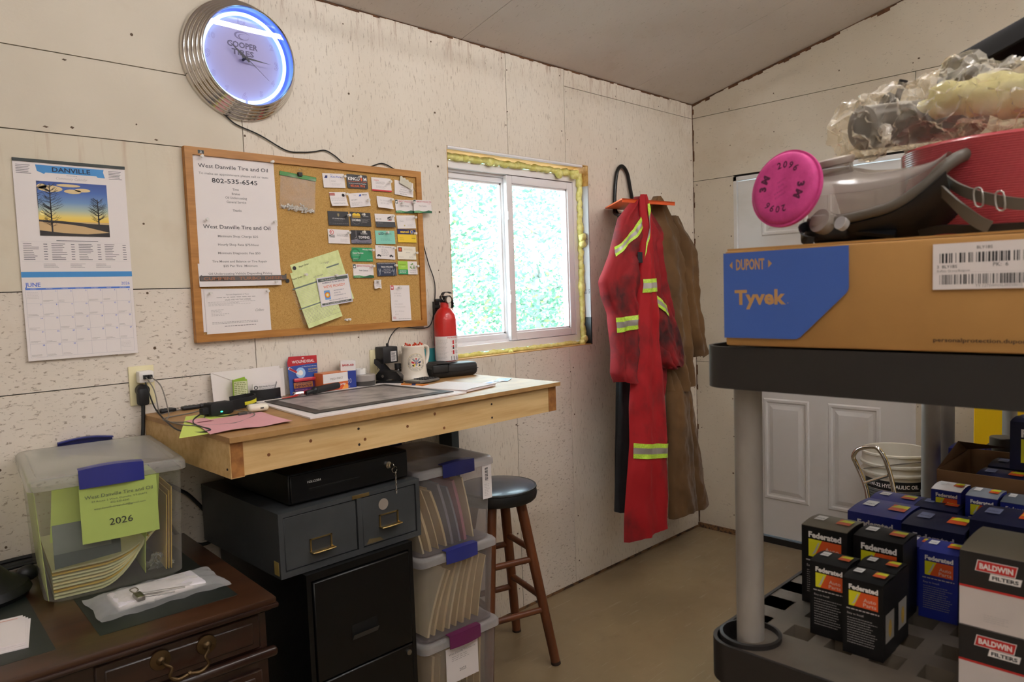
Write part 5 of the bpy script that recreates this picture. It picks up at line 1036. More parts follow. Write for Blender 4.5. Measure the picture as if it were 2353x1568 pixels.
# desk blotter calendar with dark-framed sheet on it
t = on('desk_blotter', 'large white paper blotter pad filling the middle of the bench', 'blotter', 0, 0, 0, ZB + .0006)
q = [(1.062, -.098), (1.010, -.536), (1.583, -.533), (1.612, -.06)]
m = MB(); m.prism(q[::1], 0, .0045, WHITE); f = Face(m, (0, 0, .0047), *ZF); bk = mat('bank_blue', '36468c', .5)
f.text('Community', 1.19, -.080, .018, bk, 2, w=.10, bold=.02, rot=.03); f.text('Bank', 1.31, -.078, .018, bk, 2, w=.05, bold=.02, rot=.03); f.lines(1.40, -.09, 1.58, -.072, 2, GREY, .2, 2, .2, 1, 14); m.build('pad_sheets', t, flat=True)
t = on('framed_print', 'grey picture sheet with a wide black border lying on the blotter', 'print', 0, 0, 0, ZB + .0057)
q = [(1.075, -.135), (1.050, -.492), (1.560, -.495), (1.545, -.125)]; q2 = [(1.108, -.165), (1.085, -.455), (1.530, -.458), (1.515, -.155)]
m = MB(); m.prism(q, 0, .0025, mat('charcoal_border', '37332f', .5)); m.build('border', t, flat=True)
m = MB(); m.prism(q2, .0026, .0029, mat('grey_photo', 'aaa29c', .4, var=((16, 22, 16), '7b736f', .42, .66))); m.build('picture', t, flat=True)
# red pruning tool
t = on('hand_tool', 'red spring-loaded hand tool with a black grip lying against the blotter', 'tool', 1.235, -.105, 8, ZB + .0065)
rm = mat('tool_red', 'c4261f', .35)
m = MB(); m.tube([(-.06, -.012, .0), (-.03, .0, .004), (.0, .008, .006), (.05, .018, .01), (.10, .022, .012)], [.004, .006, .008, .007, .006], rm, 8, flat=.6); m.build('upper_handle', t)
m = MB(); m.tube([(.0, -.006, .006), (.02, -.008, .009), (.045, -.006, .011)], .008, BLACKP, 10); m.cyl((.035, -.007, .011), (.145, .004, .014), .0115, mat('rubber_grip', '201f1e', .6, bump=((150,) * 3, .4, .002)), 14); m.ball((.035, -.007, .011), .0135, BLACKP, 12); m.build('grip', t)
m = MB(); m.tube([(-.045 + .0018 * k / 4, .0065 * math.cos(k * PI / 4), .008 + .0065 * math.sin(k * PI / 4)) for k in range(80)], .0011, CHROME, 5, smooth=1); m.build('spring', t)
m = MB(); m.tube([(-.06, -.012, .0), (-.085, -.016, .0), (-.095, -.006, .0), (-.075, .0, .0), (-.05, -.004, .002)], .002, rm, 6, closed=False); m.build('wire_loop', t)
# earbud case
t = on('earbud_case', 'glossy white earbud case lying on the pink paper', 'case', .988, -.268, -15, ZB + .0018)
m = MB(); m.rbox((-.030, -.022, 0), (.030, .022, .022), .0105, mat('glossy_cream', 'eee6d2', .12, coat=.5), 5); m.build('case_body', t, sharp=80); m = MB(); m.rbox((.004, -.0226, .009), (.014, -.0215, .0125), .0005, BLACKP, 1); m.build('charge_port', t)
# head lamp
t = on('head_lamp', 'black head lamp with a curved yellow band and green light charging on the papers', 'head lamp', .895, -.215, 10, ZB + .002)
hb = mat('black_fabric_band', '171618', .8)
m = MB(); m.rbox((-.045, -.03, 0), (.030, .012, .036), .006, hb); m.rbox((-.065, -.02, .006), (-.04, .0, .026), .004, hb); m.build('battery_case', t)
m = MB(); m.ball((-.012, -.0305, .010), .0025, mat('green_led', '33ffaa', .3, em='27f09b', es=2.5), 8, (1.6, .5, .8)); m.build('charge_light', t)
m = MB(); m.strap([(.02, -.012, .018), (.07, .005, .018), (.115, .012, .019), (.145, .028, .021), (.15, .052, .023), (.128, .075, .02), (.09, .08, .018)], .030, .004, hb, (0, 0, 1)); m.build('head_band', t)
m = MB(); m.strap([(.090, .004, .016), (.115, .008, .0165), (.142, .021, .019), (.151, .04, .021)], .010, .002, mat('yellow_band', 'd6cf2e', .5), (0, 0, 1)); m.build('light_bar', t)
t = on('usb_cable', 'black charging cable looping off the left end of the bench to the head lamp', 'cable', 0, 0, 0, ZB)
m = MB(); m.tube([(.83, -.245, .014), (.80, -.27, .006), (.775, -.33, .003), (.765, -.40, .004), (.758, -.48, .006), (.735, -.46, .0), (.725, -.35, -.004), (.735, -.25, .004), (.755, -.16, .004), (.76, -.08, .03), (.752, -.045, .10)], .0022, cordm, 7, smooth=6); m.build('cord', t)
m = MB(); m.tube([(.85, -.25, .006), (.88, -.285, .004), (.915, -.30, .006)], .002, cordm, 6); m.rbox((.912, -.309, .002), (.938, -.297, .010), .002, mat('plug_grey', '4a4744', .4), 1); m.box((.938, -.307, .003), (.95, -.299, .008), STEEL); m.build('usb_plug', t)
# papers at the left end
yg = mat('lime_paper', 'cfe068', .7); pk = mat('pink_paper', 'dfa3a8', .7)
m = MB(); m.prism([(.815, -.17), (.672, -.50), (.83, -.505), (.93, -.505), (.90, -.18)], 0, .0006, yg); o = m.build('lime_paper_sheet', loc=(0, 0, ZB + .0004)); tag(o, 'lime yellow paper sheet overhanging the left end of the bench', 'paper')
m = MB(); PQ = [V((.785, -.30, 0)), V((.738, -.525, 0)), V((.952, -.545, 0)), V((.985, -.295, 0))]
m.slab(lambda u, v: (PQ[1].lerp(PQ[2], u)).lerp(PQ[0].lerp(PQ[3], u), v) + V((0, 0, .002 + .004 * abs(math.sin(u * 5 + v * 2)) * (1 - v))), 14, 10, .0004, pk)
f = Face(m, (0, 0, .0068), *ZF); f.lines(.80, -.49, .93, -.33, 8, mat('pink_line', 'bd8288', .7), .05, 1, .1, 4); m.build('pink_paper_sheet'); o = bpy.data.objects['pink_paper_sheet']; o.location.z = ZB + .0008; tag(o, 'pink carbon form with faint lines over the lime sheet', 'paper')
m = MB(); m.slab(lambda u, v: (.735 + .055 * u, -.33 + .06 * v, .003 + .002 * math.sin(u * 3)), 4, 4, .0004, pk); tag(m.build('pink_paper_sheet', loc=(.04, 0, ZB + .001)), 'narrow pink paper strip left of the head lamp', 'paper')
# key fobs by the wall
for i, (x, y, a) in enumerate(((.815, -.030, 15), (.885, -.035, -5), (.935, -.030, 8))):
    t = on('key_fob', ('black key fob lying nearest the wall outlet', 'black key fob between the two others at the wall', 'black key fob nearest the envelope')[i], 'key fob', x, y, a)
    m = MB(); m.rbox((-.030, -.014, 0), (.022, .014, .011), .004, BLACKP); m.build('fob_body', t); m = MB()
    for k in range(3): m.rbox((-.02 + k * .012, -.008, .0105), (-.012 + k * .012, .008, .0125), .0008, mat('fob_button', '4b4a47', .5), 1)
    m.build('buttons', t); m = MB(); m.tube([(.022, 0, .004), (.03, .007, .004), (.037, 0, .005), (.03, -.007, .004)], .001, STEEL, 6, closed=True); m.build('key_ring', t)

# ================================================================ UNDER THE BENCH
kb = mat('black_enamel', '040405', .38); gr = mat('grey_enamel', '404243', .38, var=((5, 5, 5), '383a3b', .4, .6)); br = mat('worn_brass', 'b59a62', .3, .9)
# black file cabinet
t = thing('file_cabinet', 'black two-drawer steel file cabinet carrying the grey card cabinet', 'cabinet', (.953, -.57, 0))
w, h, dp = .355, .732, .55
m = MB(); m.box((0, .012, .0), (w, dp, h), kb); m.build('cabinet_body', t)
m = MB(); 
for a, b in (((0, 0, h - .02), (w, .012, h)), ((0, 0, 0), (.014, .012, h - .02)), ((w - .014, 0, 0), (w, .012, h - .02)), ((.014, 0, 0), (w - .014, .012, .04))): m.box(a, b, kb)
m.build('face_frame', t)
for k, (z0, z1) in enumerate(((.425, .708), (.05, .421))):
    m = MB(); m.rbox((.017, -.006, z0), (w - .017, .012, z1), .003, kb, 1); dr = m.build('drawer', t)
    m = MB(); zc = z1 - .18; m.box((.13, -.0062, zc - .022), (.215, -.0058, zc + .022), mat('pull_recess', '040404', .6)); m.add([(.13, -.006, zc - .022), (.215, -.006, zc - .022), (.215, -.016, zc - .004), (.13, -.016, zc - .004)], [(0, 1, 2, 3)], mat('grey_pull', '3b3b3d', .25)); m.build('recessed_pull', dr)
m = MB(); m.cyl((w - .035, -.0065, .40), (w - .035, -.012, .40), .008, STEEL, 16); m.build('lock', t)
# grey card cabinet
t = thing('card_cabinet', 'low grey steel two-drawer card cabinet on top of the black file cabinet', 'cabinet', (.892, -.55, .734))
w, h, dp = .468, .178, .50
m = MB(); m.box((0, .014, 0), (w, dp, h), gr); m.build('cabinet_body', t)
m = MB()
for a, b in (((0, 0, h - .013), (w, .014, h)), ((0, 0, 0), (w, .014, .016)), ((0, 0, .016), (.014, .014, h - .013)), ((w - .014, 0, .016), (w, .014, h - .013)), ((.243, 0, .016), (.259, .014, h - .013))): m.box(a, b, gr)
m.box((.228, -.0015, h - .012), (.285, .0, h - .002), br); m.build('face_frame', t)
for i, (x0, x1) in enumerate(((.0165, .2405), (.2615, .4515))):
    m = MB(); m.rbox((x0, .003, .018), (x1, .014, h - .016), .0015, gr, 1); dr = m.build('drawer', t)
    xc = (x0 + x1) / 2 - .005; zc = .068 + (.012 if i else 0); m = MB()
    for a, b in (((-.034, -.001, .016), (.034, .003, .019)), ((-.034, -.001, -.018), (-.030, .003, .019)), ((.030, -.001, -.018), (.034, .003, .019))): m.box((xc + a[0], a[1], zc + a[2]), (xc + b[0], b[1], zc + b[2]), br)
    m.tube([(xc - .034, .002, zc - .016), (xc - .034, -.014, zc - .016), (xc - .028, -.019, zc - .016), (xc + .028, -.019, zc - .016), (xc + .034, -.014, zc - .016), (xc + .034, .002, zc - .016)], .002, br, 6, smooth=2); m.box((xc - .033, -.016, zc - .0185), (xc + .033, .002, zc - .0175), br)
    m.box((xc - .029, .0022, zc - .014), (xc + .029, .0028, zc + .015), mat('label_slot', '2e2f30', .5)); m.build('label_pull', dr, label='brass label-holder pull')
m = MB(); m.cyl((.335, .0028, .128), (.335, .0018, .128), .017, mat('round_sticker', '8d8176', .6), 28); m.build('round_sticker', t)
m = MB(); m.box((-.0008, .01, .008), (0, .035, .045), mat('masking_tape', 'a08a4a', .6)); m.build('tape_piece', t, label='yellowed masking tape at the corner')
m = MB(); f = Face(m, (.27, .0026, .022), *XF); f.poly([(0, 0), (.06, .0), (.05, .010), (.01, .014)], mat('rust_stain', '5a4c2e', .7), 1); m.build('rust_patch', t)
# cash drawer
t = thing('cash_drawer', 'black steel cash drawer on top of the grey card cabinet, key hanging in its lock', 'cash drawer', (.942, -.525, .914))
w, h, dp = .40, .088, .42
m = MB(); m.rbox((0, .006, .004), (w, dp, h), .003, kb, 1); m.build('drawer_case', t)
m = MB(); m.rbox((.004, 0, .008), (w - .004, .006, h - .004), .002, kb, 1); m.box((.06, -.0006, .038), (.22, .0, .041), mat('slot_black', '050505', .8)); f = Face(m, (.075, -.0004, .056), *XF); f.text('VOLCORA', 0, 0, .0065, mat('silver_print', 'b9b6b2', .4), 2, w=.042, shear=.3, bold=.01); m.build('front_panel', t)
for x in (.03, w - .03):
    for y in (.04, dp - .04):
        m = MB(); m.cyl((x, y, 0), (x, y, .004), .009, BLACKP, 12); m.build('foot', t)
m = MB(); m.cyl((.322, 0, .056), (.322, -.006, .056), .0105, CHROME, 24); m.build('lock', t)
t = thing('key_bunch', 'small key ring and thin chain hanging from the cash drawer lock', 'keys', (1.264, -.533, .97))
m = MB(); m.box((-.001, -.012, -.004), (.001, .0, .004), CHROME); m.cyl((-.001, -.016, 0), (.001, -.016, 0), .009, CHROME, 16); m.build('key', t)
m = MB(); m.tube([(.006 + .009 * math.cos(a), -.018, -.012 + .009 * math.sin(a)) for a in [k * PI / 6 for k in range(12)]], .0011, CHROME, 6, closed=True, smooth=2); m.build('ring', t)
for k in range(9):
    m = MB(); c = V((.009, -.019, -.023 - k * .0075)); m.tube([c + V((0, .0, .004)), c + V((.0022 if k % 2 else 0, .0022 * (1 - k % 2), 0)), c + V((0, 0, -.004)), c - V((.0022 if k % 2 else 0, .0022 * (1 - k % 2), 0))], .0007, CHROME, 5, closed=True, smooth=3); m.build('chain_link', t)

# stacked latch bins with folders
def plasticbin(name, lab, loc, rz, w, d_, h, col_handle, tint, group=None, op=.10):
    cl = clear('bin_plastic_' + tint, tint, op, .22, 'dcd6d2', .38); ld = clear('lid_plastic_' + tint, tint, op + .20, .25, 'dad5d2', .35)
    t = thing(name, lab, 'bin', loc, rz, group)
    m = MB(); r = .03
    def ring(k, ins, z, n=6):
        P = []; a_, b_ = w / 2 * k - ins, d_ / 2 * k - ins; rr = r
        for cx, cy, a in ((a_ - rr, b_ - rr, 0), (-a_ + rr, b_ - rr, 90), (-a_ + rr, -b_ + rr, 180), (a_ - rr, -b_ + rr, 270)):
            for q in range(n + 1): an = math.radians(a + 90 * q / n); P.append(V((cx + rr * math.cos(an), cy + rr * math.sin(an), z)))
        return P
    def loft(m, rings, mt, cap0=False, cap1=False):
        n = len(rings[0]); vs = [p for r_ in rings for p in r_]; fs = [(k * n + i, k * n + (i + 1) % n, (k + 1) * n + (i + 1) % n, (k + 1) * n + i) for k in range(len(rings) - 1) for i in range(n)]
        if cap0: fs.append(tuple(range(n - 1, -1, -1)))
        if cap1: fs.append(tuple((len(rings) - 1) * n + i for i in range(n)))
        m.add(vs, fs, mt)
    loft(m, [ring(.90, .012, 0), ring(.90, .0, .010), ring(.955, 0, h - .03), ring(.955, -.004, h - .028), ring(.955, -.004, h - .016)], cl, True)
    m.build('bin_body', t, sharp=50)
    m = MB(); loft(m, [ring(.97, 0, h - .028), ring(.99, -.004, h - .026), ring(1, -.002, h - .008), ring(1, .004, h), ring(.93, .006, h), ring(.90, .006, h - .007)], ld, False, True); m.build('lid', t, sharp=50)
    hm_ = mat('handle_' + col_handle, col_handle, .35)
    for s_ in (-1, 1):
        m = MB(); pts = []
        m.slab(lambda u, v: V(((-.068 + .136 * u), s_ * (d_ / 2 + .004 + .010 * math.sin(PI * u)) * 1.0, 0)) + V((0, -s_ * (.022 * (v - .0)) if v > .5 else 0, (h - .034 + .042 * min(v, .5) * 2) + (.006 * math.sin(PI * u)) * (1 if v > .1 else .3))), 14, 4, .003 * s_, hm_); m.build('latch_handle', t, sharp=60)
    return t
BZ = [0, .297, .594]
NB = ('lowest of the stack', 'in the middle of the stack', 'at the top of the stack')
LB = ('clear plastic bin with a maroon latch and a printed label, lowest of the stack', 'clear plastic bin with a blue latch, middle of the stack beside the stool', 'clear plastic bin with a blue latch, top of the stack under the bench')
BC = ('6a2452', '2f3580', '22265c')
man = mat('manila_folder', 'e3cb90', .7); man2 = mat('manila_folder_light', 'ecdba8', .7); fgr = mat('grey_folder', '8e8a90', .7); fpk = mat('pink_folder', 'b9757a', .7)
rr = random.Random(11)
for i in range(3):
    plasticbin('storage_bin', LB[i], (1.610, -.235, BZ[i]), math.radians(-2), .345, .43, .30, BC[i], 'e9e6ea')
    lean = (.012, -.10, .055)[i] if i else .02
    for k in range(8):
        mt = rr.choice((man, man, man2)); 
        if i == 2 and k in (4, 5): mt = fgr
        if i == 2 and k == 6: mt = fpk
        x0 = -.125 + k * .032 + rr.uniform(-.004, .004); ln = (-.075 if i == 2 else (.085 if i == 1 else .02)) * (1 - .06 * k) ; hh = .215 + rr.uniform(-.012, .012); th = rr.uniform(.004, .012)
        m = MB(); m.slab(lambda u, v: (x0 + ln * v * (.6 + .4 * v), -.165 + .30 * u, .006 + hh * v), 4, 5, th, mt)
        m.box((x0 + ln - .001, -.14 + .03 * (k % 3), hh), (x0 + ln + .001, -.09 + .03 * (k % 3), hh + .012), mt)
        nm = 'manila' if mt in (man, man2) else ('grey' if mt is fgr else 'pink')
        o = m.build('file_folder', loc=(1.610, -.235, BZ[i] + .004)); tag(o, '%s folder standing %s from the left in the %s clear bin' % (nm, ('first', 'second', 'third', 'fourth', 'fifth', 'sixth', 'seventh', 'eighth')[k], ('lowest', 'middle', 'top')[i]), 'folder', 'folders in the %s bin' % ('lowest', 'middle', 'top')[i])
t = thing('bin_label', 'white printed shop label taped on the lowest clear bin', 'label', (1.60, -.443, 0), math.radians(-3))
m = MB(); m.box((-.075, -.0006, .135), (.065, 0, .262), WHITE); f = Face(m, (-.005, -.0008, .2), *XF); f.text('West Danville Tire and Oil', 0, .036, .007, GREY, 2, w=.115); f.lines(-.045, .01, .045, .03, 3, PALE, .3, 1, .3, 2, 6); f.text('2025', 0, -.032, .011, GREY, 2, bold=.01); m.build('paper', t, flat=True)
t = thing('bin_label', 'narrow white barcode label on the top clear bin', 'label', (1.735, -.449, .745), math.radians(-3))
m = MB(); m.box((-.02, -.0006, 0), (.022, 0, .125), WHITE); f = Face(m, (0, -.0008, 0), *XF); [f.rect(-.008, .065 + k * .004, .006, .065 + k * .004 + (.0025 if k % 3 else .0012), INK, 1) for k in range(12)]; f.lines(-.012, .01, .012, .055, 8, PALE, .3, 1, .3, 1, 2); m.build('paper', t, flat=True)

# bar stool
sw = mat('stool_wood', '6f3d20', .38, var=((14, 14, 3), '532b15', .4, .7)); vin = mat('blue_black_vinyl', '1a2a44', .28, coat=.15); vs_ = mat('black_vinyl_side', '141414', .45)
t = thing('bar_stool', 'wooden bar stool with a round dark blue vinyl seat right of the bins', 'stool', (1.972, -.248, 0), 0)
SZ = .72
m = MB(); m.lathe([(.0001, SZ + .003), (.06, SZ + .001), (.13, SZ - .006), (.152, SZ - .014)], vin, 48); m.build('seat_cover', t, label='glossy dark blue vinyl seat top')
m = MB(); m.lathe([(.150, SZ - .013), (.1575, SZ - .013), (.159, SZ - .018), (.156, SZ - .022), (.160, SZ - .04), (.156, SZ - .058), (.150, SZ - .064), (.10, SZ - .064)], vs_, 48); m.lathe([(.0001, SZ - .055), (.145, SZ - .055)], vs_, 32); m.build('seat_side', t)
feet = [(.100, -.199), (.197, .117), (-.185, -.115), (-.098, .201)]; tops = [(q[0] * .42, q[1] * .42) for q in feet]
def legp(i, z): k = 1 - z / (SZ - .06); return V((feet[i][0] * k + tops[i][0] * (1 - k), feet[i][1] * k + tops[i][1] * (1 - k), z))
for i in range(4):
    m = MB(); m.cyl(legp(i, 0), legp(i, SZ - .058), .0185, sw, 18, r2=.021); m.cyl(legp(i, 0), legp(i, .012), .0192, mat('leg_glide', '2a1c14', .6), 18); m.build('leg', t)
for zz, prs in ((.22, ((0, 2), (1, 3))), (.27, ((0, 1), (2, 3))), (.42, ((0, 2), (1, 3))), (.46, ((0, 1), (2, 3)))):
    for a, b in prs:
        m = MB(); m.cyl(legp(a, zz), legp(b, zz), .0125, sw, 12); m.build('rung', t)

# ================================================================ DESK AT THE LEFT
mah = mat('dark_mahogany', '2e180f', .3, coat=.25, var=((4, 30, 30), '1f100a', .4, .7)); mah2 = mat('desk_border_wood', '432919', .3, coat=.2, var=((4, 30, 30), '311d12', .4, .7)); lea = mat('dark_green_leather', '1d231f', .5, bump=((200,) * 3, .15, .001))
DZ0 = .79; DA = math.radians(-3.5)
t = thing('writing_desk', 'dark mahogany writing desk with green leather top in the left foreground', 'desk', (.772, -.764, 0), DA)
L, D = 1.2, .66
m = MB(); m.rbox((-L, 0, DZ0 - .016), (0, D, DZ0), .005, mah2, 2); m.rbox((-L - .0, -.004, DZ0 - .026), (.004, D, DZ0 - .014), .005, mah, 2); m.rbox((-L + .008, .010, DZ0 - .034), (-.008, D, DZ0 - .026), .004, mah, 1); m.build('desk_top', t)
for x0, x1 in ((-1.15, -.95), (-.88, -.432), (-.352, -.062)):
    m = MB(); m.box((x0, .075, DZ0), (x1, D - .075, DZ0 + .0006), lea); m.build('leather_panel', t, flat=True)
for x0, x1 in ((-.395, -.018), (-L + .018, -L + .40)):
    m = MB(); m.box((x0, .03, .04), (x1, D - .02, DZ0 - .032), mah); m.box((x0 - .004, .024, 0), (x1 + .004, D - .014, .05), mah); pe = m.build('pedestal', t)
    for k, (z0, z1) in enumerate(((.672, .752), (.40, .62), (.08, .37))):
        m = MB(); m.rbox((x0 + .018, .020, z0), (x1 - .018, .034, z1), .003, mah, 1); m.rbox((x0 + .035, .016, z0 + .014), (x1 - .035, .022, z1 - .014), .003, mah, 1); dr = m.build('drawer_front', t)
        xc = (x0 + x1) / 2; zc = (z0 + z1) / 2 + .012; m = MB(); brz = mat('antique_bronze', '57442b', .4, .8)
        m.lathe([(.0001, .012), (.006, .010), (.010, .004), (.021, .002), (.022, 0)], brz, 20, (xc - .048, .016, zc), (0, -1, 0)); m.build('rosette', dr); m0 = MB(); m0.lathe([(.0001, .012), (.006, .010), (.010, .004), (.021, .002), (.022, 0)], brz, 20, (xc + .048, .016, zc), (0, -1, 0))
        m = m0; m.build('rosette', dr)
        m = MB(); m.tube([(xc - .048, .006, zc), (xc - .044, -.006, zc - .004), (xc - .034, -.014, zc - .012), (xc - .040, -.016, zc - .028), (xc - .024, -.016, zc - .040), (xc - .006, -.016, zc - .037), (xc, -.016, zc - .035), (xc + .006, -.016, zc - .037), (xc + .024, -.016, zc - .040), (xc + .040, -.016, zc - .028), (xc + .034, -.014, zc - .012), (xc + .044, -.006, zc - .004), (xc + .048, .006, zc)], [.003, .003, .003, .0035, .0045, .004, .006, .004, .0045, .0035, .003, .003, .003], brz, 8, smooth=4); m.build('bail_handle', dr, label='swan-neck bronze pull')
    m = MB(); m.rbox((x0 - .006, .006, .645), (x1 + .018, .03, .667), .008, mah, 3); m.build('waist_moulding', t)
m = MB(); m.box((-L + .40, .03, .67), (-.395, D - .02, DZ0 - .032), mah); m.build('kneehole_drawer', t)

# big translucent bin on the desk
BIN = (.560, -.235, DZ0 + .001)
tb = plasticbin('storage_bin', 'large clear bin with blue latches and lime label, standing on the desk', BIN, math.radians(-8), .335, .44, .30, '2a2f7c', 'f1f3ea', op=.05)
def inbin(nm, lab, fn, mt, nu=8, nv=8, th=.0012, cat_='paper', grp=None):
    m = MB(); m.slab(fn, nu, nv, th, mt); o = m.build(nm, loc=BIN); o.rotation_euler = (0, 0, math.radians(-8)); return tag(o, lab, cat_, grp)
lp = mat('lime_sheet', 'bfd070', .7); cp_ = mat('cream_paper', 'd9d6ae', .7); gp = mat('grey_paper', '7d8484', .7); sg = mat('slate_paper', '4f5a5c', .7); yf = mat('yellow_folder', 'd3b052', .7)
inbin('paper_sheet', 'lime sheet standing at the left inside the desk bin', lambda u, v: (-.142 - .012 * v, -.185 + .34 * u, .008 + .25 * v), lp)
inbin('paper_sheet', 'lime sheet standing across the front inside the desk bin', lambda u, v: (-.13 + .23 * u + .01 * v, -.182 + .01 * (1 - v), .14 + .125 * v), lp)
inbin('paper_sheet', 'lime sheet curving down the right middle inside the desk bin', lambda u, v: (.065 + .045 * v ** 2, -.18 + .3 * u, .02 + .24 * v), lp)
inbin('paper_sheet', 'grey sheet behind the front label inside the desk bin', lambda u, v: (-.125 + .12 * u, -.176, .11 + .07 * v), gp)
inbin('paper_sheet', 'slate sheet lowest behind the front label inside the desk bin', lambda u, v: (-.125 + .14 * u, -.174, .075 + .05 * v + .01 * u), sg)
for k in range(9):
    inbin('paper_sheet', 'curved paper in the desk bin, %s from the bottom of the stack' % ('lowest', 'second', 'third', 'fourth', 'fifth', 'sixth', 'seventh', 'eighth', 'ninth')[k], lambda u, v, k=k: (-.13 + (.20 + .004 * k) * u, -.168 + .002 * k + .33 * v, .006 + .0075 * k + (.11 - .006 * k) * max(0, u - .45) ** 2 * 3.0), (cp_, cp_, yf, cp_, man2)[k % 5], 14, 4, .004, grp='papers curved in the desk bin')
for k in range(3): inbin('file_folder', 'yellow folder standing at the right wall of the desk bin, %s' % ('outermost', 'middle', 'innermost')[k], lambda u, v, k=k: (.128 - .006 * k + .012 * v, -.165 + .3 * u, .012 + (.21 - .01 * k) * v), yf, th=.002, cat_='folder', grp='yellow folders in the desk bin')
m = MB(); film2 = film
m.grid(lambda u, v: V((.055 + .06 * u, -.17 + .05 * v, .018 + .03 * math.sin(PI * u) * math.sin(PI * v))) + V((noise.noise(V((u * 7, v * 7, 2))), noise.noise(V((u * 7, v * 7, 8))), noise.noise(V((u * 7, v * 7, 5))))) * .012, 16, 12, film2); o = m.build('film_wad', loc=BIN); tag(o, 'crumpled clear wrapper at the right front corner inside the desk bin', 'wrapper')
t = thing('bin_label', 'lime green sheet reading 2026 taped on the front of the desk bin', 'label', BIN, math.radians(-8))
m = MB(); m.slab(lambda u, v: (-.070 + .165 * u, -.2235 - .003 * math.sin(PI * u), .135 + .138 * v), 6, 4, .0005, mat('lime_label', 'a5b75f', .7)); f = Face(m, (.0125, -.2275, .2), *XF); lt = mat('label_ink', '5b6350', .7)
f.text('West Danville Tire and Oil', 0, .040, .0085, lt, 2, w=.145); f.text('97 Route 2 West, Danville, VT 05873', 0, .030, .004, lt, 2, w=.118); f.text('802-535-6545', 0, .022, .004, lt, 2, w=.04); f.text('westdanvilletireandoil@gmail.com', 0, .012, .0045, lt, 2, w=.11); f.text('2026', 0, -.030, .0165, INK, 2, w=.05); m.build('paper', t, sharp=80)
# parts packet in a plastic bag
t = thing('parts_packet', 'white folded leaflet and metal clips sealed in a clear plastic bag on the desk', 'packet', (.590, -.530, DZ0 + .0012), math.radians(-2))
m = MB(); m.rbox((-.10, -.052, .002), (.095, .052, .016), .005, mat('white_leaflet', 'ddd8dc', .6), 2); f = Face(m, (-.07, 0, .0163), *ZF)
for k in range(4): f.lines(-.02 + k * .022, -.035, -.008 + k * .022, .035, 5, PALE, .3, 1, .4, k)
m.warp(lambda v: v + V((0, 0, .003 * math.sin(v.x * 30)))); m.build('leaflet', t, sharp=60)
m = MB(); rb_ = film
def pil(s_): return lambda u, v: V(((-.142 + .284 * u) * (1 + .02 * math.sin(v * 9)), (-.083 + .166 * v) * (1 + .05 * math.sin(u * 7)), .003 + s_ * (.016 * (math.sin(PI * u) ** .5) * (math.sin(PI * v) ** .5))+ .004 * noise.noise(V((u * 9, v * 7, s_ + 3))) * (1 if s_ > 0 else 0)))
m.grid(pil(1.1), 26, 18, film); m.build('plastic_bag', t, sharp=25)
m = MB(); m.rbox((-.062, -.058, .014), (-.044, -.02, .026), .003, STEEL, 2); m.cyl((-.046, -.038, .024), (.045, -.050, .016), .0025, STEEL, 8); m.cyl((-.046, -.046, .02), (.02, -.056, .014), .002, STEEL, 8); m.tube([(-.056, -.018, .024), (-.062, -.002, .027), (-.05, .006, .027), (-.046, -.01, .026)], .0014, STEEL, 6, closed=True); m.build('metal_clips', t)
# envelopes at the corner
for k in range(4):
    m = MB(); m.box((-.20, -.09, 0), (.04, .07, .0022), WHITE); f = Face(m, (0, 0, .0024), *ZF); 
    if k == 3: f.rect(-.19, .055, .03, .057, ORG, 1)
    o = m.build('envelope', loc=(.290 - .003 * k, -.515 + .003 * k, DZ0 + .001 + k * .0026)); o.rotation_euler = (0, 0, math.radians(-13 + k)); tag(o, ('bottom', 'second lowest', 'second highest', '')[k] + ' white envelope in the small pile at the left edge of the desk' if k < 3 else 'topmost white envelope with an orange line at the left edge of the desk', 'envelope', 'envelopes on the desk' if k < 3 else None)
# black device
t = thing('desk_device', 'black rounded device with a side knob at the left edge of the desk', 'device', (.285, -.235, DZ0 + .001))
m = MB(); m.lathe([(.0001, 0), (.10, 0), (.108, .012), (.10, .03), (.07, .045), (.045, .075), (.03, .085), (.0001, .088)], BLACKP, 32); m.build('device_body', t); m = MB(); m.ball((.105, .02, .03), .022, BLACKP, 14, (1.2, .8, .9)); m.build('side_knob', t)
for i, (y0, z0, lab) in enumerate(((-.03, .803, 'uppermost black cable lying along the wall behind the desk'), (-.05, .797, 'middle black cable lying along the wall behind the desk'), (-.075, .797, 'front black cable lying along the wall behind the desk'))):
    m = MB(); m.tube([(-.1, y0, z0), (.1, y0 + .01, z0 + .008), (.25, y0 - .005, z0), (.40, y0 + .004, z0 + .004), (.55, y0, z0 - .002)], .006, cordm, 8); tag(m.build('cable'), lab, 'cable')
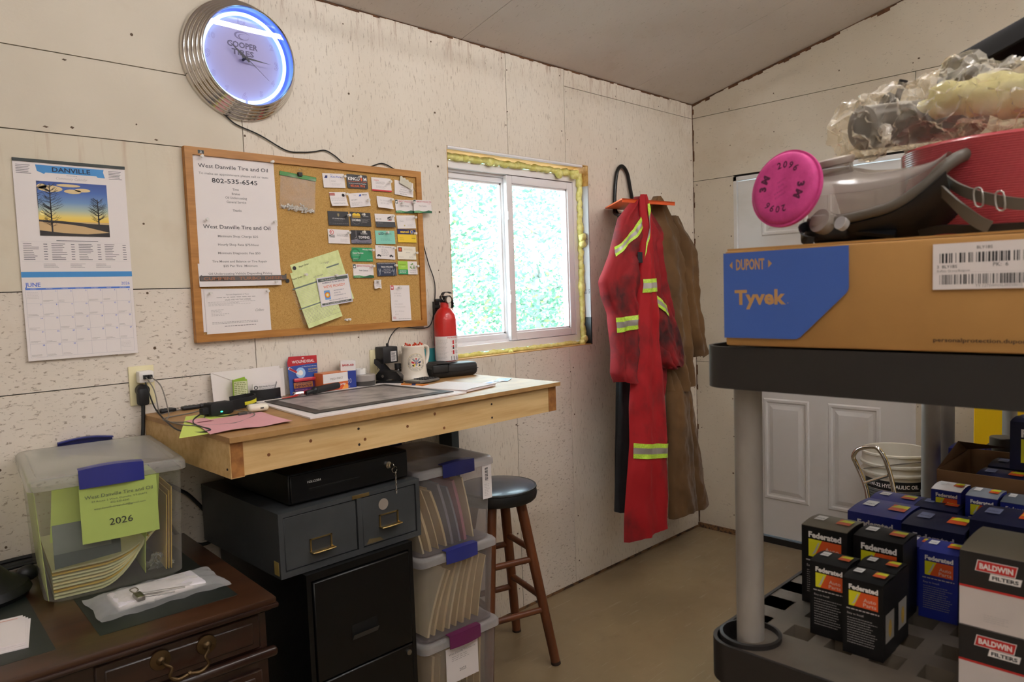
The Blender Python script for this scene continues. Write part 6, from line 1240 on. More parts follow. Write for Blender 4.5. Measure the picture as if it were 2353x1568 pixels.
# ================================================================ SHELVING ON THE RIGHT
rp = mat('grey_black_resin', '25211f', .5, bump=((120,) * 3, .15, .001)); pg_ = mat('grey_post_plastic', '9a938b', .45, var=((5, 5, 2), '7d7670', .4, .65)); rdk = mat('shelf_deck_resin', '6b6154', .55, var=((4, 4, 4), '574f45', .4, .6))
def ringp(x0, x1, y0, y1, r, n=8):
    P = []
    for cx, cy, a in ((x1 - r, y1 - r, 0), (x0 + r, y1 - r, 90), (x0 + r, y0 + r, 180), (x1 - r, y0 + r, 270)):
        for q in range(n + 1): an = math.radians(a + 90 * q / n); P.append((cx + r * math.cos(an), cy + r * math.sin(an)))
    return P
SX0, SX1, SYA, SYB = 1.076, 2.196, -2.31, -1.702
def shelfunit(x0, x1, lab, postm, tops=(1.381, .88, .38)):
    t = thing('shelving_unit', lab, 'shelf', (0, 0, 0))
    for zt in tops:
        m = MB(); P = ringp(x0, x1, SYA, SYB, .05); Q = ringp(x0 + .006, x1 - .006, SYA + .006, SYB - .006, .045); n = len(P); h = .068
        vs = [(x, y, z) for z in (zt - h, zt) for x, y in P] + [(x, y, z) for z in (zt - h, zt) for x, y in Q]
        fs = []
        for i in range(n):
            j = (i + 1) % n; fs += [(i, j, n + j, n + i), (2 * n + j, 2 * n + i, 3 * n + i, 3 * n + j), (n + i, n + j, 3 * n + j, 3 * n + i), (j, i, 2 * n + i, 2 * n + j)]
        m.add(vs, fs, rp); rim = m.build('shelf_rim', t, sharp=40)
        # perforated deck
        m = MB(); z0, z1 = zt - .030, zt - .002; xi0, xi1, yi0, yi1 = x0 + .006, x1 - .006, SYA + .006, SYB - .006; px, py = .088, .070
        cuts_x = [xi0]; x = xi0 + .10
        while x < xi1 - .10: cuts_x += [x, x + .047]; x += px
        cuts_x.append(xi1); cuts_y = [yi0]; y = yi0 + .045
        while y < yi1 - .07: cuts_y += [y, y + .044]; y += py
        cuts_y.append(yi1)
        for i in range(0, len(cuts_x) - 1, 2): m.box((cuts_x[i], yi0 + .05, z0), (cuts_x[i + 1], yi1 - .05, z1), rdk)
        for i in range(1, len(cuts_x) - 1, 2):
            for j in range(0, len(cuts_y) - 1, 2): m.box((cuts_x[i], max(cuts_y[j], yi0 + .001), z0), (cuts_x[i + 1], cuts_y[j + 1], z1), rdk)
        for a in (yi0, yi1 - .05): m.box((x0 + .095, a, z0), (x1 - .095, a + .05, z1), rdk)
        m.build('shelf_deck', t, flat=True)
        # corner sockets: a raised ring around each post
        for cx in (x0 + .06, x1 - .06):
            for cy in (SYB - .058, SYA + .058):
                if zt > 1.3: continue
                m = MB(); m.lathe([(.047, -.062), (.051, 0), (.046, .001), (.044, -.03), (.024, -.03)], rp, 36, (cx, cy, zt + .006))
                for k in range(6): a = k * PI / 3 + .3; m.box((0, 0, 0), (0, 0, 0), rp) if 0 else m.add([(cx + .024 * math.cos(a) - .001 * math.sin(a), cy + .024 * math.sin(a) + .001 * math.cos(a), zt - .004), (cx + .045 * math.cos(a) - .001 * math.sin(a), cy + .045 * math.sin(a), zt - .004), (cx + .045 * math.cos(a), cy + .045 * math.sin(a), zt - .024), (cx + .024 * math.cos(a), cy + .024 * math.sin(a), zt - .024)], [(0, 1, 2, 3)], rp)
                m.build('post_socket', t, sharp=40)
    for cx in (x0 + .06, x1 - .06):
        for cy in (SYB - .058, SYA + .058):
            zs = [0] + [z for z in sorted(tops)]
            for a, b in zip(zs, zs[1:]):
                m = MB(); m.cyl((cx, cy, a - (.024 if a else 0)), (cx, cy, b - .06), .0226, postm, 28); m.build('post', t)
    return t
shelfunit(SX0, SX1, 'grey-black resin shelving in the right foreground carrying cartons and filters', pg_)
shelfunit(2.205, 3.10, 'second resin shelving unit standing end to end behind the first', pg_)

t = thing('hole_darkening_tote', 'long black tote added under the filter shelf to darken its deck holes', 'tote', (1.14, -2.24, .381)); m = MB(); m.rbox((0, 0, 0), (.98, .46, .36), .01, mat('black_tote', '060606', .6), 2, top=.94); m.build('tote_body', t); m = MB(); m.rbox((-.01, -.01, .36), (.99, .47, .385), .008, _M['black_tote'], 2); m.build('tote_lid', t)  # added, unseen itself: keeps the holes of the deck above black
# long carton
krm = mat('kraft_board', 'b98a4c', .7, bump=((60, 400, 60), .08, .0005), var=((3, 3, 3), 'ad7f45', .4, .65)); kblue = mat('carton_blue', '3f63b4', .6)
t = thing('long_carton', 'long brown carton with a blue printed end panel on the upper shelf', 'box', (1.068, -1.758, 1.384), math.radians(1.5))
HB = .150; LBX = .50
m = MB(); m.rbox((0, -LBX, 0), (.36, 0, HB), .004, krm, 2); m.warp(lambda v: v + V((-.003 * math.sin(PI * -v.y / LBX) * math.sin(PI * v.z / HB), 0, .002 * math.sin(v.y * 14) * (1 if v.z > .1 else 0)))); m.build('carton_body', t)
m = MB(); f = Face(m, (-.0045, 0, 0), *YF)
f.poly([(.0005, .013), (.112, .013), (.117, .0135), (.122, .016), (.188, .080), (.1905, .084), (.1915, .089), (.1915, HB - .003), (.0005, HB - .004)], kblue, 1)
kt = mat('kraft_print', 'c0935a', .7)
f.text('DUPONT', .045, .1195, .0165, kt, 2, w=.046, bold=.03); f.poly([(.011, .127), (.016, .133), (.016, .121)], kt, 2); f.poly([(.080, .127), (.074, .133), (.074, .121)], kt, 2)
f.text('Tyvek', .060, .066, .0225, kt, 2, w=.082, bold=.035); f.disc(.104, .067, .0008, kt, 2, 8)
m.build('printed_panel', t, flat=True); m = MB(); f = Face(m, (-.0045, 0, 0), *YF); f.text('personalprotection.dupont.com', .298, .014, .0052, mat('carton_ink', '3a2a20', .7), 2, al='l', w=.125, bold=.02)
m.build('carton_print', t, flat=True); m = MB(); f = Face(m, (-.0045, 0, 0), *YF); f.rect(.297, .082, .43, .141, WHITE, 1); rr = random.Random(21)
for (y0, y1, x0, x1) in ((.116, .1285, .305, .425), (.0885, .101, .305, .425)):
    x = x0
    while x < x1:
        w_ = rr.choice((.0006, .0012, .002)) * (1.2 if y0 > .1 else .8); f.rect(x, y0, x + w_, y1, INK, 2); x += w_ + rr.choice((.0008, .0014, .003)) * (1.2 if y0 > .1 else .7)
f.text('BLY1BS', .355, .1325, .004, INK, 2); f.text('3  BLY1BS', .302, .1095, .004, INK, 2, al='l'); f.text('PK:  6', .372, .110, .005, INK, 2); f.text('Buffalo Grove/Belgium', .302, .1045, .003, GREY, 2, al='l'); f.text('TY 127SWHXL0025001S', .37, .0845, .0035, GREY, 2); f.rect(.298, .1035, .43, .1037, PALE, 2)
m.build('shipping_label', t, label='white barcode shipping label', flat=True)
m = MB(); m.box((.004, -LBX + .004, HB), (.175, -.003, HB + .003), krm); m.build('top_flap', t)

# respirator
ZT = 1.536 + .003
sil = mat('grey_silicone', '5b544a', .45); siln = mat('black_rubber', '121317', .4); pinkm = mat('pink_filter', 'd4478f', .75, var=((40,) * 3, 'c23a80', .4, .6), bump=((300,) * 3, .2, .0008))
lensm = clear('visor', 'd9d0c9', .30, .12, 'b9b0a8', .45)
t = thing('respirator', 'full-face respirator with a round pink filter lying on the long carton', 'respirator', (0, 0, 0))
def rsp(pts, x): return [V((x, y, z)) for y, z in pts]
# visor: curved sheet bulging towards the room, ruled between the top line and the lower seal line
top = cat(rsp([(-1.868, 1.655), (-1.90, 1.658), (-1.94, 1.648), (-1.99, 1.645), (-2.045, 1.643), (-2.06, 1.640)], 1.20), 6, False)
bot = cat(rsp([(-1.872, 1.578), (-1.905, 1.576), (-1.95, 1.580), (-1.995, 1.590), (-2.03, 1.612), (-2.058, 1.636)], 1.115), 6, False)
def vis(u, v):
    i = u * (len(top) - 1); a = int(min(i, len(top) - 2)); k = i - a; A = top[a].lerp(top[a + 1], k); B = bot[a].lerp(bot[a + 1], k); P = A.lerp(B, v); b_ = math.sin(PI * v); return P + V((-.030 * b_, 0, .012 * b_))
m = MB(); m.grid(vis, 30, 16, lensm); m.build('visor', t, sharp=80)
m = MB(); m.grid(lambda u, v: vis(u, v) * 1 + V((.13 * (1 - 0), 0, -.02 * math.sin(PI * v))) if 0 else V((1.20 + .06 * v, vis(u, 0).y, vis(u, 0).z - .075 * v)), 20, 6, lensm); m.build('visor_far_side', t, sharp=80)
m = MB(); m.tube([(1.118, -1.872, 1.573), (1.112, -1.905, 1.570), (1.110, -1.95, 1.574), (1.112, -1.995, 1.584), (1.118, -2.032, 1.607), (1.132, -2.056, 1.634), (1.165, -2.072, 1.648), (1.205, -2.078, 1.640), (1.24, -2.076, 1.61)], [.006, .007, .0075, .008, .0085, .009, .009, .009, .008], sil, 12, smooth=6, flat=.8); m.build('visor_frame', t, label='grey rubber visor frame')
m = MB()
m.slab(lambda u, v: (lambda B: V((B.x + .012 * v + .05 * v * v, B.y - .012 * v * math.sin(PI * u), max(ZT + .003, B.z - .012 - (B.z - ZT - .006) * v * (1 - .35 * u)))))(V(bot[int(u * (len(bot) - 1))])), 30, 8, .006, siln); m.build('face_seal', t, sharp=80)
m = MB(); m.slab(lambda u, v: V((1.12 + .10 * v, -1.862 - .13 * u, ZT + .028 + .02 * math.sin(PI * v) - .024 * u * (1 - v))), 12, 8, .006, siln); m.rbox((1.11, -1.93, ZT + .004), (1.19, -1.865, ZT + .036), .008, siln, 2); m.build('chin_cup', t, sharp=60)
m = MB(); m.cyl((1.105, -1.893, 1.572), (1.135, -1.905, 1.560), .018, mat('grey_plastic_part', '8b837a', .3), 24); m.cyl((1.100, -1.925, 1.566), (1.108, -1.928, 1.563), .010, clear('clear_plastic_part', 'f0eeea', .35, .1), 16); m.build('side_inlet', t)
m = MB(); m.rbox((1.102, -1.985 + .07, 1.563), (1.118, -1.88, 1.580), .004, _M['grey_plastic_part'], 2); m.build('frame_clasp', t)
# filter disc
FC = V((1.085, -1.852, 1.622)); vw_ = (FC - V((0, -2.35, 1.486))).normalized(); fn_ = (vw_ * -.70 + (RX * -.92 + UX * .385) * .72).normalized()
m = MB(); m.lathe([(.0001, .012), (.04, .0118), (.050, .0105), (.0545, .006), (.055, .003), (.0585, .003), (.0590, .000), (.0585, -.003), (.0001, -.003)], pinkm, 56, FC, fn_)
a_ = fn_.orthogonal().normalized(); U_ = (V((0, -1, 0)) - fn_ * fn_.dot(V((0, -1, 0)))).normalized(); Wv = fn_.cross(U_)
f = Face(m, FC + fn_ * .0119, U_, Wv); fi = mat('filter_ink', '5a1740', .7)
f.arc('2096', 0, 0, .029, .0105, PI / 2 - .25, fi, 1, bold=.02, step=.30); f.arc('2096', 0, 0, .029, .0105, -PI / 2 - .25, fi, 1, bold=.02, step=.30)
f.arc('3M', 0, 0, .027, .0115, PI - .25, fi, 1, bold=.06, step=.46); f.arc('3M', 0, 0, .027, .0115, -.25, fi, 1, bold=.06, step=.46)
for k, s_ in enumerate(('NIOSH', 'P100', 'N Rxxx-100', '01234567')): f.text(s_, 0, .008 - k * .0075, .0035, mat('filter_ink_faint', '9a2a68', .7), 1, rot=.45)
m.build('pink_filter', t, label='round pink particulate filter')
m = MB(); m.lathe([(.020, -.003), (.022, -.018), (.018, -.03), (.0001, -.032)], _M['grey_plastic_part'], 24, FC, fn_); m.build('filter_mount', t)
m = MB(); m.lathe([(.026, 0), (.029, .006), (.029, .009), (.026, .011), (.0001, .012)], mat('valve_grey', 'a49a90', .3), 32, (1.165, -1.893, 1.658), V((-.15, .1, 1))); m.lathe([(.024, -.022), (.025, 0)], clear('valve_clear', 'e6ded8', .35, .1, 'a79e94'), 32, (1.165, -1.893, 1.658), V((-.15, .1, 1))); m.build('exhale_valve', t)
for pts, w_ in (([(1.135, -2.045, 1.622), (1.12, -2.07, 1.600), (1.115, -2.095, 1.586), (1.115, -2.125, 1.575), (1.12, -2.15, 1.570), (1.13, -2.19, 1.572)], .015), ([(1.12, -2.05, 1.60), (1.112, -2.075, 1.573), (1.115, -2.095, 1.553), (1.12, -2.108, ZT + .006)], .016),
                ([(1.115, -1.87, 1.566), (1.10, -1.868, 1.56), (1.098, -1.874, 1.545), (1.104, -1.885, ZT + .002)], .014), ([(1.14, -2.02, ZT + .004), (1.13, -2.05, ZT + .008), (1.13, -2.09, ZT + .005), (1.14, -2.15, ZT + .004)], .012)):
    m = MB(); m.strap(pts, w_, .0028, sil if w_ > .0145 else siln, (-.3, .2, 1)); m.build('head_strap', t)
for y, z in ((-2.098, 1.583), (-2.122, 1.576)):
    m = MB(); m.tube([(1.110, y - .004, z - .010), (1.109, y + .004, z - .009), (1.109, y + .006, z + .010), (1.110, y - .002, z + .011)], .0013, STEEL, 6, closed=True, smooth=3); m.build('buckle', t)

# red ribbed roll
redr = mat('red_ribbed_plastic', 'b8484f', .25, coat=.3)
t = thing('red_roll', 'large red ribbed roll standing behind the respirator on the long carton', 'roll', (1.305, -2.10, ZT))
m = MB(); pr = [(.06, 0), (.149, 0)]; n = 40
for k in range(n): z = .002 + .128 * k / n; pr += [(.1485, z), (.1497, z + .0008), (.1497, z + .0024), (.1485, z + .0030)]
pr += [(.147, .133), (.06, .133), (.06, 0)]; m.lathe(pr, redr, 96); m.build('ribbed_wall', t, sharp=60)
m = MB(); m.lathe([(.052, 0), (.060, 0), (.060, .130), (.052, .130), (.052, 0)], mat('card_core', '9a7a52', .8), 40); m.build('cardboard_core', t)
# wrapped dark roll and fabric
ZR = ZT + .1335
t = thing('wrapped_bundle', 'crumpled clear plastic bag around a dark roll and pale yellow fabric on the red roll', 'bundle', (0, 0, 0))
drk2 = mat('dark_brown_roll', '38322f', .35); yel2 = mat('pale_yellow_fabric', 'c9c592', .8, bump=((40,) * 3, .6, .006))
m = MB(); m.cyl((1.19, -1.925, 1.712), (1.36, -2.03, 1.735), .033, drk2, 28); m.lathe([(.020, .001), (.033, .001)], mat('roll_end', '5d5650', .6), 28, (1.19, -1.925, 1.712), (V((1.19, -1.925, 1.712)) - V((1.36, -2.03, 1.735)))); m.build('dark_roll', t)
m = MB(); m.tube([(1.25, -1.985, 1.735), (1.25, -2.03, 1.745), (1.25, -2.09, 1.735), (1.26, -2.16, 1.728), (1.28, -2.28, 1.73)], [.012, .024, .030, .032, .032], yel2, 18, smooth=6); m.warp(lambda v: v + V((noise.noise(v * 30), noise.noise(v * 30 + V((4, 4, 4))), noise.noise(v * 30 + V((8, 8, 8))))) * .009); m.build('yellow_fabric', t, sharp=80)
m = MB(); m.tube([(1.20, -1.883, 1.708), (1.20, -1.90, 1.712), (1.21, -1.94, 1.714), (1.235, -1.985, 1.728), (1.25, -2.03, 1.742), (1.25, -2.09, 1.733), (1.26, -2.17, 1.727), (1.28, -2.30, 1.73)], [.012, .036, .044, .046, .05, .049, .048, .046], clear('crumpled_film', 'fbf7ee', .10, .08, 'f6f0e4', .5), 64, smooth=16)
def cr(v):
    q = V((noise.noise(v * 26), noise.noise(v * 26 + V((4, 1, 2))), noise.noise(v * 26 + V((8, 3, 1))))); s_ = V((noise.noise(v * 75), noise.noise(v * 75 + V((4, 1, 2))), noise.noise(v * 75 + V((8, 3, 1))))); k_ = noise.noise(v * 150) * .0035; return v + q * .015 + s_ * .010 + V((k_, -k_, k_))
m.warp(cr); m.build('plastic_wrap', t, sharp=14)
m = MB(); m.tube([(1.165, -1.965, 1.70), (1.15, -1.972, 1.685), (1.148, -1.964, 1.670), (1.15, -1.955, 1.664)], [.010, .006, .003, .0015], _M['crumpled_film'], 8); m.build('wrap_tail', t)
t = thing('dark_channel', 'dark half-round channel resting across the wrapped bundle at the top right', 'channel', (1.30, -2.06, 1.772), 0)
m = MB(); m.slab(lambda u, v: (-.03 + .11 * u, .055 - .25 * v, .045 * math.sin(PI * u) + .095 * v - .002), 14, 6, .004, mat('charcoal_plastic', '1f1d1c', .85, spec=.1)); m.build('channel_body', t, sharp=70)
t = thing('black_strap_end', 'black curled strap end with a grey edge standing behind the wrapped bundle', 'strap', (1.36, -1.90, 1.74)); m = MB(); m.strap([(0, .025, -.012), (0, .012, .02), (0, -.002, .045), (0, -.012, .052), (0, -.016, .035)], .03, .004, BLACKP, (1, 0, 0)); m.build('strap_band', t)
m = MB(); m.tube([(1.36, -1.915, 1.765), (1.36, -1.922, 1.79), (1.36, -1.930, 1.812)], [.005, .005, .007], BLACKP, 10); tag(m.build('tool_tip'), 'small black rubber-tipped rod poking up behind the wrapped bundle', 'tool')

# filter cartons
fb = mat('filter_box_black', '0c0b0c', .5, spec=.3); fbl = mat('filter_box_blue', '1a2780', .4); fbd = mat('filter_box_blue_shade', '0e1234', .45, spec=.35)  # fbd is the blue carton with shade put into its colour
fo = mat('logo_orange', 'd6531f', .4); fyl = mat('logo_yellow', 'd8d41f', .4); taupe = mat('box_top_taupe', '6f6656', .45)
def fbox(lab, x, y, z, w, d_, h, mt, side=True, face='logo', top=True, rz=0, topm=None, grp='oil filter cartons on the lower shelf'):
    """x,y: near-left corner; w along -y, d_ along +x"""
    t = thing('filter_carton', lab, 'box', (x, y, z), math.radians(rz), grp)
    m = MB(); m.box((0, -w, 0), (d_, 0, h), mt)
    f = Face(m, (-.0003, 0, 0), *YF, st=.0002)
    if face == 'logo':
        f.text('Federated', w * .52, h - w * .24, w * .13, WPR, 2, w=w * .72, bold=.045); s_ = w * .72; x0 = w * .16; y1 = h - w * .28; y0 = y1 - w * .40
        f.rect(x0, y0, x0 + s_, y1, fo, 1); f.poly([(x0, y0), (x0 + s_ * .18, y0), (x0 + s_ * .42, y1), (x0, y1)], fyl, 2); f.poly([(x0 + s_ * .10, y0 + w * .04), (x0 + s_ * .22, y0 + w * .10), (x0 + s_ * .34, y0 + w * .34), (x0 + s_ * .30, y0 + w * .34), (x0 + s_ * .18, y0 + w * .14)], mat('logo_silver', 'b9b9c0', .4), 3)
        f.text('Auto', x0 + s_ * .72, y0 + w * .17, w * .10, mat('logo_text', 'd9c9c0', .4), 3, w=s_ * .42); f.text('Parts', x0 + s_ * .72, y0 + w * .045, w * .10, _M['logo_text'], 3, w=s_ * .44)
        if h > w * 1.2:
            f.lines(w * .1, y0 - w * .13, w * .92, y0 - w * .05, 1, PALE, .35, 1, .1, 1, 10); f.text('Easy to Install', w * .12, y0 - w * .24, w * .055, PALE, 1, al='l'); f.lines(w * .12, h * .14, w * .88, y0 - w * .30, 11, GREY, .3, 1, .25, int(x * 99) % 7, 16)
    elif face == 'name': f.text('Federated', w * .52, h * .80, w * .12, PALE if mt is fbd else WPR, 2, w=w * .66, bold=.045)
    m.build('carton_body', t, flat=True)
    if top:
        tm = topm or mt
        m = MB(); m.slab(lambda u, v: (d_ * u, -w + w * v, h + .0035 * math.sin(PI * u) + .001), 8, 2, .0012, tm)
        f = Face(m, (0, 0, h + .0055), (0, -1, 0), (1, 0, 0)); 
        f.rect(w * .12, d_ * .40, w * .34, d_ * .72, WPR, 1) if mt is not fbd else f.rect(w * .12, d_ * .40, w * .34, d_ * .72, mat('shaded_label', '6b7090', .5), 1)  # white label darkened to match the shade-coloured cartons
        f.text('PH%d' % (3600 + int(abs(y) * 97) % 99), w * .23, d_ * .50, w * .06, INK, 2, w=w * .17)
        f.rect(w * .62, d_ * .35, w * .92, d_ * .72, fo, 1); f.poly([(w * .62, d_ * .54), (w * .92, d_ * .54), (w * .92, d_ * .72), (w * .70, d_ * .72)], fyl, 2); m.build('lid_flap', t, sharp=60)
    if side:
        m = MB(); f = Face(m, (d_ * .5, -w - .0004, h * .5), (1, 0, 0), (0, 0, 1)); f.rect(-d_ * .34, -h * .28, d_ * .30, h * .10, mat('grey_picture', '8a8580', .5), 1); f.disc(-.0, -h * .12, d_ * .12, mat('amber_oil', 'a8852f', .4), 2, 14, h * .12); m.build('side_print', t, flat=True)
    return t
ZS = .8785
fbox('black filter carton at the very front, in front of its twin on the lower shelf', 1.188, -1.894, ZS, .062, .060, .123, fb)
fbox('black filter carton directly behind the frontmost one on the lower shelf', 1.251, -1.893, ZS, .062, .060, .123, fb, face='')
fbox('small black filter carton just left of the frontmost one', 1.215, -1.829, ZS, .062, .060, .127, fb, side=False)
fbox('larger black filter carton with a taupe top, leftmost on the lower shelf', 1.331, -1.764, ZS, .083, .080, .147, fb, side=False, topm=taupe)
fbox('larger black filter carton with a dark top, right of the leftmost one', 1.345, -1.853, ZS, .083, .075, .142, fb, side=False)
fbox('bright blue flat filter carton, nearer of the two with white labels', 1.549, -1.766, ZS, .104, .119, .121, fbl, face='name')
fbox('bright blue flat filter carton, farther of the two with white labels', 1.670, -1.766, ZS, .090, .081, .119, fbl, face='name')
fbox('shade-coloured blue filter carton behind and right of the bright blue pair', 1.666, -1.859, ZS, .080, .080, .121, fbd, face='name')
fbox('wide shade-coloured blue filter carton right of the nearer bright blue one', 1.530, -1.876, ZS, .108, .122, .121, fbd, face='name')
fbox('blue filter carton with orange and yellow logo left of the red-labelled boxes', 1.403, -1.944, ZS, .062, .070, .121, fbl)
fbox('narrow blue filter carton wedged before the wide shade-coloured blue one', 1.443, -1.912, ZS, .030, .060, .110, fbl, face='', top=True)
fbox('blue filter carton with a white lid strip, leftmost in front of the tray', 1.712, -1.878, ZS, .056, .075, .152, fbl, topm=WHITE)
fbox('blue filter carton with a silvery lid, in the middle in front of the tray', 1.700, -1.945, ZS, .056, .080, .152, fbl, topm=mat('silver_lid', '8b8f96', .35))
fbox('blue filter carton with a dull grey lid, rightmost in front of the tray', 1.690, -2.008, ZS, .056, .080, .152, fbl, topm=mat('grey_lid', '5f6570', .4))
fbox('large shade-coloured blue filter carton right of the wide shade-coloured one', 1.540, -1.990, ZS, .11, .12, .15, fbd, face='name')
fbox('shade-coloured blue filter carton behind the red-labelled boxes', 1.40, -2.012, ZS, .085, .10, .14, fbd, face='name')
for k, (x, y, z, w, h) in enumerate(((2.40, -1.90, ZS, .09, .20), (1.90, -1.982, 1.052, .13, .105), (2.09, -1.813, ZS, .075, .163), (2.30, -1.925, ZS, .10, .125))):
    fbox(('blue filter carton standing on the far shelving beyond the small can', 'tall shade-coloured blue filter carton stacked at the far right under the shelf', 'blue filter carton with a white label beyond the cardboard tray', 'shade-coloured blue filter carton beyond the tray on the far shelving')[k], x, y, z, w, .09, h, (fbl, fbd, fbl, fbd)[k], side=False)
# cardboard tray
t = thing('cardboard_tray', 'open brown cardboard tray of filter cartons at the back of the lower shelf', 'tray', (1.81, -1.862, ZS))
kd = mat('brown_tray_board', '7d5a37', .75)
w, d_, h = .33, .27, .172
for nm, a, b in (('front_wall', (0, -w, 0), (.003, 0, h)), ('rear_wall', (d_ - .003, -w, 0), (d_, 0, h)), ('side_wall', (.003, -.003, 0), (d_ - .003, 0, h)), ('side_wall', (.003, -w, 0), (d_ - .003, -w + .003, h)), ('tray_floor', (.003, -w + .003, 0), (d_ - .003, -.003, .003))):
    m = MB(); m.box(a, b, kd)
    if nm == 'front_wall': Face(m, (-.0002, 0, 0), *YF).text('Federated', .065, h - .04, .014, INK, 2, w=.085, bold=.045)
    m.build(nm, t, flat=True)
m = MB(); m.add([(0, 0, h), (d_ - .02, 0, h), (d_ - .02, .0, h + .001), (.12, -.012, h + .045), (.18, -.10, h + .03), (.04, -.11, h)], [(0, 1, 3), (1, 4, 3)], kd); m.build('torn_flap', t, flat=True)
for k in range(4):
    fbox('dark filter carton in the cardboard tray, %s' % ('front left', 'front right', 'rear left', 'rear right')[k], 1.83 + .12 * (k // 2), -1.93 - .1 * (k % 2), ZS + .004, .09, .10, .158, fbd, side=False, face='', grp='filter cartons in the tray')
# red-labelled white boxes
ww = mat('white_box_board', 'cfc5c0', .6); bw = mat('box_black_band', '1d1a19', .5); bred = mat('label_red', 'c42a26', .45)
for k, lab in enumerate(('black and white filter box with a red label, lower of two at the right edge', 'black and white filter box with a red label, upper of two at the right edge')):
    t = thing('filter_box', lab, 'box', (1.165, -2.066, ZS + k * .1085)); w, d_, h = .21, .13, .1075
    m = MB(); m.box((0, -w, 0), (d_, 0, h), ww); f = Face(m, (-.0003, 0, 0), *YF); f.rect(0, .058, w, h, bw, 1); f.rect(0, .0555, w, .0585, bred, 2)
    f.poly([(.022, .098), (.070, .098), (.067, .082), (.019, .082)], WPR, 2); f.poly([(.023, .0972), (.069, .0972), (.0662, .0828), (.0202, .0828)], bred, 3); f.text('BALDWIN', .0445, .0862, .0078, WPR, 4, w=.040, bold=.04); f.poly([(.038, .0815), (.075, .0815), (.073, .0715), (.036, .0715)], WPR, 4); f.text('FILTERS', .0555, .0737, .0052, INK, 5, w=.031, bold=.04)
    f.lines(.03, .010, .062, .022, 4, PALE, .25, 2, .2, 3, 9); m.build('box_body', t, flat=True)
    m = MB(); m.slab(lambda u, v: (d_ * u, -w + w * v, h + (.004 if k else .0008) * math.sin(PI * u) ** .7), 10, 4, .001, taupe if k else bw); m.build('box_top', t, sharp=60)
# ================================================================ BEYOND THE SHELVES
bk_ = mat('white_bucket', 'd9d4c6', .4, var=((8, 8, 3), 'bdb39c', .5, .75)); 
for k, (z0, lab) in enumerate(((0, 'lower white bucket under the hydraulic oil bucket by the door'), (.32, 'upper white hydraulic oil bucket nested on another by the door'))):
    t = thing('bucket', lab, 'bucket', (3.60, -1.215, z0)); m = MB()
    m.lathe([(.0001, .004), (.128, .0), (.130, .006), (.140, .265), (.152, .268), (.153, .276), (.143, .282), (.144, .305), (.154, .308), (.155, .318), (.146, .322), (.147, .356), (.153, .359), (.153, .366), (.146, .369), (.143, .366), (.127, .012), (.0001, .012)], bk_, 48); m.build('bucket_wall', t, sharp=30)
    m = MB(); f = Face(m, (0, 0, 0), *XF); f.band(-.20, .205, .20, .248, BLACKP, 1); f.text('AW-32 HYDRAULIC OIL', -.06, .218, .017, WPR, 2, w=.22, bold=.03); f.band(-.20, .05, .20, .203, mat('bucket_label_grey', '6c706e', .5), 1)
    for q in range(9): f.band(-.2, .19 - q * .012, .2, .193 - q * .012, INK, 2)
    m.warp(lambda v: (lambda th, r_: V((r_ * math.cos(th), r_ * math.sin(th), v.z)))(v.x / .137 + math.radians(214), .1315 + .035 * v.z - v.y)); m.build('wrap_label', t, flat=True)
    if k: m = MB(); m.tube([(.153 * math.cos(a), .153 * math.sin(a), .292 - .05 * math.sin(a + .6)) for a in [PI * .75 + q * PI / 10 for q in range(11)]], .0025, STEEL, 6); m.build('bail', t)
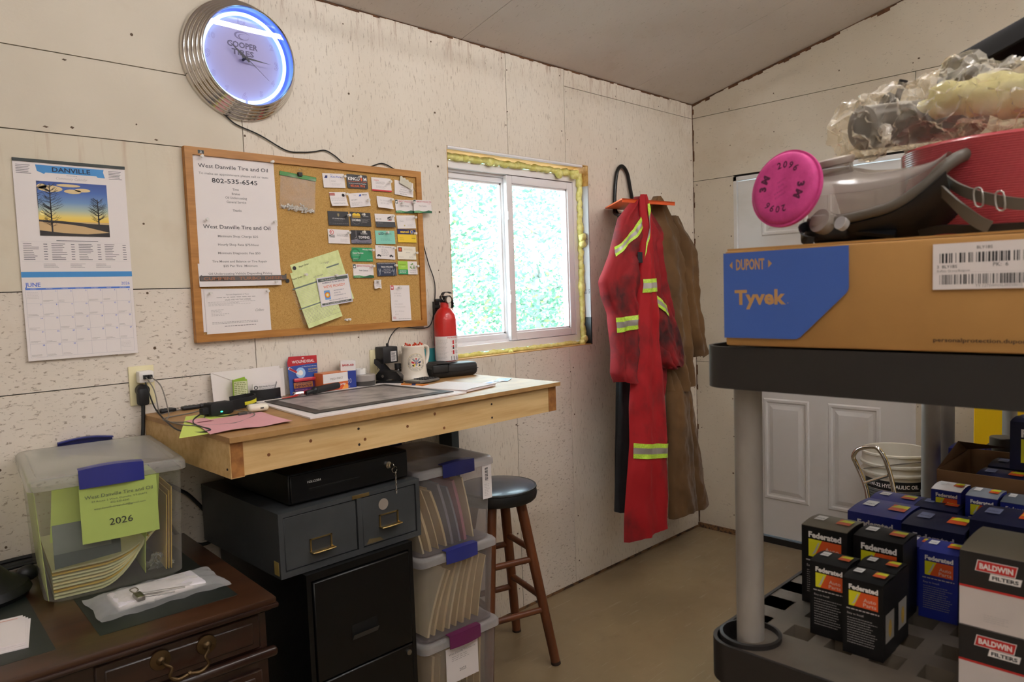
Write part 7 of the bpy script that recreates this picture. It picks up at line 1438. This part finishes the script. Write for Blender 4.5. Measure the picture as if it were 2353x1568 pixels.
# luggage cart
t = thing('hand_cart', 'folding hand cart with a chrome loop handle in front of the bucket', 'cart', (0, 0, 0)); ch2 = CHROME
m = MB(); m.tube([(3.05, -1.235, .05), (3.16, -1.232, .40), (3.20, -1.227, .56), (3.215, -1.178, .68), (3.20, -1.168, .722), (3.20, -1.190, .758), (3.20, -1.245, .775), (3.20, -1.272, .765), (3.20, -1.300, .715), (3.20, -1.33, .598), (3.16, -1.37, .40), (3.05, -1.375, .05)], .0095, ch2, 10, smooth=5); m.build('loop_handle', t)
m = MB(); m.tube([(3.20, -1.213, .615), (3.20, -1.306, .662)], .0065, ch2, 8, smooth=1); m.build('crossbar', t)
m = MB(); m.box((2.80, -1.39, .03), (3.06, -1.22, .045), BLACKP); m.build('toe_plate', t)
for y in (-1.20, -1.41): m = MB(); m.cyl((3.06, y - .012, .06), (3.06, y + .012, .06), .06, BLACKP, 28); m.cyl((3.06, y - .014, .06), (3.06, y + .014, .06), .03, STEEL, 20); m.build('wheel', t)
# yellow cabinet, dark crates on the right wall
yc = mat('safety_yellow', 'e0b200', .4)
t = thing('yellow_cabinet', 'bright yellow steel cabinet standing by the right wall beyond the shelves', 'cabinet', (3.36, -1.575, 0)); m = MB(); m.rbox((0, -.62, .03), (.42, 0, 1.12), .006, yc, 2); m.build('cabinet_body', t)
for y0, y1 in ((-.31, -.004), (-.616, -.313)): m = MB(); m.rbox((-.016, y0, .05), (0, y1, 1.10), .004, yc, 1); m.cyl((-.02, y0 + .15, .92), (-.014, y0 + .15, .92), .006, mat('dark_latch', '2a2410', .4)); m.build('door', t)
m = MB(); m.box((.02, -.60, 0), (.40, -.02, .03), BLACKP); m.build('plinth', t)
t = thing('wooden_crate', 'dark wooden crate between the door and the yellow cabinet', 'crate', (3.50, -1.40, 0)); dkc = mat('dark_crate_board', '4a3a28', .8, var=((30, 3, 30), '2e2419', .4, .7))
for k in range(5):
    m = MB(); m.box((0, -.16, .02 + k * .135), (.33, 0, .145 + k * .135), dkc); m.build('board', t)
m = MB(); m.box((-.012, -.162, 0), (0, -.13, .70), dkc); m.box((-.012, -.03, 0), (0, .002, .70), dkc); m.build('corner_batten', t)
m = MB(); m.prism([(-1.312, 2.455), (-1.322, 2.456), (-1.331, 2.42), (-1.338, 2.36), (-1.345, 2.18), (-1.325, 2.18), (-1.318, 2.36), (-1.315, 2.42)], XR - .004, XR - .0008, mat('yellow_drip', 'c49a28', .6), 'x'); tag(m.build('yellow_strap', flat=True), 'narrow yellow strap hanging on the right wall above the bagged bundle', 'strap')
# small stack of discs by the far post
t = thing('tin_can', 'dark round can beside the shade-coloured carton under the shelf', 'can', (2.43, -1.862, 1.018)); m = MB(); m.lathe([(.0001, -.139), (.032, -.139), (.032, 0), (.030, .002), (.0001, .002)], mat('dark_tin', '4c4438', .35, .4), 28); m.build('can_body', t)
